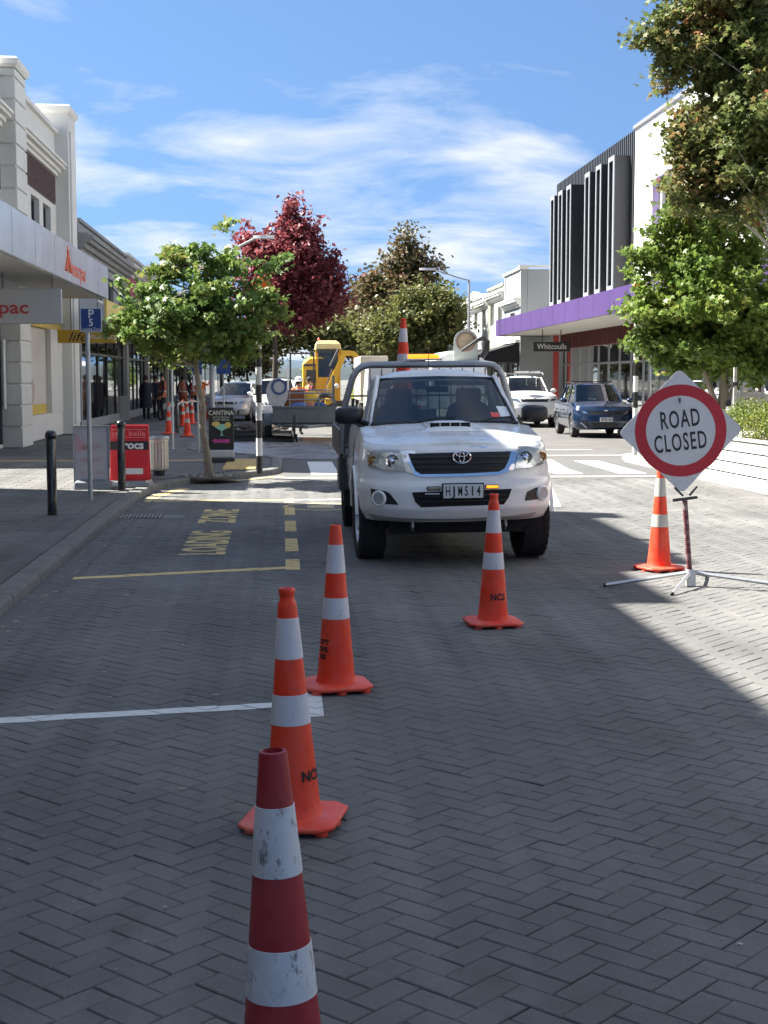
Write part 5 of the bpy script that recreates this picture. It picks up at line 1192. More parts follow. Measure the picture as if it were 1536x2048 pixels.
# curved gable over the left bay
gp = [(29.2, 8.62)]+[(29.2+5.1*k/16, 8.63+2.0*math.sin(math.pi/2*(1-k/16))**.9) for k in range(17)]+[(34.3, 8.62)]
ob('gable', MB().prism([(y-Y0, z) for y, z in gp], lambda u, v: Vector((WX, u, v)), lambda u, v: Vector((WX-.4, u, v))), M_WALLW, mbld)
ob('gable_cap', MB().loft([[(WX+.08, y-Y0, z-.02), (WX+.08, y-Y0, z+.10), (WX-.45, y-Y0, z+.10), (WX-.45, y-Y0, z-.02)] for y, z in gp[1:-1]]), M_TRIM, mbld)
q = MB(); put_text(q, '1922', facing((WX+.02, 32.9-Y0, 8.15), (1, 0, 0)), size=.62, xs=.9, bold=.01, extrude=.03); ob('date_lettering', q, M_TRIM, mbld)
brick_field(mbld, WX+.03, 1, 36.0-Y0, 42.4-Y0, 6.62, 7.40); brick_field(mbld, WX+.03, 1, 29.4-Y0, 34.2-Y0, 6.0, 7.40)
ob('window_hood', MB().bx(WX, WX+.12, 30.3-Y0, 32.9-Y0, 6.80, 7.02).bx(WX, WX+.16, 31.4-Y0, 31.8-Y0, 6.7, 7.3), M_TRIM, mbld, bevel=.01)
cornice(mbld, WX, 1, 35.9-Y0, 42.6-Y0, 7.42, [(.10, .10), (.10, .18), (.08, .30), (.07, .36)], M_TRIM)
cornice(mbld, WX, 1, 29.2-Y0, 34.3-Y0, 7.42, [(.10, .10), (.10, .18), (.08, .30), (.07, .36)], M_TRIM)
ob('parapet_cap', MB().bx(WX-.45, WX+.12, 35.85-Y0, 42.68-Y0, 8.62, 8.74), M_TRIM, mbld, bevel=.01)
ob('roof', MB().bx(-18, WX-.41, 2.21, 44.0-Y0, 4.3, 7.6), M_WALLW, mbld)
def banded_pier(y0, y1, x0, x1, z1, bands=True):
    if bands:
        k = 0; z = .09
        while z < z1-.05:
            zz = min(z+.50, z1); ob('pier_block', MB().bx(x0, x1, y0-Y0, y1-Y0, z, zz-.045), M_WALLW, mbld, bevel=.015)
            ob('pier_joint', MB().bx(x0, x1-.045, y0-Y0+.045, y1-Y0-.045, zz-.045, zz), M_WALLW, mbld); z = zz; k += 1
    else:
        ob('pier_block', MB().bx(x0, x1, y0-Y0, y1-Y0, .09, z1), M_WALLW, mbld, bevel=.015)
        ob('pier_moulding', MB().bx(x1+.002, x1+.05, y0-Y0+.25, y1-Y0-.25, .4, z1-.5), M_TRIM, mbld, bevel=.012)
    cap = MB().loft([[(a, b, z) for a, b in ((x0-o, y0-Y0-o), (x1+o, y0-Y0-o), (x1+o, y1-Y0+o), (x0-o, y1-Y0+o))] for o, z in ((.02, z1-.02), (.08, z1+.05), (.09, z1+.17), (.03, z1+.22))]); ob('pier_cap', cap, M_TRIM, mbld)
banded_pier(34.4, 35.8, -7.1, -6.05, 8.80); banded_pier(42.7, 44.1, -7.3, -6.05, 9.25, bands=False)
# ground floor bays
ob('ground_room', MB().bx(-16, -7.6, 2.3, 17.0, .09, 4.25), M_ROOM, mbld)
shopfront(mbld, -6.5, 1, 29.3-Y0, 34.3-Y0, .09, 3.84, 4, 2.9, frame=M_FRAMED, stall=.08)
ob('door_poster', MB().bx(-6.40, -6.385, 34.05-Y0, 34.3-Y0, 1.0, 2.6), M_SWT, mbld)
ob('window_surround', MB().bx(-7.3, -6.35, 35.8-Y0, 42.7-Y0, .09, .75), M_TRIM, mbld, bevel=.02)
ob('window_head', MB().bx(-7.3, -6.35, 35.8-Y0, 42.7-Y0, 3.05, 3.84), mat('yellow_band', (.62, .43, .06), .5, var=.05), mbld)
ob('window_jamb', MB().bx(-7.3, -6.33, 40.6-Y0, 42.69-Y0, .75, 3.05), M_WALLW, mbld)
ob('poster', MB().bx(-6.50, -6.47, 35.82-Y0, 40.58-Y0, .76, 3.04), mat('poster_pale', (.56, .52, .47), .5, var=.06, vscale=1), mbld)
ob('poster_band', MB().bx(-6.466, -6.46, 35.85-Y0, 40.5-Y0, .76, 1.02), mat('yellow_band', (.62, .43, .06), .5), mbld)
# soft pale bottle shape on the poster
M_BOT = mat('poster_skin', (.42, .30, .24), .5, var=.12, vscale=3)
ob('poster_figure', MB().add([(-6.463, y-Y0, z) for y, z in ((36.6, 1.05), (38.4, 1.05), (38.6, 1.5), (38.0, 1.9), (38.1, 2.4), (37.7, 3.0), (37.1, 3.0), (36.9, 2.4), (37.1, 1.9), (36.5, 1.5))], [tuple(range(10))]), M_BOT, mbld)
ob('poster_jar', MB().add([(-6.461, y-Y0, z) for y, z in ((36.2, 1.35), (37.6, 1.35), (37.6, 1.75), (36.2, 1.75))], [(0, 1, 2, 3)]), M_SWT, mbld)
0 and ob('window_glazing', MB().add([(-6.40, 35.8-Y0, .75), (-6.40, 40.6-Y0, .75), (-6.40, 40.6-Y0, 3.05), (-6.40, 35.8-Y0, 3.05)], [(0, 1, 2, 3)]), M_WINW, mbld)
# veranda
AX = -4.7; va = MB()
ver = ob('veranda_fascia', MB().bx(AX-.12, AX, 23.9-Y0, 40.2-Y0, 3.85, 4.70), M_FASC, mbld, bevel=.01, seg=1)
ob('veranda_soffit', MB().bx(-6.04, AX-.121, 23.91-Y0, 40.19-Y0, 3.86, 3.96), M_SOFF, mbld)
ob('veranda_deck', MB().bx(-6.04, AX-.121, 23.92-Y0, 40.18-Y0, 4.45, 4.5), M_SOFF, mbld)
ob('veranda_end', MB().bx(-6.04, AX-.121, 40.1-Y0, 40.2-Y0, 3.97, 4.449), M_FASC, mbld)
for k in range(7): ob('fascia_joint', MB().bx(AX-.001, AX+.003, 26.1-Y0+k*2.4, 26.112-Y0+k*2.4, 3.87, 4.68), mat('joint_grey', (.22, .23, .24), .7), ver)
M_ORG = mat('sign_orange', (.62, .10, .035), .45, var=.05)
q = MB(); put_text(q, 'macpac', facing((AX+.004, 34.55-Y0, 4.17), (1, 0, 0)), size=.52, xs=1.50, bold=.006, extrude=.004); ob('sign_lettering', q, M_ORG, ver)
_fa = facing((AX+.004, 32.75-Y0, 4.27), (1, 0, 0)); fa = lambda x, y: _fa(x*1.0, y*.72)
q = MB()
for w in ((-.42, -.30, 0, .38), (.42, -.30, 0, .38)): q.tube([fa(w[0], w[1]), fa(w[2]+(.06 if w[0] < 0 else -.06), w[3]*.8)], .035, 6)
q.tube([fa(-.2, -.30), fa(0, .05), fa(.2, -.30)], .03, 6).ell(fa(0, .40), (.02, .06, .06)); ob('sign_logo', q, M_ORG, ver)
# blade signs under the verandas
hs = thing('hanging_sign', 'grey hanging sign lettered macpac below the pale veranda', 'hanging sign', (0, 30.5, 0))
pr = onY(123, 578, 30.5); pl_ = onY(123, 648, 30.5)
ob('panel', MB().bx(-6.0, pr.x, -.08, .08, pl_.z, pr.z), mat('blade_grey', (.30, .31, .33), .55, var=.05), hs, bevel=.01)
q = MB(); put_text(q, 'macpac', facing((onY(-8, 616, 30.5).x, -.086, onY(0, 616, 30.5).z)), size=.37, xs=1.22, bold=.008, extrude=.004); ob('sign_lettering', q, mat('sign_dark_red', (.28, .02, .025), .5), hs)
for x in (-5.7, -4.7): ob('hanger', MB().cyl((x, 0, pr.z), (x, 0, 3.86), .012, 6), M_BLK, hs)
ls = thing('hanging_sign', 'mustard yellow hanging pharmacy sign lettered life', 'hanging sign', (0, 39.4, 0))
a, b = onY(116, 686, 39.4), onY(232, 660, 39.4)
ob('panel', MB().bx(max(a.x, -6.03), b.x, -.08, .08, a.z, b.z), mat('mustard', (.42, .27, .02), .5, var=.05), ls, bevel=.01)
q = MB(); put_text(q, 'life', facing((onY(155, 674, 39.4).x, -.086, (a.z+b.z)/2-.02)), size=.36, xs=1.2, shear=.35, extrude=.003); ob('sign_lettering', q, M_BLACKP, ls)
q = MB(); put_text(q, 'pharmacy', facing((onY(205, 674, 39.4).x, -.086, (a.z+b.z)/2)), size=.20, extrude=.003); ob('sign_lettering', q, M_SWT, ls)
for x in (-5.6, -4.9): ob('hanger', MB().cyl((x, 0, b.z), (x, 0, 3.86), .012, 6), M_BLK, ls)

# generic shop in the terrace
def terrace(label, y0, y1, h, wallm, side=-1, X=-6.05, awn=None, awm=None, awx=None, upper=2, cor=None, capm=M_TRIM, shopn=5, front=M_FRAMED, gable=0.0, name='shop_building', depth=10, wz=(4.6, 5.9), winm=M_FRAME):
    """side -1: left side of the street (faces +X)"""
    s_ = 1 if side < 0 else -1; t = thing(name, label, 'building', (X, y0, 0)); L_ = y1-y0; hs = []
    if upper:
        for k in range(upper):
            c = L_*(k+.5)/upper; ww = min(.62*L_/upper/2, .75); hs.append((c-ww, c+ww, wz[0], wz[1]))
    wall_with_openings('wall', t, 0, -.3*s_, 0, L_, 3.3, h, hs, wallm)
    for q_ in hs: window(t, -s_*.08, *q_, s_, 2, frame=winm)
    Xa, Xb = sorted((-s_*depth, -s_*.302)); ob('roof', MB().bx(Xa, Xb, .01, L_-.01, 3.3, h-.5), wallm, t)
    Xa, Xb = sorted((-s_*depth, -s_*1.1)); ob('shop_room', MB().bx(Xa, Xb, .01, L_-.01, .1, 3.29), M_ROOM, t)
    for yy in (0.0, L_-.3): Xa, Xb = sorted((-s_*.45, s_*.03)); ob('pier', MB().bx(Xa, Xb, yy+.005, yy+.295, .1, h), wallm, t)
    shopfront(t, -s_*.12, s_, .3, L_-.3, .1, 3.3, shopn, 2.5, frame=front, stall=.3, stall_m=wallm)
    cornice(t, 0, s_, 0, L_, h-.75 if cor is None else cor[0], [(.12, .06), (.12, .16), (.10, .28), (.08, .34)] if cor is None else cor[1], capm)
    Xa, Xb = sorted((-s_*.36, s_*.10)); ob('parapet_cap', MB().bx(Xa, Xb, -.02, L_+.02, h, h+.10), capm, t)
    if gable:
        gp_ = [(0, h+.1), (L_*.30, h+.1+gable*.35), (L_*.5, h+.1+gable), (L_*.7, h+.1+gable*.35), (L_, h+.1)]
        ob('gable', MB().prism(gp_, lambda u, v: Vector((0, u, v)), lambda u, v: Vector((-s_*.3, u, v))), wallm, t)
    if awn:
        Xo = s_*awx; Xa, Xb = sorted((s_*.0, Xo-s_*.06)); ob('veranda_deck', MB().bx(Xa, Xb, .02, L_-.02, awn[0]+.05, awn[0]+.13), M_SOFF, t)
        Xa, Xb = sorted((Xo-s_*.06, Xo)); ob('veranda_fascia', MB().bx(Xa, Xb, 0, L_, awn[0], awn[1]), awm, t)
    return t
M_YELF = mat('fascia_yellow', (.66, .50, .13), .45, var=.05); M_WHF = mat('fascia_white', (.60, .61, .62), .4, var=.05); M_REDF = mat('banner_red', (.38, .03, .035), .5, var=.1)
tb = terrace('dark grey single storey shop with heavy cornice and yellow veranda', 44.2, 57.6, 6.35, M_WGREY, awn=(3.30, 3.90), awm=M_YELF, awx=1.35, upper=4, cor=(5.45, [(.14, .10), (.14, .22), (.12, .38), (.10, .46), (.08, .30)]), capm=mat('cornice_grey', (.22, .225, .225), .7, var=.06), wz=(4.3, 5.2), winm=M_FRAMED)
ob('veranda_fascia', MB().bx(1.24, 1.30, -4.0+.02, -.0-.01, 3.30, 3.84), M_YELF, tb)
for k in range(3): ob('awning_stay', MB().cyl((.05, 3+k*3.2, 5.2), (1.3, 3+k*3.2, 3.9), .02, 6), M_BLK, tb)
tr = terrace('cream shop with red lettered banner band below its parapet', 57.7, 66.5, 6.5, M_WPALE, awn=(3.3, 3.9), awm=M_WHF, awx=1.6, upper=3, wz=(4.0, 4.9))
ob('banner_band', MB().bx(.02, .06, .3, 8.5, 5.0, 5.7), M_REDF, tr); q = MB(); put_text(q, 'MARKET', facing((.065, 4.4, 5.33), (1, 0, 0)), size=.55, xs=1.9, extrude=.004); ob('sign_lettering', q, M_SWT, tr)
terrace('pale plastered shop with white veranda beyond the red banner shop', 66.6, 78, 6.6, M_WALLW, awn=(3.2, 3.8), awm=M_WHF, awx=2.4, upper=3)
terrace('sage rendered shop with dark blue veranda in the far left terrace', 78.1, 92, 6.0, M_WGRN, awn=(3.2, 3.8), awm=mat('fascia_navy', (.03, .04, .08), .5), awx=2.4, upper=3)
terrace('grey rendered shop with white veranda in the far left terrace', 92.1, 110, 7.0, M_WGREY, awn=(3.2, 3.7), awm=M_WHF, awx=2.4, upper=4)
terrace('long pale shop block closing the far left terrace', 110.1, 150, 6.2, M_WPALE, awn=(3.2, 3.7), awm=mat('fascia_red2', (.3, .05, .05), .5), awx=2.4, upper=6)
# hung goods and posters inside the shaded shop windows
for (y, z0, z1, c) in ((46.5, .7, 2.4, (.42, .36, .30)), (48.6, .9, 2.2, (.5, .5, .48)), (51.4, .6, 2.3, (.45, .42, .40)), (54.0, .8, 2.4, (.35, .38, .4))):
    t = ob('window_poster', MB().bx(FX-.30, FX-.285, y, y+.9, z0, z1), mat('poster_%d' % int(y*10), c, .6, var=.3, vscale=3)); tag(t, {46.5: 'tan poster in the first window of the dark grey shop', 48.6: 'white poster in the dark grey shop window beside the tan one', 51.4: 'beige poster in the dark grey shop window past the white one', 54.0: 'blue grey poster in the dark grey shop window nearest the red banner shop'}[y], 'poster')

# ---- right side: dark fin box and white block over a purple veranda
RX = 13.0
rbld = thing('retail_building', 'white retail building with dark ribbed box, fin windows and purple veranda', 'building', (RX, 36, 0)); YR = 36.0
M_WHB = mat('bright_white_cladding', (.78, .78, .78), .6, var=.02, vscale=.5)
hs = [(42.4-YR, 44.4-YR, 5.2, 7.9), (46.2-YR, 49.6-YR, 5.2, 8.3)]
wall_with_openings('wall', rbld, 0, .4, -8, 53.5-YR, 4.5, 10.8, hs, M_WHB)
window(rbld, .1, *hs[0], -1, 2, sill=False, frame=M_FRAMED); window(rbld, .1, *hs[1], -1, 3, sill=False, frame=M_FRAMED)
M_PURP = mat('purple_fascia', (.050, .021, .115), .6, var=.04, vscale=1)
a, b, c, d = 45.9-YR, 49.9-YR, 5.0, 8.5
ob('purple_frame', MB().bx(-.25, .02, a-.07, a, c-.07, d+.07).bx(-.25, .02, b, b+.07, c-.07, d+.07).bx(-.25, .02, a, b, d, d+.07).bx(-.25, .02, a, b, c-.07, c), mat('purple_trim', (.34, .26, .46), .5, var=.04), rbld)
ob('parapet_cap', MB().bx(-.10, .5, -8, 53.5-YR, 10.8, 10.92), mat('cap_grey', (.25, .25, .26), .5, .3), rbld)
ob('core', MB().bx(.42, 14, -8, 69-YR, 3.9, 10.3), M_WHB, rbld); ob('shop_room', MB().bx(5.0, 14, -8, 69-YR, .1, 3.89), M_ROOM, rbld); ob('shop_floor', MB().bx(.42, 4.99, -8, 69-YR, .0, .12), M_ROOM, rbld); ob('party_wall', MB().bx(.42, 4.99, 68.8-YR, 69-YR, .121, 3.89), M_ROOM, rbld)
M_RIB = mat('ribbed_cladding_dark', (.045, .048, .052), .5, .3, var=.12); M_FIN = mat('fin_box_dark', (.028, .030, .034), .45, .3, var=.1); M_FINF = mat('fin_edge_grey', (.27, .285, .30), .5, .2, var=.06)
ob('ribbed_wall', MB().bx(.05, .40, 53.55-YR, 68.8-YR, 4.7, 10.75), M_RIB, rbld)
for k in range(48):
    y = 53.6-YR+k*.318; ob('rib', MB().bx(-.03, .049, y, y+.15, 4.75, 10.8), M_RIB, rbld)
for y in (54.1, 56.3, 58.4, 62.2, 64.1, 66.0):
    y -= YR; fb = ob('fin_box', MB().bx(-.62, -.031, y, y+.06, 5.0, 9.95).bx(-.62, -.031, y+.86, y+.92, 5.0, 9.95).bx(-.62, -.031, y+.06, y+.86, 9.88, 9.95).bx(-.62, -.031, y+.06, y+.86, 5.0, 5.07), M_FIN, rbld)
    ob('fin_edge', MB().bx(-.66, -.622, y-.02, y+.14, 4.98, 9.97).bx(-.66, -.622, y+.80, y+.94, 4.98, 9.97).bx(-.66, -.622, y+.14, y+.80, 9.80, 9.97).bx(-.66, -.622, y+.14, y+.80, 4.98, 5.18), M_FINF, fb)
    ob('pane', MB().add([(-.45, y+.06, 5.07), (-.45, y+.86, 5.07), (-.45, y+.86, 9.88), (-.45, y+.06, 9.88)], [(0, 1, 2, 3)]), M_GLASSD, fb)
ver = ob('veranda_fascia', MB().bx(-2.6, -2.5, 30-YR, 70.6-YR, 3.75, 4.51), M_PURP, rbld)
for k in range(16): ob('fascia_joint', MB().bx(-2.604, -2.601, 31.2-YR+k*2.45, 31.215-YR+k*2.45, 3.77, 4.49), mat('joint_purple', (.04, .02, .10), .7), ver)
ob('veranda_end', MB().bx(-2.499, 0, 70.5-YR, 70.6-YR, 3.75, 4.51), M_PURP, rbld)
ob('veranda_soffit', MB().bx(-2.499, .38, 30-YR, 70.49-YR, 3.78, 3.9), M_SOFF, rbld); ob('veranda_deck', MB().bx(-2.499, .04, 30-YR, 70.49-YR, 4.38, 4.46), M_SOFF, rbld)
shopfront(rbld, .4, -1, 38-YR, 69.0-YR, .1, 3.1, 16, 2.35, frame=M_FRAMEA, stall=.12)
ob('head_band', MB().bx(.30, .42, 30-YR, 69-YR, 3.1, 3.78), mat('red_brown_band', (.14, .03, .028), .6, var=.2, vscale=3), rbld)
for k in range(100):
    y = 38-YR+k*.31; ob('band_rib', MB().bx(.26, .299, y, y+.10, 3.12, 3.76), mat('band_rib', (.10, .022, .02), .6), rbld)
shopfront(rbld, .4, -1, 30-YR, 37.9-YR, .1, 3.1, 5, 2.35, frame=M_FRAMED, stall=.12)
ob('red_post', MB().bx(-.02, .22, 69.05-YR, 69.3-YR, .1, 3.75), mat('post_red', (.42, .06, .05), .5), rbld)
rr = random.Random(21)
for k in range(22):
    y = 39-YR+k*1.35; w = rr.uniform(.3, .8); h_ = rr.uniform(.7, 2.1); c = rr.choice(((.5, .5, .48), (.35, .36, .36), (.2, .2, .2), (.42, .40, .36), (.5, .12, .1)))
    ob('display', MB().bx(1.0+(k%4)*.7, 1.02+(k%4)*.7, y, y+w, .12, .6+h_), mat('display_%d' % k, c, .6, var=.4, vscale=4), rbld)
wsn = thing('hanging_sign', 'black hanging sign lettered Whitcoulls under the purple veranda', 'hanging sign', (0, 62, 0))
a, b = onY(1066, 703, 62), onY(1140, 684, 62)
ob('panel', MB().bx(a.x, b.x, -.09, .09, a.z, b.z), M_BLACKP, wsn, bevel=.01)
q = MB(); put_text(q, 'Whitcoulls', facing(((a.x+b.x)/2, -.096, (a.z+b.z)/2)), size=.33, xs=.88, bold=.003, extrude=.003); ob('sign_lettering', q, M_SWT, wsn)
for f in (.25, .75): ob('hanger', MB().cyl((a.x+(b.x-a.x)*f, 0, b.z), (a.x+(b.x-a.x)*f, 0, 3.80), .02, 6), M_BLK, wsn)
# further right terrace
g1 = terrace('grey rendered two storey shop with white sash windows past the purple veranda', 70.7, 76.0, 7.0, M_WGREY, side=1, X=11.65, upper=1, cor=(5.2, [(.12, .10), (.12, .22), (.12, .34), (.08, .38)]), wz=(3.9, 5.0), shopn=3)
ob('side_wall', MB().bx(.31, 9, -.02, .0, .1, 7.0), M_WGREY, g1); ob('coping', MB().bx(-.12, 9, -.06, .12, 7.1, 7.2), M_TRIM, g1)
# black canvas awning
aw = thing('shop_awning', 'black sloping canvas shop awning beyond the purple veranda', 'awning', (11.6, 70.9, 0))
ob('canvas', MB().loft([[(0, y, 3.45), (-2.4, y, 2.75), (-2.4, y, 2.45), (0, y, 2.5)] for y in (.0, 5.2)]), mat('black_canvas', (.012, .012, .014), .8, var=.1), aw)
ob('roller', MB().bx(-.2, 0, -.02, 5.22, 3.46, 3.6), M_TRIM, aw)
terrace('sage green shop with dark louvred balcony between grey shops', 76.1, 82, 6.6, M_WGRN, side=1, X=11.65, upper=2, awn=(3.1, 3.5), awm=M_FRAMED, awx=2.2, shopn=3)
terrace('pale grey shop with stepped white gable on the right terrace', 82.1, 96, 6.4, M_WPALE, side=1, X=11.65, upper=4, gable=.5, awn=(3.1, 3.6), awm=M_WHF, awx=2.2)
terrace('white rendered shop behind the street trees on the right terrace', 96.1, 118, 6.6, M_WALLW, side=1, X=11.65, upper=5, awn=(3.1, 3.6), awm=M_WHF, awx=2.2)
terrace('long grey shop block closing the far right terrace', 118.1, 165, 6.0, M_WGREY, side=1, X=11.65, upper=7, awn=(3.1, 3.6), awm=M_WHF, awx=2.2)
# right block nearer the camera (out of frame, feeds reflections)
terrace('cream shop block opposite the side lane', 2, 27.5, 8.0, M_WALLW, side=1, X=13.2, upper=8, awn=(3.3, 3.9), awm=M_WHF, awx=2.4)
# ------------------------------------------------------------------ trees, hedge, far hills
import numpy as np
def leaf_mat(name, cols, trans=.35):
    m = bpy.data.materials.new(name); m.use_nodes = True; nt = m.node_tree; N = nt.nodes; L = nt.links; N.clear()
    o = N.new('ShaderNodeOutputMaterial'); b = N.new('ShaderNodeBsdfPrincipled'); t = N.new('ShaderNodeBsdfTranslucent'); x = N.new('ShaderNodeMixShader'); x.inputs[0].default_value = trans
    g = N.new('ShaderNodeNewGeometry'); r = N.new('ShaderNodeValToRGB'); n = N.new('ShaderNodeTexNoise'); n.inputs['Scale'].default_value = .9; n.inputs['Detail'].default_value = 3; L.new(g.outputs['Position'], n.inputs['Vector'])
    a = N.new('ShaderNodeMath'); a.operation = 'MULTIPLY_ADD'; L.new(n.outputs['Fac'], a.inputs[0]); a.inputs[1].default_value = 1.3; a.inputs[2].default_value = -.40
    c = N.new('ShaderNodeMath'); c.operation = 'MULTIPLY_ADD'; L.new(g.outputs['Random Per Island'], c.inputs[0]); c.inputs[1].default_value = .55; L.new(a.outputs[0], c.inputs[2]); c.use_clamp = True
    L.new(c.outputs[0], r.inputs[0])
    el = r.color_ramp.elements
    for i, (p_, col) in enumerate(cols):
        e = el[i] if i < 2 else el.new(p_); e.position = p_; e.color = (*col, 1)
    L.new(r.outputs[0], b.inputs['Base Color']); L.new(r.outputs[0], t.inputs[0]); b.inputs['Roughness'].default_value = .5; b.inputs['Specular IOR Level'].default_value = .4
    L.new(b.outputs[0], x.inputs[1]); L.new(t.outputs[0], x.inputs[2]); L.new(x.outputs[0], o.inputs[0]); return m
def bark(name, col, dark, sc=9): return mat(name, col, .9, var=.2, vscale=14, bump=.6, bscale=30, dirt=dark, dirt_amt=.8, dirt_scale=sc)
STAR = []
for i in range(10):
    r_ = (1.0 if i % 2 == 0 else .42)*(1 if i not in (4, 6) else .8); a_ = math.pi/2+2*math.pi*i/10; STAR.append((r_*math.cos(a_), r_*math.sin(a_), .12*(1 if i % 2 == 0 else 0)))
DIAM = [(0, -1, .12), (.62, -.1, 0), (0, 1, .12), (-.62, -.1, 0)]
def leaves_mesh(name, centers, size, shape, rng, m, droop=.35):
    n = len(centers); k = len(shape); S_ = np.array(shape)
    nrm = rng.normal(size=(n, 3)); nrm[:, 2] = np.abs(nrm[:, 2])+droop; nrm /= np.linalg.norm(nrm, axis=1)[:, None]
    t = rng.normal(size=(n, 3)); t -= nrm*(t*nrm).sum(1)[:, None]; t /= np.linalg.norm(t, axis=1)[:, None]; b = np.cross(nrm, t)
    sz = size*rng.uniform(.65, 1.25, size=n)
    V = centers[:, None, :]+sz[:, None, None]*(S_[None, :, 0, None]*t[:, None, :]+S_[None, :, 1, None]*b[:, None, :]-S_[None, :, 2, None]*nrm[:, None, :]*2)
    me = bpy.data.meshes.new(name); me.vertices.add(n*k); me.vertices.foreach_set('co', V.reshape(-1).astype(np.float32))
    me.loops.add(n*k); me.loops.foreach_set('vertex_index', np.arange(n*k, dtype=np.int32)); me.polygons.add(n); me.polygons.foreach_set('loop_start', np.arange(0, n*k, k, dtype=np.int32)); me.polygons.foreach_set('loop_total', np.full(n, k, dtype=np.int32))
    me.update(calc_edges=True); me.materials.append(m); return me
def crown_points(blobs, n, clump, per, rng, hollow=.45, spray=.3, reach=1.0):
    """leaf centres gathered in clumps over a set of ellipsoids (cx,cy,cz,rx,ry,rz)"""
    B = np.array(blobs); vol = (B[:, 3]*B[:, 4]*B[:, 5])**(2/3); vol /= vol.sum(); nc = max(6, n//per)
    w = rng.choice(len(B), size=nc, p=vol); d = rng.normal(size=(nc, 3)); d /= np.linalg.norm(d, axis=1)[:, None]
    r = rng.uniform(hollow**3, 1.0, size=nc)**(1/3)*rng.uniform(.86, reach, size=nc); C = B[w, :3]+d*r[:, None]*B[w, 3:]
    sc = rng.uniform(.5, 1.5, size=nc); cnt = rng.poisson(per*sc)
    idx = np.repeat(np.arange(nc), cnt); off = rng.normal(size=(len(idx), 3))*np.array([1, 1, .62])*clump*.75*sc[idx][:, None]**.5
    ax = d*np.array([1, 1, .7])+np.array([0, 0, spray]); ax /= np.linalg.norm(ax, axis=1)[:, None]; ln = rng.uniform(.8, 2.6, size=nc)
    off += ax[idx]*(rng.uniform(-1, 1, size=len(idx))*ln[idx]*clump)[:, None]
    return C[idx]+off, C
def tree(label, base, trunk, blobs, leafm, barkm, n, size, clump, per, shape=DIAM, seed=1, cat='tree', branches=26, r0=.06, hollow=.45, group=None, limbs=(), spray=.3, reach=1.12):
    """trunk: points relative to base; blobs relative to base"""
    t = thing('street_tree', label, cat, base, 0, group); rng = np.random.default_rng(seed); pr = random.Random(seed)
    k = len(trunk); ob('trunk', MB().tube(trunk, [r0*(1.25 if i == 0 else 1-.55*i/(k-1)) for i in range(k)], 10), barkm, t, smooth=60)
    P, C = crown_points(blobs, n, clump, per, rng, hollow, spray, reach)
    for (pts, r1, r2) in limbs: ob('limb', MB().tube(pts, [r1+(r2-r1)*i/(len(pts)-1) for i in range(len(pts))], 8), barkm, t, smooth=60)
    mb = MB(); top = [Vector(q) for q in trunk]
    for c in C[rng.choice(len(C), size=min(branches, len(C)), replace=False)]:
        c = Vector(c); cand = [q for q in top[len(top)//2:] if q.z < c.z+.2] or [top[-1]]; s_ = min(cand, key=lambda q: (q-c).length)
        mid = s_.lerp(c, .5)+Vector((pr.uniform(-.1, .1), pr.uniform(-.1, .1), (c-s_).length*.10)); mb.tube([s_, mid, c], [r0*.32, r0*.2, r0*.06], 5)
    if mb.v: q = ob('branches', mb, barkm, t); q['kind'] = 'stuff'
    o = bpy.data.objects.new('crown', leaves_mesh('crown', P, size, shape, rng, leafm)); link(o, t); o['kind'] = 'stuff'; return t
L_GREEN = leaf_mat('leaf_green', [(0, (.055, .110, .028)), (1, (.30, .28, .08)), (.4, (.11, .19, .045)), (.75, (.19, .26, .06))], .4)
L_GREENL = leaf_mat('leaf_light_green', [(0, (0.070, 0.132, 0.028)), (1, (0.341, 0.295, 0.078)), (.4, (0.132, 0.209, 0.040)), (.75, (0.217, 0.295, 0.062))], .42)
L_MAROON = leaf_mat('leaf_bronze', [(0, (.075, .110, .034)), (1, (.38, .11, .06)), (.45, (.150, .190, .056)), (.78, (.22, .18, .07))], .4)
L_RED = leaf_mat('leaf_red', [(0, (.10, .028, .032)), (1, (.42, .16, .15)), (.4, (.20, .045, .052)), (.75, (.31, .085, .095))], .4)
L_BRN = leaf_mat('leaf_brown_green', [(0, (.06, .065, .03)), (1, (.27, .12, .075)), (.45, (.11, .105, .042)), (.75, (.17, .115, .06))], .35)
L_OLV = leaf_mat('leaf_olive', [(0, (.075, .095, .03)), (1, (.28, .22, .07)), (.5, (.13, .145, .045)), (.8, (.19, .19, .06))], .35)
B_PALE = bark('bark_pale', (.24, .21, .16), (.12, .105, .08)); B_WHITE = bark('bark_white', (.48, .46, .42), (.12, .10, .08), 14); B_DARK = bark('bark_brown', (.10, .082, .062), (.06, .05, .04))
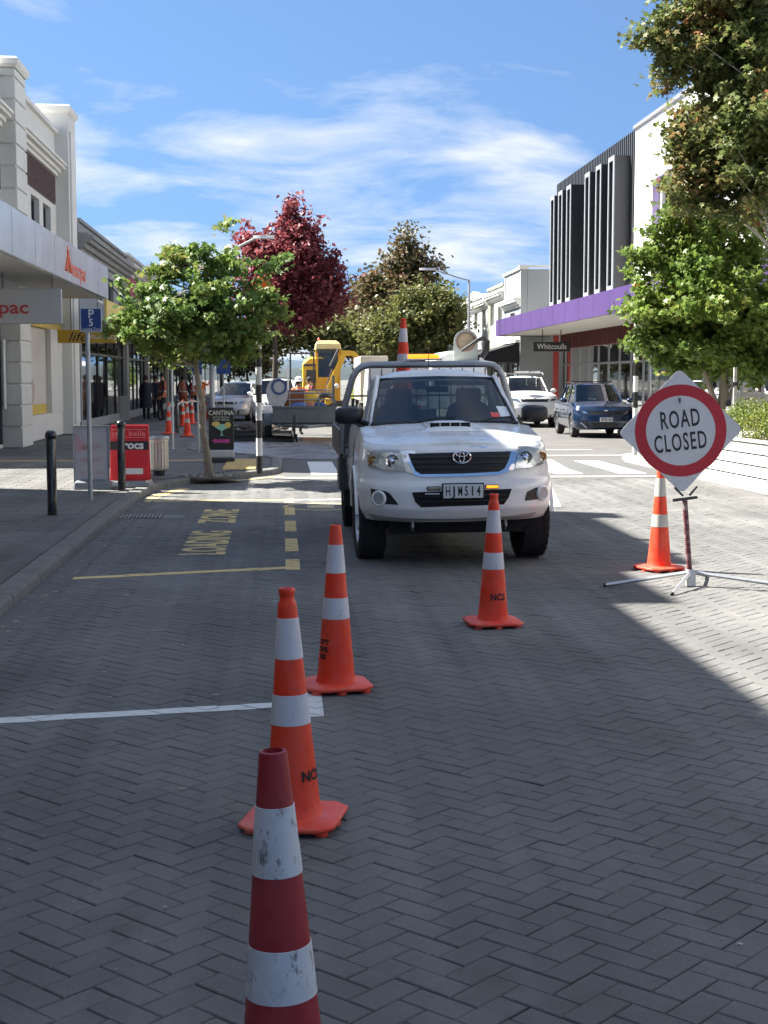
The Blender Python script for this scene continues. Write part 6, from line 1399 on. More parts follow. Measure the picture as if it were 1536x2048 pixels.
# young tree on the left nose
tb = onZ(420, 953, FZ); y = tb.y
def rel(px, py, b, Y=None): q = onY(px, py, Y or b.y)-b; return Vector((q.x, 0, q.z))
tk = [rel(px, py, tb)+Vector((0, 0, 0)) for px, py in ((420, 953), (413, 900), (405, 850), (407, 815), (398, 775), (392, 735), (396, 690), (405, 640), (410, 590), (415, 540))]
tk[0].z = 0
for i, q in enumerate(tk): q.y = -.06*math.sin(i*.8)
def blob(px, py, rpx, rpy, b, dy=0.0, ry=None):
    c = rel(px, py, b, b.y+dy); sx = (b.y+dy)/FPX; return (c.x, c.y+dy, c.z, rpx*sx, (ry or rpx)*sx, rpy*sx)
bl = [blob(400, 560, 95, 80, tb), blob(300, 610, 75, 60, tb), blob(270, 660, 55, 45, tb), blob(360, 680, 110, 48, tb), blob(460, 660, 80, 60, tb), blob(480, 590, 55, 60, tb), blob(440, 520, 55, 40, tb), blob(350, 520, 38, 40, tb), blob(535, 620, 26, 40, tb), blob(545, 530, 22, 26, tb), blob(410, 640, 110, 60, tb, .4), blob(400, 620, 110, 70, tb, -.5), blob(447, 462, 10, 36, tb), blob(240, 640, 30, 22, tb)]
tree('young leafy green tree with thin crooked pale trunk on the kerb nose', tb, tk, bl, L_GREEN, B_PALE, 12500, .066, .10, 52, STAR, 4, r0=.062, branches=60, hollow=.2)
# tree pit: stones round the trunk
pit = thing('tree_pit', 'ring of loose stones and dark soil round the young tree', 'tree pit', (tb.x, tb.y, FZ)); rr = random.Random(8)
ob('soil', MB().lathe([(.52, -.02), (.50, .004), (.001, .008)], 24, cap=False), mat('pit_soil', (.07, .058, .045), .95, var=.3, vscale=20), pit)
for k in range(46):
    a_, d = rr.uniform(0, 6.28), rr.uniform(.10, .52); s_ = rr.uniform(.015, .032)
    ob('stone', MB().ell((d*math.cos(a_), d*math.sin(a_), .012), (s_, s_*.8, s_*.6), 7, 5), mat('pit_stone', (.36, .34, .30), .8, var=.3, vscale=4), pit)
# red street tree
b = Vector((-.35, 66, FZ))
def T(label, b, trunk_top, bl, lm, bk, n, size, clump, per, seed, r0=.14, **k):
    tk = [(0, 0, 0), (.05, 0, trunk_top*.4), (0, .05, trunk_top*.7), (-.03, 0, trunk_top)]; return tree(label, b, tk, bl, lm, bk, n, size, clump, per, DIAM, seed, r0=r0, **k)
bl = [blob(578, 440, 26, 48, b, 0, 26), blob(580, 520, 62, 60, b), blob(610, 575, 78, 58, b), blob(545, 560, 60, 65, b), blob(640, 600, 52, 45, b), blob(520, 500, 35, 40, b), blob(660, 560, 26, 45, b), blob(575, 620, 80, 30, b), blob(520, 600, 50, 45, b), blob(600, 480, 40, 50, b), blob(645, 520, 20, 40, b), blob(500, 480, 20, 22, b)]
T('tall crimson leaved street tree behind the green tree', b, 6.5, bl, L_RED, B_DARK, 20000, .125, .26, 30, 5, branches=50, hollow=.2, spray=1.1, reach=1.2)
b = Vector((8.2, 98, .1))
bl = [blob(822, 500, 26, 42, b), blob(815, 545, 48, 45, b), blob(790, 580, 55, 40, b), blob(850, 570, 40, 45, b), blob(740, 580, 20, 45, b), blob(800, 620, 80, 40, b)]
T('tall bronze leaved street tree on the right kerb beyond the truck', b, 8, bl, L_BRN, B_DARK, 13000, .17, .38, 24, 6, r0=.2)
b = Vector((8.0, 84, .1))
bl = [blob(860, 620, 60, 45, b), blob(895, 640, 38, 50, b), blob(810, 640, 55, 45, b), blob(880, 690, 50, 30, b), blob(780, 670, 60, 42, b), blob(840, 690, 60, 32, b), blob(850, 590, 30, 25, b)]
T('broad olive green street tree on the right kerb', b, 4, bl, L_OLV, B_DARK, 17000, .14, .32, 26, 7, r0=.18)
b = Vector((7.6, 108, .1))
bl = [blob(740, 640, 55, 50, b), blob(700, 640, 45, 45, b), blob(760, 690, 60, 35, b), blob(720, 690, 50, 30, b), blob(730, 600, 30, 40, b)]
T('brown tinged street tree arching over the road beyond the excavator', b, 5, bl, L_BRN, B_DARK, 14000, .18, .5, 26, 8, r0=.2)
b = Vector((-1.4, 92, FZ))
bl = [blob(600, 660, 60, 26, b), blob(650, 670, 55, 28, b), blob(545, 670, 55, 35, b), blob(700, 680, 40, 25, b), blob(500, 690, 40, 30, b)]
T('dark green street tree below the crimson crown on the left kerb', b, 4.5, bl, L_OLV, B_DARK, 14000, .15, .42, 26, 9, r0=.16)
b = Vector((-1.8, 150, FZ)); bl = [blob(645, 745, 18, 30, b), blob(632, 760, 14, 18, b)]
T('small pale green tree far down the street', Vector((4.1, 150, 0)), 1.5, [blob(646, 740, 16, 28, Vector((4.1, 150, 0))), blob(632, 755, 14, 18, Vector((4.1, 150, 0)))], L_GREENL, B_DARK, 1500, .22, .5, 20, 10, r0=.12)
T('bronze tree at the far end of the left kerb', Vector((-3.0, 125, FZ)), 3, [blob(480, 715, 40, 30, Vector((-3., 125, FZ))), blob(520, 720, 30, 26, Vector((-3., 125, FZ)))], L_BRN, B_DARK, 2500, .2, .5, 22, 12, r0=.15)
# two trees on the right: a light green one with forked trunk, a taller bronze one
b = Vector((8.35, 27.3, .6))
bl = [blob(1400, 560, 95, 120, b), blob(1330, 620, 70, 80, b), blob(1300, 680, 50, 45, b), blob(1470, 640, 95, 100, b), blob(1400, 700, 100, 50, b), blob(1350, 520, 50, 70, b), blob(1360, 430, 45, 50, b), blob(1500, 520, 60, 110, b), blob(1290, 600, 42, 45, b), blob(1480, 720, 80, 40, b), blob(1265, 615, 22, 35, b), blob(1420, 640, 120, 90, b, .7), blob(1440, 600, 110, 90, b, -.7), blob(1530, 680, 60, 80, b), blob(1430, 470, 70, 60, b), blob(1330, 450, 30, 50, b), blob(1285, 530, 26, 50, b)]
f0 = Vector((0, 0, .55))
tree('light green tree with forked trunk rising behind the planter hedge', b, [(0, 0, -.5), (.0, .0, 0), (.02, 0, .45), (.06, 0, .85), (.10, 0, 1.5), (.12, .05, 2.4), (.1, .1, 3.2)], bl, L_GREENL, B_PALE, 33000, .074, .125, 55, STAR, 14, r0=.11, branches=60, hollow=.15, limbs=[([(.01, 0, .35), (-.2, -.1, .85), (-.42, -.1, 1.4), (-.6, 0, 2.2)], .07, .035), ([(.05, 0, .6), (.35, .1, 1.0), (.6, .1, 1.5)], .035, .02)])
b2 = Vector((8.35, 24.3, .6))
bl = [blob(1500, 120, 110, 130, b2), blob(1400, 110, 80, 100, b2), blob(1340, 80, 45, 70, b2), blob(1450, 280, 100, 130, b2), blob(1390, 300, 50, 60, b2), blob(1520, 350, 90, 90, b2), blob(1430, 395, 60, 45, b2), blob(1370, 380, 34, 40, b2), blob(1500, 20, 130, 90, b2), blob(1420, 0, 90, 80, b2), blob(1560, 250, 110, 180, b2), blob(1480, 200, 110, 130, b2, .7), blob(1520, 300, 100, 160, b2, -.7), blob(1340, 160, 30, 28, b2), blob(1350, 260, 26, 30, b2), blob(1600, 100, 120, 160, b2), blob(1400, 350, 60, 70, b2), blob(1365, 310, 34, 40, b2), blob(1310, 60, 26, 50, b2)]
tree('tall bronze and green tree with white bark trunk in the planter', b2, [(-.05, 0, -.5), (-.05, 0, 0), (.0, 0, .8), (.03, .05, 1.8), (.02, 0, 3.2), (.08, 0, 5.2), (.05, 0, 7)], bl, L_MAROON, B_WHITE, 36000, .072, .135, 50, STAR, 15, r0=.075, branches=70, hollow=.2)
st = thing('tree_stake', 'thin white stake standing in the planter beside the trees', 'stake', (8.1, 25.6, .6)); ob('stake', MB().tube([(0, 0, -.3), (.0, 0, 1.3)], .035, 8), B_WHITE, st); ob('tie', MB().tube([(-.05, 0, 1.0), (.05, 0, 1.0)], .045, 8), M_BLK, st)
# hedge in the planter
rng = np.random.default_rng(31); n = 15000
yy = rng.uniform(19.5, 24.4, n); xx = 7.13-(yy-24.4)*.03+.18+rng.beta(1.2, 1.6, n)*1.2; hh = .72+rng.beta(2, 1.1, n)*(.50+.10*np.sin(yy*3)+.08*np.sin(yy*7+xx*5))*np.clip((xx-7.25)*4, .55, 1)
hd = thing('hedge', 'low light green hedge growing in the white planter', 'hedge', (7.9, 22, .66))
P = np.stack([xx-7.9, yy-22, hh-.66], 1); o = bpy.data.objects.new('foliage', leaves_mesh('hedge', P, .024, DIAM, rng, leaf_mat('leaf_hedge', [(0, (.07, .11, .02)), (1, (.26, .26, .06)), (.5, (.14, .19, .035))], .4))); link(o, hd); o['kind'] = 'stuff'
mb = MB()
for k in range(60): x, y_ = rr.uniform(-.5, .5), rr.uniform(-2.4, 2.3); mb.tube([(x, y_, -.02), (x+rr.uniform(-.1, .1), y_+rr.uniform(-.1, .1), .4)], .006, 4)
q = ob('stems', mb, B_DARK, hd); q['kind'] = 'stuff'
# far hills
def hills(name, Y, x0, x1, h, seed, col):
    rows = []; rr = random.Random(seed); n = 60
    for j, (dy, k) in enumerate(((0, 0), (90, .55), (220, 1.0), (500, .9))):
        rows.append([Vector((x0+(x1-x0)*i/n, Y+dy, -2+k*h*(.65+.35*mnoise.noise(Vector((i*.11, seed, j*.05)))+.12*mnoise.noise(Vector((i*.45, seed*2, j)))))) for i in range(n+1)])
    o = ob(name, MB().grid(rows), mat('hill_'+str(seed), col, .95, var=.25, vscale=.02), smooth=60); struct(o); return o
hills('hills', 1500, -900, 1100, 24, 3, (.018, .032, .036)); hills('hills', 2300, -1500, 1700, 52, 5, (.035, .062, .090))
# ------------------------------------------------------------------ road works: trailer, excavator, people
# ---- grey tipping trailer
TR = Vector((.60, 39.9, 0)); tl = thing('trailer', 'grey steel box trailer with jockey wheel at the road works', 'trailer', TR)
M_TRL = mat('trailer_grey_paint', (.13, .15, .155), .6, .2, var=.15, vscale=4, dirt=(.22, .21, .19), dirt_amt=.45, dirt_scale=3)
w = .87
ob('front_board', MB().bx(-w, w, -.03, 0, .50, .93), M_TRL, tl, bevel=.008, seg=1)
for x in (-.42, .0, .42): ob('board_rib', MB().bx(x-.025, x+.025, -.055, -.031, .50, .93), M_TRL, tl)
for z in (.50, .90): ob('rail', MB().bx(-w-.02, w+.02, -.07, -.032, z, z+.05), M_TRL, tl)
for s_ in (-1, 1):
    ob('side_board', MB().bx(min(s_*w, s_*(w-.03)), max(s_*w, s_*(w-.03)), .001, 2.5, .50, .93), M_TRL, tl, bevel=.006, seg=1)
    ob('mudguard', MB().loft([[(s_*.89, 1.2+.40*math.cos(a), .33+.40*math.sin(a)), (s_*1.12, 1.2+.40*math.cos(a), .33+.40*math.sin(a)), (s_*1.12, 1.2+.38*math.cos(a), .33+.38*math.sin(a)), (s_*.89, 1.2+.38*math.cos(a), .33+.38*math.sin(a))] for a in [R(10+160*k/12) for k in range(13)]]), M_TRL, tl, smooth=50)
    wheel(tl, s_*1.0, 1.2, .33, .2, s_, n=24)
ob('floor', MB().bx(-w, w, .01, 2.5, .46, .51), M_TRL, tl)
ob('chassis', MB().bx(-.75, .75, -.1, 2.4, .38, .455), M_TRL, tl)
for s_ in (-1, 1): ob('drawbar', MB().tube([(s_*.62, -.0, .42), (s_*.05, -1.3, .42)], .045, 6), M_TRL, tl)
ob('coupling', MB().bx(-.06, .06, -1.6, -1.28, .38, .48), M_TRL, tl, bevel=.015)
jk = ob('jockey_stand', MB().tube([(-.28, -.9, .10), (-.28, -.9, .72)], .03, 8).tube([(-.28, -.9, .72), (-.28, -1.02, .76)], .012, 6), M_BLK, tl)
for dx in (-.09, .03): ob('jockey_wheel', MB().lathe([(.03, 0), (.10, 0), (.11, .02), (.10, .05), (.03, .05)], 16, M=Matrix.Translation((-.28+dx, -.9, .11)) @ Matrix.Rotation(R(90), 4, 'Y')), M_TYRE, jk, smooth=40)
for x in (-.78, .80):
    ob('stake_post', MB().bx(x-.035, x+.035, .0, .06, .93, 1.40 if x < 0 else 1.78), M_TRL, tl)
for x in (-.4, 0, .4): ob('load_upright', MB().cyl((x, .03, .93), (x, .03, 1.38), .014, 6), M_ALU, tl)
for z in (1.12, 1.30, 1.38): ob('load_rail', MB().tube([(-.78, .03, z), (.80, .03, z)], .022, 6), M_ALU, tl)
def load(name, label, cat, mb, m, loc, bevel=0, smooth=None):
    o = ob(name, mb, m, loc=loc, bevel=bevel, smooth=smooth); return tag(o, label, cat)
sgt = thing('works_sign', 'round backed grey works sign propped on the trailer corner', 'sign', TR+Vector((-.74, -.02, .95)))
ob('panel', MB().lathe([(.001, -.01), (.30, -.01), (.30, .01), (.001, .01)], 28, M=Matrix.Translation((0, 0, .36)) @ Matrix.Scale(1.35, 4, (0, 0, 1)) @ Matrix.Rotation(R(90), 4, 'X')), mat('works_sign_grey', (.45, .44, .44), .5, var=.06), sgt)
ob('blue_ring', MB().lathe([(.15, .012), (.22, .012), (.22, .016), (.15, .016)], 28, M=Matrix.Translation((.05, 0, .52)) @ Matrix.Rotation(R(90), 4, 'X'), cap=False), mat('works_sign_blue', (.06, .09, .2), .5), sgt)
ob('prop', MB().cyl((-.05, .02, -.45), (0, .02, .2), .02, 6), M_ALU, sgt)
load('tarpaulin', 'yellow tarpaulin bundle heaped in the trailer', 'tarpaulin', MB().loft([[(r_*math.cos(a)*(1+.12*math.sin(3*a+z*9)), .7*r_*math.sin(a), z) for a in [2*math.pi*k/14 for k in range(14)]] for r_, z in ((.36, 0), (.38, .2), (.33, .5), (.20, .75), (.08, .85))]), mat('tarp_yellow', (.70, .42, .02), .55, var=.1), TR+Vector((.20, .6, .51)), smooth=50)
load('plywood_sheet', 'rusty orange brown board standing in the trailer', 'board', MB().bx(-.28, .28, -.02, .02, 0, .85), mat('board_rust', (.30, .10, .035), .7, var=.25, vscale=4), TR+Vector((-.28, .35, .51)))
load('sack', 'blue and white sack lying on the trailer front edge', 'sack', MB().ell((0, 0, 0), (.30, .2, .12)), mat('sack_blue', (.10, .17, .45), .6, var=.4, vscale=9), TR+Vector((-.12, .2, .93)), smooth=60)
load('sack', 'orange pink sack between the blue sacks on the trailer', 'sack', MB().ell((0, 0, 0), (.18, .15, .11)), mat('sack_orange', (.55, .20, .12), .6, var=.2, vscale=9), TR+Vector((.16, .2, .95)), smooth=60)
load('sack', 'deep blue sack beside the dark hose coil on the trailer', 'sack', MB().ell((0, 0, 0), (.2, .16, .12)), mat('sack_deep_blue', (.04, .08, .26), .6, var=.3, vscale=9), TR+Vector((.42, .2, .94)), smooth=60)
hose = MB()
for k in range(4): hose.tube([(.26*math.cos(a)*(1-.06*k), .1*math.sin(a)+.03*k, .10+.17*math.sin(a)+.03*k) for a in [2*math.pi*i/20 for i in range(21)]], .025, 6, False)
load('hose_coil', 'dark hose coil hanging on the right of the trailer', 'hose', hose, mat('hose_dark', (.05, .04, .04), .6, var=.3), TR+Vector((.62, .25, .93)), smooth=60)

# ---- people: one continuous skinned body each
M_SKIN = mat('skin', (.42, .25, .17), .6, var=.08)
HIV = mat('hi_vis_orange', (.85, .16, .02), .6, var=.08); HIVD = mat('hi_vis_orange_dull', (.45, .12, .05), .7, var=.12); HIVY = mat('hi_vis_yellow', (.55, .62, .06), .6, var=.06)
NAVY = mat('navy_cloth', (.018, .022, .038), .85, var=.25, vscale=12); BLKC = mat('black_cloth', (.012, .012, .014), .9, var=.2); GREYC = mat('grey_cloth', (.12, .115, .11), .85, var=.2); REFLS = mat('reflective_strip', (.55, .55, .52), .3, .3); HAIRD = mat('dark_hair', (.02, .014, .01), .7, var=.3); BROWNC = mat('tan_cloth', (.30, .17, .08), .8, var=.2)
HATW = mat('hard_hat_white', (.75, .75, .74), .35)
def person(label, loc, rz, top, legs, pose='stand', h=1.75, hat=None, vest=None, hair=HAIRD, arms=None, coat=None, lean=0.0):
    t = thing('person', label, 'person', loc, rz); k = h/1.75
    sit = pose == 'sit'; step = .16 if pose == 'walk' else .03
    J = {'pel': (0, 0, .95), 'sp': (0, -lean*.4, 1.14), 'ch': (0, -lean, 1.34), 'nk': (0, -lean*1.15, 1.49), 'hd': (0, -lean*1.3-.015, 1.60), 'ht': (0, -lean*1.35-.01, 1.70)}
    E_ = [('pel', 'sp'), ('sp', 'ch'), ('ch', 'nk'), ('nk', 'hd'), ('hd', 'ht')]
    rad = {'pel': (.150, .105), 'sp': (.140, .10), 'ch': (.165, .11), 'nk': (.055, .055), 'hd': (.082, .098), 'ht': (.065, .075)}
    for n_, s_ in (('l', -1), ('r', 1)):
        J['hip'+n_] = (s_*.095, 0, .90); J['sh'+n_] = (s_*.185, -lean, 1.40)
        if sit: J['kn'+n_] = (s_*.12, -.42, .92); J['an'+n_] = (s_*.12, -.40, .50); J['to'+n_] = (s_*.12, -.56, .45)
        else: J['kn'+n_] = (s_*.105, -.05-s_*step*.4, .50); J['an'+n_] = (s_*.11, .03-s_*step, .09); J['to'+n_] = (s_*.125, -.14-s_*step, .035)
        a = (arms or {}).get(n_, ((s_*.25, .02, 1.13), (s_*.25, -.10+s_*step*.5, .90)))
        J['el'+n_] = a[0]; J['wr'+n_] = a[1]; d = (Vector(a[1])-Vector(a[0])).normalized(); J['pa'+n_] = tuple(Vector(a[1])+d*.085)
        E_ += [('pel', 'hip'+n_), ('hip'+n_, 'kn'+n_), ('kn'+n_, 'an'+n_), ('an'+n_, 'to'+n_), ('ch', 'sh'+n_), ('sh'+n_, 'el'+n_), ('el'+n_, 'wr'+n_), ('wr'+n_, 'pa'+n_)]
        rad.update({'hip'+n_: (.095, .095), 'kn'+n_: (.062, .065), 'an'+n_: (.045, .05), 'to'+n_: (.042, .035), 'sh'+n_: (.068, .07), 'el'+n_: (.045, .045), 'wr'+n_: (.030, .032), 'pa'+n_: (.034, .020)})
    names = list(J); me = bpy.data.meshes.new('body'); me.from_pydata([tuple(c*k for c in J[n_]) for n_ in names], [(names.index(a), names.index(b_)) for a, b_ in E_], [])
    o = bpy.data.objects.new('body', me); COL.objects.link(o); o.modifiers.new('skin', 'SKIN'); sv_ = me.skin_vertices[0].data
    for i, n_ in enumerate(names): sv_[i].radius = (rad[n_][0]*k, rad[n_][1]*k); sv_[i].use_root = (n_ == 'pel')
    ss = o.modifiers.new('ss', 'SUBSURF'); ss.levels = 2; ss.render_levels = 2
    dg_ = bpy.context.evaluated_depsgraph_get(); m2 = bpy.data.meshes.new_from_object(o.evaluated_get(dg_)); bpy.data.objects.remove(o)
    mb = MB(); mb.v = [tuple(v.co) for v in m2.vertices]; mb.f = [tuple(p.vertices) for p in m2.polygons]
    segs = [(Vector(J[a])*k, Vector(J[b_])*k, a, b_) for a, b_ in E_]
    def part_of(c):
        best = min(segs, key=lambda s_: ((s_[0].lerp(s_[1], max(0, min(1, (c-s_[0]).dot(s_[1]-s_[0])/max((s_[1]-s_[0]).length_squared, 1e-9))))-c).length)); return best[2], best[3]
    for p in m2.polygons:
        a, b_ = part_of(p.center)
        if b_[:2] in ('hd', 'ht') or b_[:2] == 'pa' or (b_ == 'nk' and p.center.z > 1.46*k): mi = 0
        elif b_[:2] in ('kn', 'an') or b_[:3] == 'hip': mi = 2
        elif b_[:2] == 'to': mi = 3
        else: mi = 1
        mb.mi.append(mi)
    # fingers and thumb, a nose and ears
    mb.cur = 0
    for n_, s_ in (('l', -1), ('r', 1)):
        wv, pv = Vector(J['wr'+n_])*k, Vector(J['pa'+n_])*k; d = (pv-wv).normalized(); sd = d.cross(Vector((s_, .2, 0))).normalized(); bn_ = d.cross(sd)
        for i in range(4): s0 = pv+sd*(i-1.5)*.019-d*.012; mb.tube([s0, s0+d*.035+bn_*.004, s0+d*(.062-.006*abs(i-1.5))+bn_*.018], [.0095, .009, .007], 6)
        s0 = wv+d*.03+sd*.032; mb.tube([s0, s0+d*.025+sd*.022, s0+d*.055+sd*.028], [.010, .0095, .007], 6)
    hd = Vector(J['hd'])*k; mb.tube([hd+Vector((0, -.085, .025)), hd+Vector((0, -.112, -.005)), hd+Vector((0, -.09, -.015))], [.010, .015, .010], 6)
    for s_ in (-1, 1): mb.ell(hd+Vector((s_*.085, .005, 0)), (.012, .022, .033), 8, 6)
    bpy.data.meshes.remove(m2); ob('body', mb, [M_SKIN, top, legs, BLKC], t, smooth=60)
    fc = MB()
    for s_ in (-1, 1): fc.ell(hd+Vector((s_*.034, -.092, .022)), (.012, .006, .007), 8, 6)
    fc.bx(-.024+hd.x, .024+hd.x, hd.y-.098, hd.y-.09, hd.z-.045, hd.z-.039); q = ob('facial_features', fc, mat('face_dark', (.05, .02, .018), .6), t); q['kind'] = 'stuff'
    ht = Vector(J['ht'])*k
    if hat:
        hm = ob('hat', MB().lathe([(.155, -.035), (.160, -.028), (.118, -.012), (.114, .03), (.095, .08), (.05, .108), (.002, .115)], 20, o=(ht.x, ht.y+.005, ht.z)), hat, t, smooth=50)
    if hair: ob('hair', MB().lathe([(.092, -.10), (.101, -.05), (.098, 0), (.080, .045), (.04, .072), (.002, .078)], 16, o=(ht.x, ht.y+.022, ht.z-.008), M=Matrix.Scale(1.05, 4, (0, 1, 0))), hair, t, smooth=60)
    if vest:
        rows = []
        for z, rx, ry, yo in ((.86, .185, .135, 0), (1.0, .188, .138, -lean*.2), (1.18, .186, .135, -lean*.6), (1.32, .205, .145, -lean), (1.42, .16, .125, -lean*1.05), (1.47, .085, .09, -lean*1.1)): rows.append([Vector((rx*math.cos(a), yo+ry*math.sin(a), z))*k for a in [2*math.pi*i/20 for i in range(20)]])
        v = ob('vest', MB().loft(rows, True, False), vest, t, smooth=60)
        ob('reflective_band', MB().loft([[Vector((.192*math.cos(a), -lean*.4+.142*math.sin(a), z))*k for a in [2*math.pi*i/20 for i in range(20)]] for z in (1.06, 1.11)], True, False), REFLS, v, smooth=60)
        for x in (-.1, .1): ob('reflective_band', MB().loft([[Vector((x-.022, y_, z))*k, Vector((x+.022, y_, z))*k] for z, y_ in ((1.11, -.135-lean*.5), (1.3, -.146-lean), (1.42, -.118-lean*1.05), (1.455, -.03-lean), (1.42, .10-lean), (1.3, .125-lean), (1.11, .13-lean*.5))], False, False), REFLS, v)
    if coat:
        rows = []
        for z, rx, ry in ((.48, .26, .20), (.75, .235, .18), (1.0, .21, .155), (1.3, .215, .15), (1.43, .165, .12), (1.49, .08, .08)): rows.append([Vector((rx*math.cos(a)*(1+.04*math.sin(5*a)), -lean*(z-.9)/.5+ry*math.sin(a), z))*k for a in [2*math.pi*i/22 for i in range(22)]])
        ob('coat', MB().loft(rows, True, False), coat, t, smooth=60)
    return t
def Pz(px, py, z=FZ): return onZ(px, py, z)
person('person in a long dark coat walking away under the veranda', Pz(293, 840), R(175), NAVY, BLKC, 'walk', 1.72, coat=NAVY)
person('person in dark clothes walking close beside the long coat', Pz(313, 838), R(170), NAVY, BLKC, 'walk', 1.74)
person('person in orange vest and black trousers facing the shops', Pz(326, 842), R(-80), BLKC, BLKC, 'stand', 1.82, vest=HIVD)
person('person in orange vest and orange trousers behind the taped cones', Pz(367, 833), R(160), NAVY, HIVD, 'stand', 1.72, vest=HIVD)
person('person in orange vest raising an arm beside the silver car', Pz(402, 829), R(140), HIV, NAVY, 'stand', 1.76, vest=HIV, arms={'l': ((-.30, -.15, 1.30), (-.22, -.32, 1.45))})
person('person in orange vest half hidden behind the blue sign pole', Pz(388, 827), R(30), BLKC, NAVY, 'stand', 1.70, vest=HIVD)
person('person in white hard hat bending behind the grey trailer', (.44, 44.0, 0), R(20), HIV, NAVY, 'stand', 1.70, hat=HATW, vest=HIV, lean=.14, arms={'l': ((-.25, -.25, 1.12), (-.12, -.42, 1.02)), 'r': ((.25, -.25, 1.12), (.10, -.42, 1.02))})
person('person in orange vest standing against the excavator side', (1.05, 51.8, 0), R(-60), mat('shirt_maroon', (.12, .02, .03), .8), BLKC, 'stand', 1.75, vest=HIV, lean=.08, arms={'r': ((.26, -.20, 1.15), (.10, -.40, 1.05))})
person('person in yellow vest standing beside a motorcycle beyond the excavator', (3.1, 62, 0), R(-20), BLKC, BLKC, 'stand', 1.75, vest=HIVY)
person('person in yellow vest seen through the truck cab windows', (2.55, 33.0, 0), R(30), NAVY, NAVY, 'stand', 1.75, vest=HIVY)

# ---- excavator
EX = Vector((1.55, 55.5, 0)); exc = thing('excavator', 'yellow compact excavator with raised boom in the road works', 'excavator', EX, 0)
M_EXY = mat('excavator_yellow', (.72, .40, .03), .45, var=.08, vscale=3, dirt=(.40, .26, .06), dirt_amt=.4); M_EXC = mat('excavator_cream', (.74, .60, .26), .5, var=.06); M_TRK = mat('track_rubber', (.025, .025, .025), .9, var=.3); M_EXD = mat('excavator_grey', (.06, .06, .065), .6, .2, var=.2)
for s_ in (-1, 1):
    rows = []
    for x in (s_*.45, s_*.85): rows.append([(x, -1.0+.24*math.cos(a), .24+.24*math.sin(a)) for a in [R(270-180*k/8) for k in range(9)]]+[(x, 1.0+.24*math.cos(a), .24+.24*math.sin(a)) for a in [R(90-180*k/8) for k in range(9)]])
    tk_ = ob('track', MB().loft(rows), M_TRK, exc)
    for k in range(18): ob('track_pad', MB().bx(min(s_*.44, s_*.86), max(s_*.44, s_*.86), -1.1+k*.125, -1.04+k*.125, .475, .505), M_TRK, tk_)
    for k in range(4): ob('roller', MB().lathe([(.12, -.02), (.12, .02)], 14, M=Matrix.Translation((s_*.87, -.75+k*.5, .20)) @ Matrix.Rotation(R(90), 4, 'Y')), M_EXD, tk_)
ob('undercarriage', MB().bx(-.44, .44, -.5, .5, .2, .55).cyl((0, 0, .5), (0, 0, .68), .38, 20), M_EXD, exc)
# house with engine cover to the left, cab to the right
def exy(px, py, y=0): q = onY(px, py, EX.y+y)-EX; return (q.x, q.z)
ob('platform', MB().bx(-.92, .92, -.7, 1.0, .68, .86), M_EXD, exc, bevel=.03)
ob('engine_cover', MB().loft([[(-.78, y_, .86), (.10, y_, .86), (.10, y_, z1), (-.52, y_, z1), (-.78, y_, z1-.22)] for y_, z1 in ((-.55, 2.46), (.3, 2.52), (1.0, 2.30))]), M_EXY, exc, bevel=.05, seg=3)
ob('cover_window', MB().bx(-.64, -.26, -.57, -.556, 1.55, 2.02), M_EXD, exc, bevel=.01)
ob('cover_band', MB().bx(-.75, -.27, -.575, -.552, 2.16, 2.24), M_EXD, exc)
cabp = [(-.24, -.62), (.60, -.62), (.60, .62), (-.24, .62)]
for (x, y_) in cabp: ob('cab_post', MB().bx(x-.04, x+.04, y_-.04, y_+.04, .86, 2.86), M_EXY, exc)
ob('cab_roof', MB().loft([[(-.30, -.72, 2.78), (.68, -.72, 2.78), (.68, .70, 2.78), (-.30, .70, 2.78)], [(-.28, -.70, 3.0), (.64, -.70, 3.0), (.64, .68, 3.0), (-.28, .68, 3.0)], [(-.2, -.6, 3.12), (.5, -.6, 3.12), (.5, .6, 3.12), (-.2, .6, 3.12)]]), M_EXC, exc, bevel=.03)
ob('roof_visor', MB().bx(-.24, .60, -.75, -.72, 2.66, 2.80), M_EXD, exc)
ob('beacon', MB().lathe([(.05, 3.12), (.05, 3.2), (.02, 3.24)], 12, o=(-.15, 0, 0)), mat('beacon_red', (.6, .06, .03), .4), exc)
for (a, b_, c, d) in ((-.20, .56, -.625, -.615), (-.20, .56, .615, .625)): ob('cab_glass', MB().bx(a, b_, c, d, 1.6, 2.80), M_GLASS, exc)
ob('cab_lower', MB().bx(-.20, .56, -.64, -.60, .86, 1.75), M_EXY, exc); ob('operator_seat', MB().bx(.1, .6, .05, .5, 1.2, 1.9), M_SEAT, exc, bevel=.05)
def beam(name, pts, w0, hs, m):
    rows = []
    pts = [Vector(p) for p in pts]
    for i, p in enumerate(pts):
        d = (pts[min(i+1, len(pts)-1)]-pts[max(i-1, 0)]).normalized(); u = Vector((0, 1, 0)).cross(d).normalized(); v_ = Vector((0, 1, 0)); h_ = hs[i]/2; rows.append([p+u*h_-v_*w0/2, p+u*h_+v_*w0/2, p-u*h_+v_*w0/2, p-u*h_-v_*w0/2])
    return ob(name, MB().loft(rows), m, exc, bevel=.015)
bmp = [exy(657, 790, -1.0), exy(662, 745, -1.0), exy(685, 715, -1.0), exy(682, 705, -1.0)]
A_, B_, C_ = exy(658, 800, -1), exy(688, 708, -1), exy(708, 722, -1)
beam('boom', [(A_[0], -1.0, .70), (A_[0]+.05, -1.0, 1.35), (A_[0]+.30, -1.0, 2.0), (B_[0], -1.0, B_[1])], .18, [.26, .27, .24, .18], M_EXY)
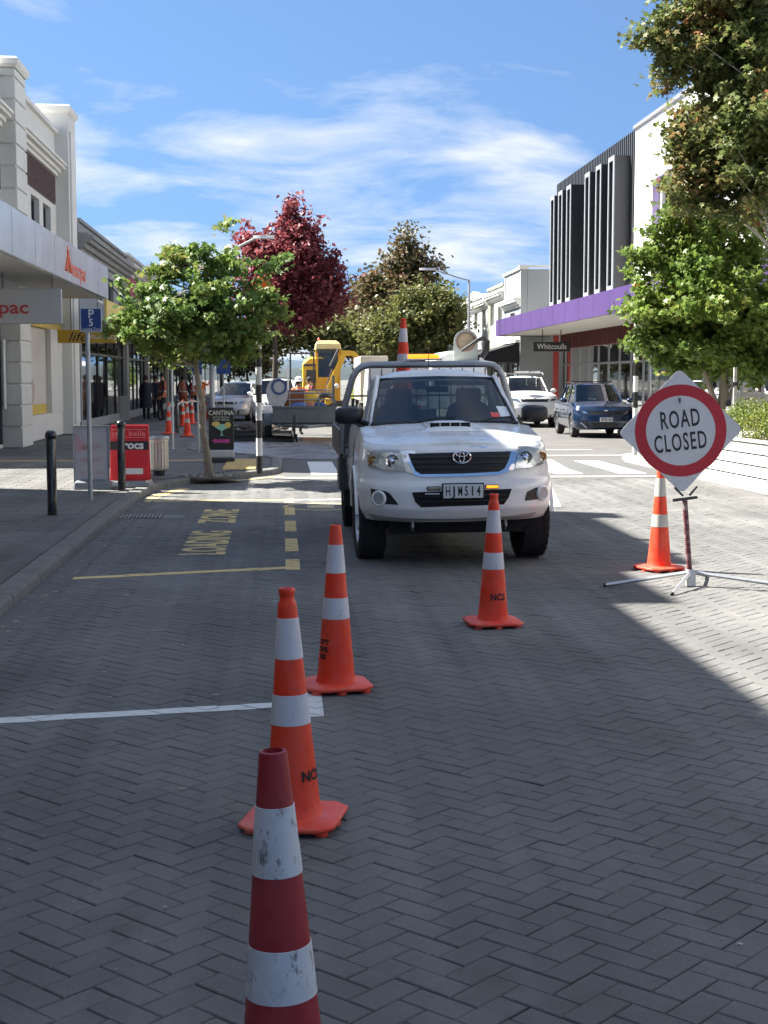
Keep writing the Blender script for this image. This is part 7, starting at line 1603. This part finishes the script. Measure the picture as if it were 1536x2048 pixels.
beam('stick', [(B_[0]-.10, -1.0, B_[1]+.04), (B_[0]+.35, -1.0, B_[1]+.02), (C_[0]+.35, -1.0, C_[1]-.10)], .16, [.20, .20, .13], M_EXY)
ob('boom_ram', MB().tube([(A_[0]-.15, -1.0, 1.0), (A_[0]+.02, -1.0, 1.7)], .06, 8).tube([(A_[0]+.02, -1.0, 1.7), (A_[0]+.15, -1.0, 2.1)], .035, 8), M_EXD, exc)
ob('stick_ram', MB().tube([(A_[0]+.05, -1.0, 2.15), (B_[0]-.2, -1.0, B_[1]+.18)], .05, 8), M_EXD, exc)
hz = MB()
for k in range(3): hz.tube([(B_[0]-.1, -1.1+.05*k, B_[1]+.15), (B_[0]+.2, -1.1+.05*k, B_[1]+.30), (B_[0]+.6, -1.1+.05*k, B_[1]+.18)], .018, 6)
ob('hydraulic_hose', hz, M_BLK, exc)['kind'] = 'stuff'
ob('bucket', MB().loft([[(C_[0]+.25+x, y_, C_[1]-.30+z) for x, z in ((0, .2), (.34, .1), (.42, -.18), (.22, -.42), (-.06, -.34), (.12, -.18), (.12, .0))] for y_ in (-1.28, -.72)]), M_EXD, exc)
ob('swing_post', MB().bx(A_[0]-.15, A_[0]+.2, -1.15, -.7, .55, .95), M_EXY, exc, bevel=.03)
ob('work_light', MB().ell((A_[0]+.28, -1.18, 1.42), (.09, .06, .09)), mat('lamp_white', (.75, .75, .72), .3), exc, smooth=60)
op = person('person in red orange shirt driving the excavator', EX+Vector((.2, .15, .62)), 0, HIV, NAVY, 'sit', 1.72, vest=mat('hi_vis_red', (.6, .06, .02), .6), arms={'l': ((-.28, -.2, 1.12), (-.22, -.40, 1.12)), 'r': ((.28, -.2, 1.12), (.22, -.40, 1.12))})
# dark frame and truck around the works
fr_ = thing('steel_frame', 'tall dark steel frame with white end post left of the excavator', 'frame', (.30, 53.0, 0)); ob('post', MB().bx(-.03, .03, -.03, .03, 0, 2.65), M_EXD, fr_); ob('post', MB().bx(.82, .88, -.03, .03, 0, 2.65), M_EXD, fr_); ob('cross_bar', MB().bx(.031, .819, -.025, .025, 2.58, 2.64), M_EXD, fr_); ob('white_post', MB().bx(-.12, -.06, -.03, .03, 0, 2.2), M_PW, fr_)
# motorcycle beyond the works
mo = thing('motorcycle', 'dark motorcycle with white fairing parked beyond the excavator', 'motorcycle', (3.75, 61, 0), R(12))
for y_ in (-.7, .7): wheel(mo, 0, y_, .31, .14, -1, n=24, spokes=8)
ob('frame_body', MB().loft([[(x, y_, z) for x, z in ((-w_, z0), (w_, z0), (w_*.8, z1), (-w_*.8, z1))] for y_, w_, z0, z1 in ((-.45, .12, .5, .9), (0, .18, .35, 1.0), (.4, .15, .5, .85), (.8, .1, .75, .85))]), M_BLKM, mo, bevel=.04)
ob('fairing', MB().ell((0, -.62, .95), (.22, .16, .22)), M_PW, mo, smooth=60); ob('windscreen', MB().add([(-.15, -.72, 1.1), (.15, -.72, 1.1), (.12, -.58, 1.4), (-.12, -.58, 1.4)], [(0, 1, 2, 3)]), M_GLASS, mo)
ob('handlebar', MB().tube([(-.36, -.35, 1.02), (-.1, -.5, 1.05), (.1, -.5, 1.05), (.36, -.35, 1.02)], .016, 6), M_BLK, mo); ob('seat', MB().ell((0, .4, .88), (.15, .38, .07)), M_SEAT, mo, smooth=60)
for s_ in (-1, 1): ob('fork', MB().tube([(s_*.07, -.7, .31), (s_*.07, -.5, 1.0)], .022, 6), M_ALU, mo)
# beige truck and vacuum hose arm behind the white ute
tk2 = thing('works_truck', 'beige box truck standing behind the white truck cab', 'truck', (3.75, 48.0, 0))
ob('box', MB().bx(-1.15, -.22, .5, 5.0, .95, 2.45), mat('truck_beige', (.36, .33, .27), .6, var=.08), tk2, bevel=.04); ob('cab', MB().loft([[(-1.05, -1.1, .6), (1.05, -1.1, .6), (1.05, .4, .6), (-1.05, .4, .6)], [(-1.05, -1.1, 1.3), (1.05, -1.1, 1.3), (1.05, .4, 1.3), (-1.05, .4, 1.3)], [(-.98, -.75, 2.2), (.98, -.75, 2.2), (.98, .4, 2.2), (-.98, .4, 2.2)]]), mat('truck_white', (.5, .5, .48), .5, var=.05), tk2, bevel=.05, seg=3)
ob('windscreen', MB().add([(-.9, -1.085, 1.36), (.9, -1.085, 1.36), (.86, -.78, 2.1), (-.86, -.78, 2.1)], [(0, 1, 2, 3)]), M_GLASSD, tk2); ob('bumper', MB().bx(-1.08, 1.08, -1.2, -1.08, .4, .7), M_BLK, tk2, bevel=.03)
for s_ in (-1, 1):
    for y_ in (-.5, 3.6): wheel(tk2, s_*.95, y_, .42, .26, s_, n=24)
    ob('headlight', MB().bx(s_*.75-.14, s_*.75+.14, -1.12, -1.10, .82, .98), M_REFL, tk2)
# vacuum truck with round badge and hose arm, partly behind the parked ute
vt = thing('vacuum_truck', 'white vacuum truck with arched badge board and black hose arm', 'truck', (6.45, 54.0, 0))
ob('cab', MB().loft([[(-1.1, -1.2, .6), (1.1, -1.2, .6), (1.1, .6, .6), (-1.1, .6, .6)], [(-1.1, -1.2, 1.4), (1.1, -1.2, 1.4), (1.1, .6, 1.4), (-1.1, .6, 1.4)], [(-1.0, -.85, 2.35), (1.0, -.85, 2.35), (1.0, .6, 2.35), (-1.0, .6, 2.35)]]), M_WPAINT, vt, bevel=.05, seg=3)
ob('windscreen', MB().add([(-.92, -1.185, 1.46), (.92, -1.185, 1.46), (.88, -.88, 2.25), (-.88, -.88, 2.25)], [(0, 1, 2, 3)]), M_GLASSD, vt)
ob('tank', MB().lathe([(.3, .8), (.9, .9), (1.0, 1.2), (1.0, 4.4), (.9, 4.7), (.3, 4.8)], 24, M=Matrix.Translation((0, 0, 1.75)) @ Matrix.Rotation(R(-90), 4, 'X')), mat('tank_white', (.55, .55, .53), .4, var=.06), vt, smooth=40)
for s_ in (-1, 1):
    for y_ in (-.5, 3.6): wheel(vt, s_*.95, y_, .45, .28, s_, n=24)
def vx(px, py, Y=54.0): q = onY(px, py, Y)-Vector((6.45, 54.0, 0)); return (q.x, q.z)
c = vx(932, 686); rx = .45
arch = [(c[0]+rx*math.cos(a), c[1]+.05+rx*math.sin(a)) for a in [math.pi*k/14 for k in range(15)]]+[(c[0]-rx, c[1]-.85), (c[0]+rx, c[1]-.85)]
bd_ = ob('badge_board', MB().prism(arch, lambda u, v: Vector((u, -.0, v)), lambda u, v: Vector((u, .06, v))), mat('badge_board_pale', (.30, .33, .31), .5, var=.05), vt)
ob('round_badge', MB().lathe([(.001, 0), (.26, 0), (.28, .01), (.29, .02)], 28, M=Matrix.Translation((c[0], -.004, c[1]+.05)) @ Matrix.Rotation(R(90), 4, 'X'), cap=False), mat('badge_tan', (.36, .28, .18), .5, var=.2, vscale=9), bd_)
ob('badge_ring', MB().lathe([(.30, 0), (.37, 0), (.37, .015), (.30, .015)], 28, M=Matrix.Translation((c[0], -.004, c[1]+.05)) @ Matrix.Rotation(R(90), 4, 'X'), cap=False), mat('badge_brown', (.22, .13, .09), .5), bd_)
pts = [vx(*q) for q in ((922, 702), (940, 690), (955, 680), (966, 676), (973, 684), (972, 700), (962, 716))]
ob('hose_arm', MB().tube([(p[0], -.15, p[1]) for p in pts], [.05, .06, .08, .10, .11, .11, .10], 10), M_BLK, vt, smooth=60)
ob('hose_mount', MB().tube([(pts[-1][0], -.15, pts[-1][1]), (pts[-1][0], -.15, 2.2)], .08, 8), M_PW, vt)
# safety tape between the far cones
tp_ = MB(); q0 = [onZ(338, 868, FZ), onZ(366, 852, FZ), onZ(384, 848, FZ), onZ(403, 842, FZ), onZ(413, 836, FZ)]
pts = []
for a, b_ in zip(q0[:-1], q0[1:]):
    for k in range(6): t_ = k/6; p = a.lerp(b_, t_); pts.append(Vector((p.x, p.y, FZ+.86-.35*t_*(1-t_))))
rows = [[p+Vector((0, 0, .03)), p-Vector((0, 0, .03))] for p in pts]; t = ob('barrier_tape', MB().grid(rows), mat('tape_pale', (.5, .42, .38), .5, var=.4, vscale=5)); tag(t, 'pale barrier tape strung along the row of far cones', 'tape')
# rubble and cables over the works
tr_ = thing('trench_mat', 'dark rubber cable mats lying over the wet road works', 'cable mat', (-.9, 39.5, 0))
rr = random.Random(4)
for k in range(7): ob('mat_strip', MB().tube([(-.9+rr.uniform(-.2, .2), 1.2*k-.5, .03), (.2, 1.2*k-.3+rr.uniform(-.3, .3), .05), (1.2, 1.2*k-.5, .03)], .035, 6), M_TRK, tr_)
sp_ = thing('rubble_heap', 'heap of broken paving and soil behind the cable mats', 'rubble', (-1.0, 46.5, 0))
for k in range(70):
    x, y_ = rr.gauss(0, .45), rr.gauss(0, 1.2); s_ = rr.uniform(.05, .16); ob('rubble', MB().ell((x, y_, s_*.4+.15*math.exp(-(x*x+y_*y_*.3))), (s_, s_*.8, s_*.5), 6, 4), mat('rubble_dark', (.07, .06, .05), .95, var=.4, vscale=6), sp_)
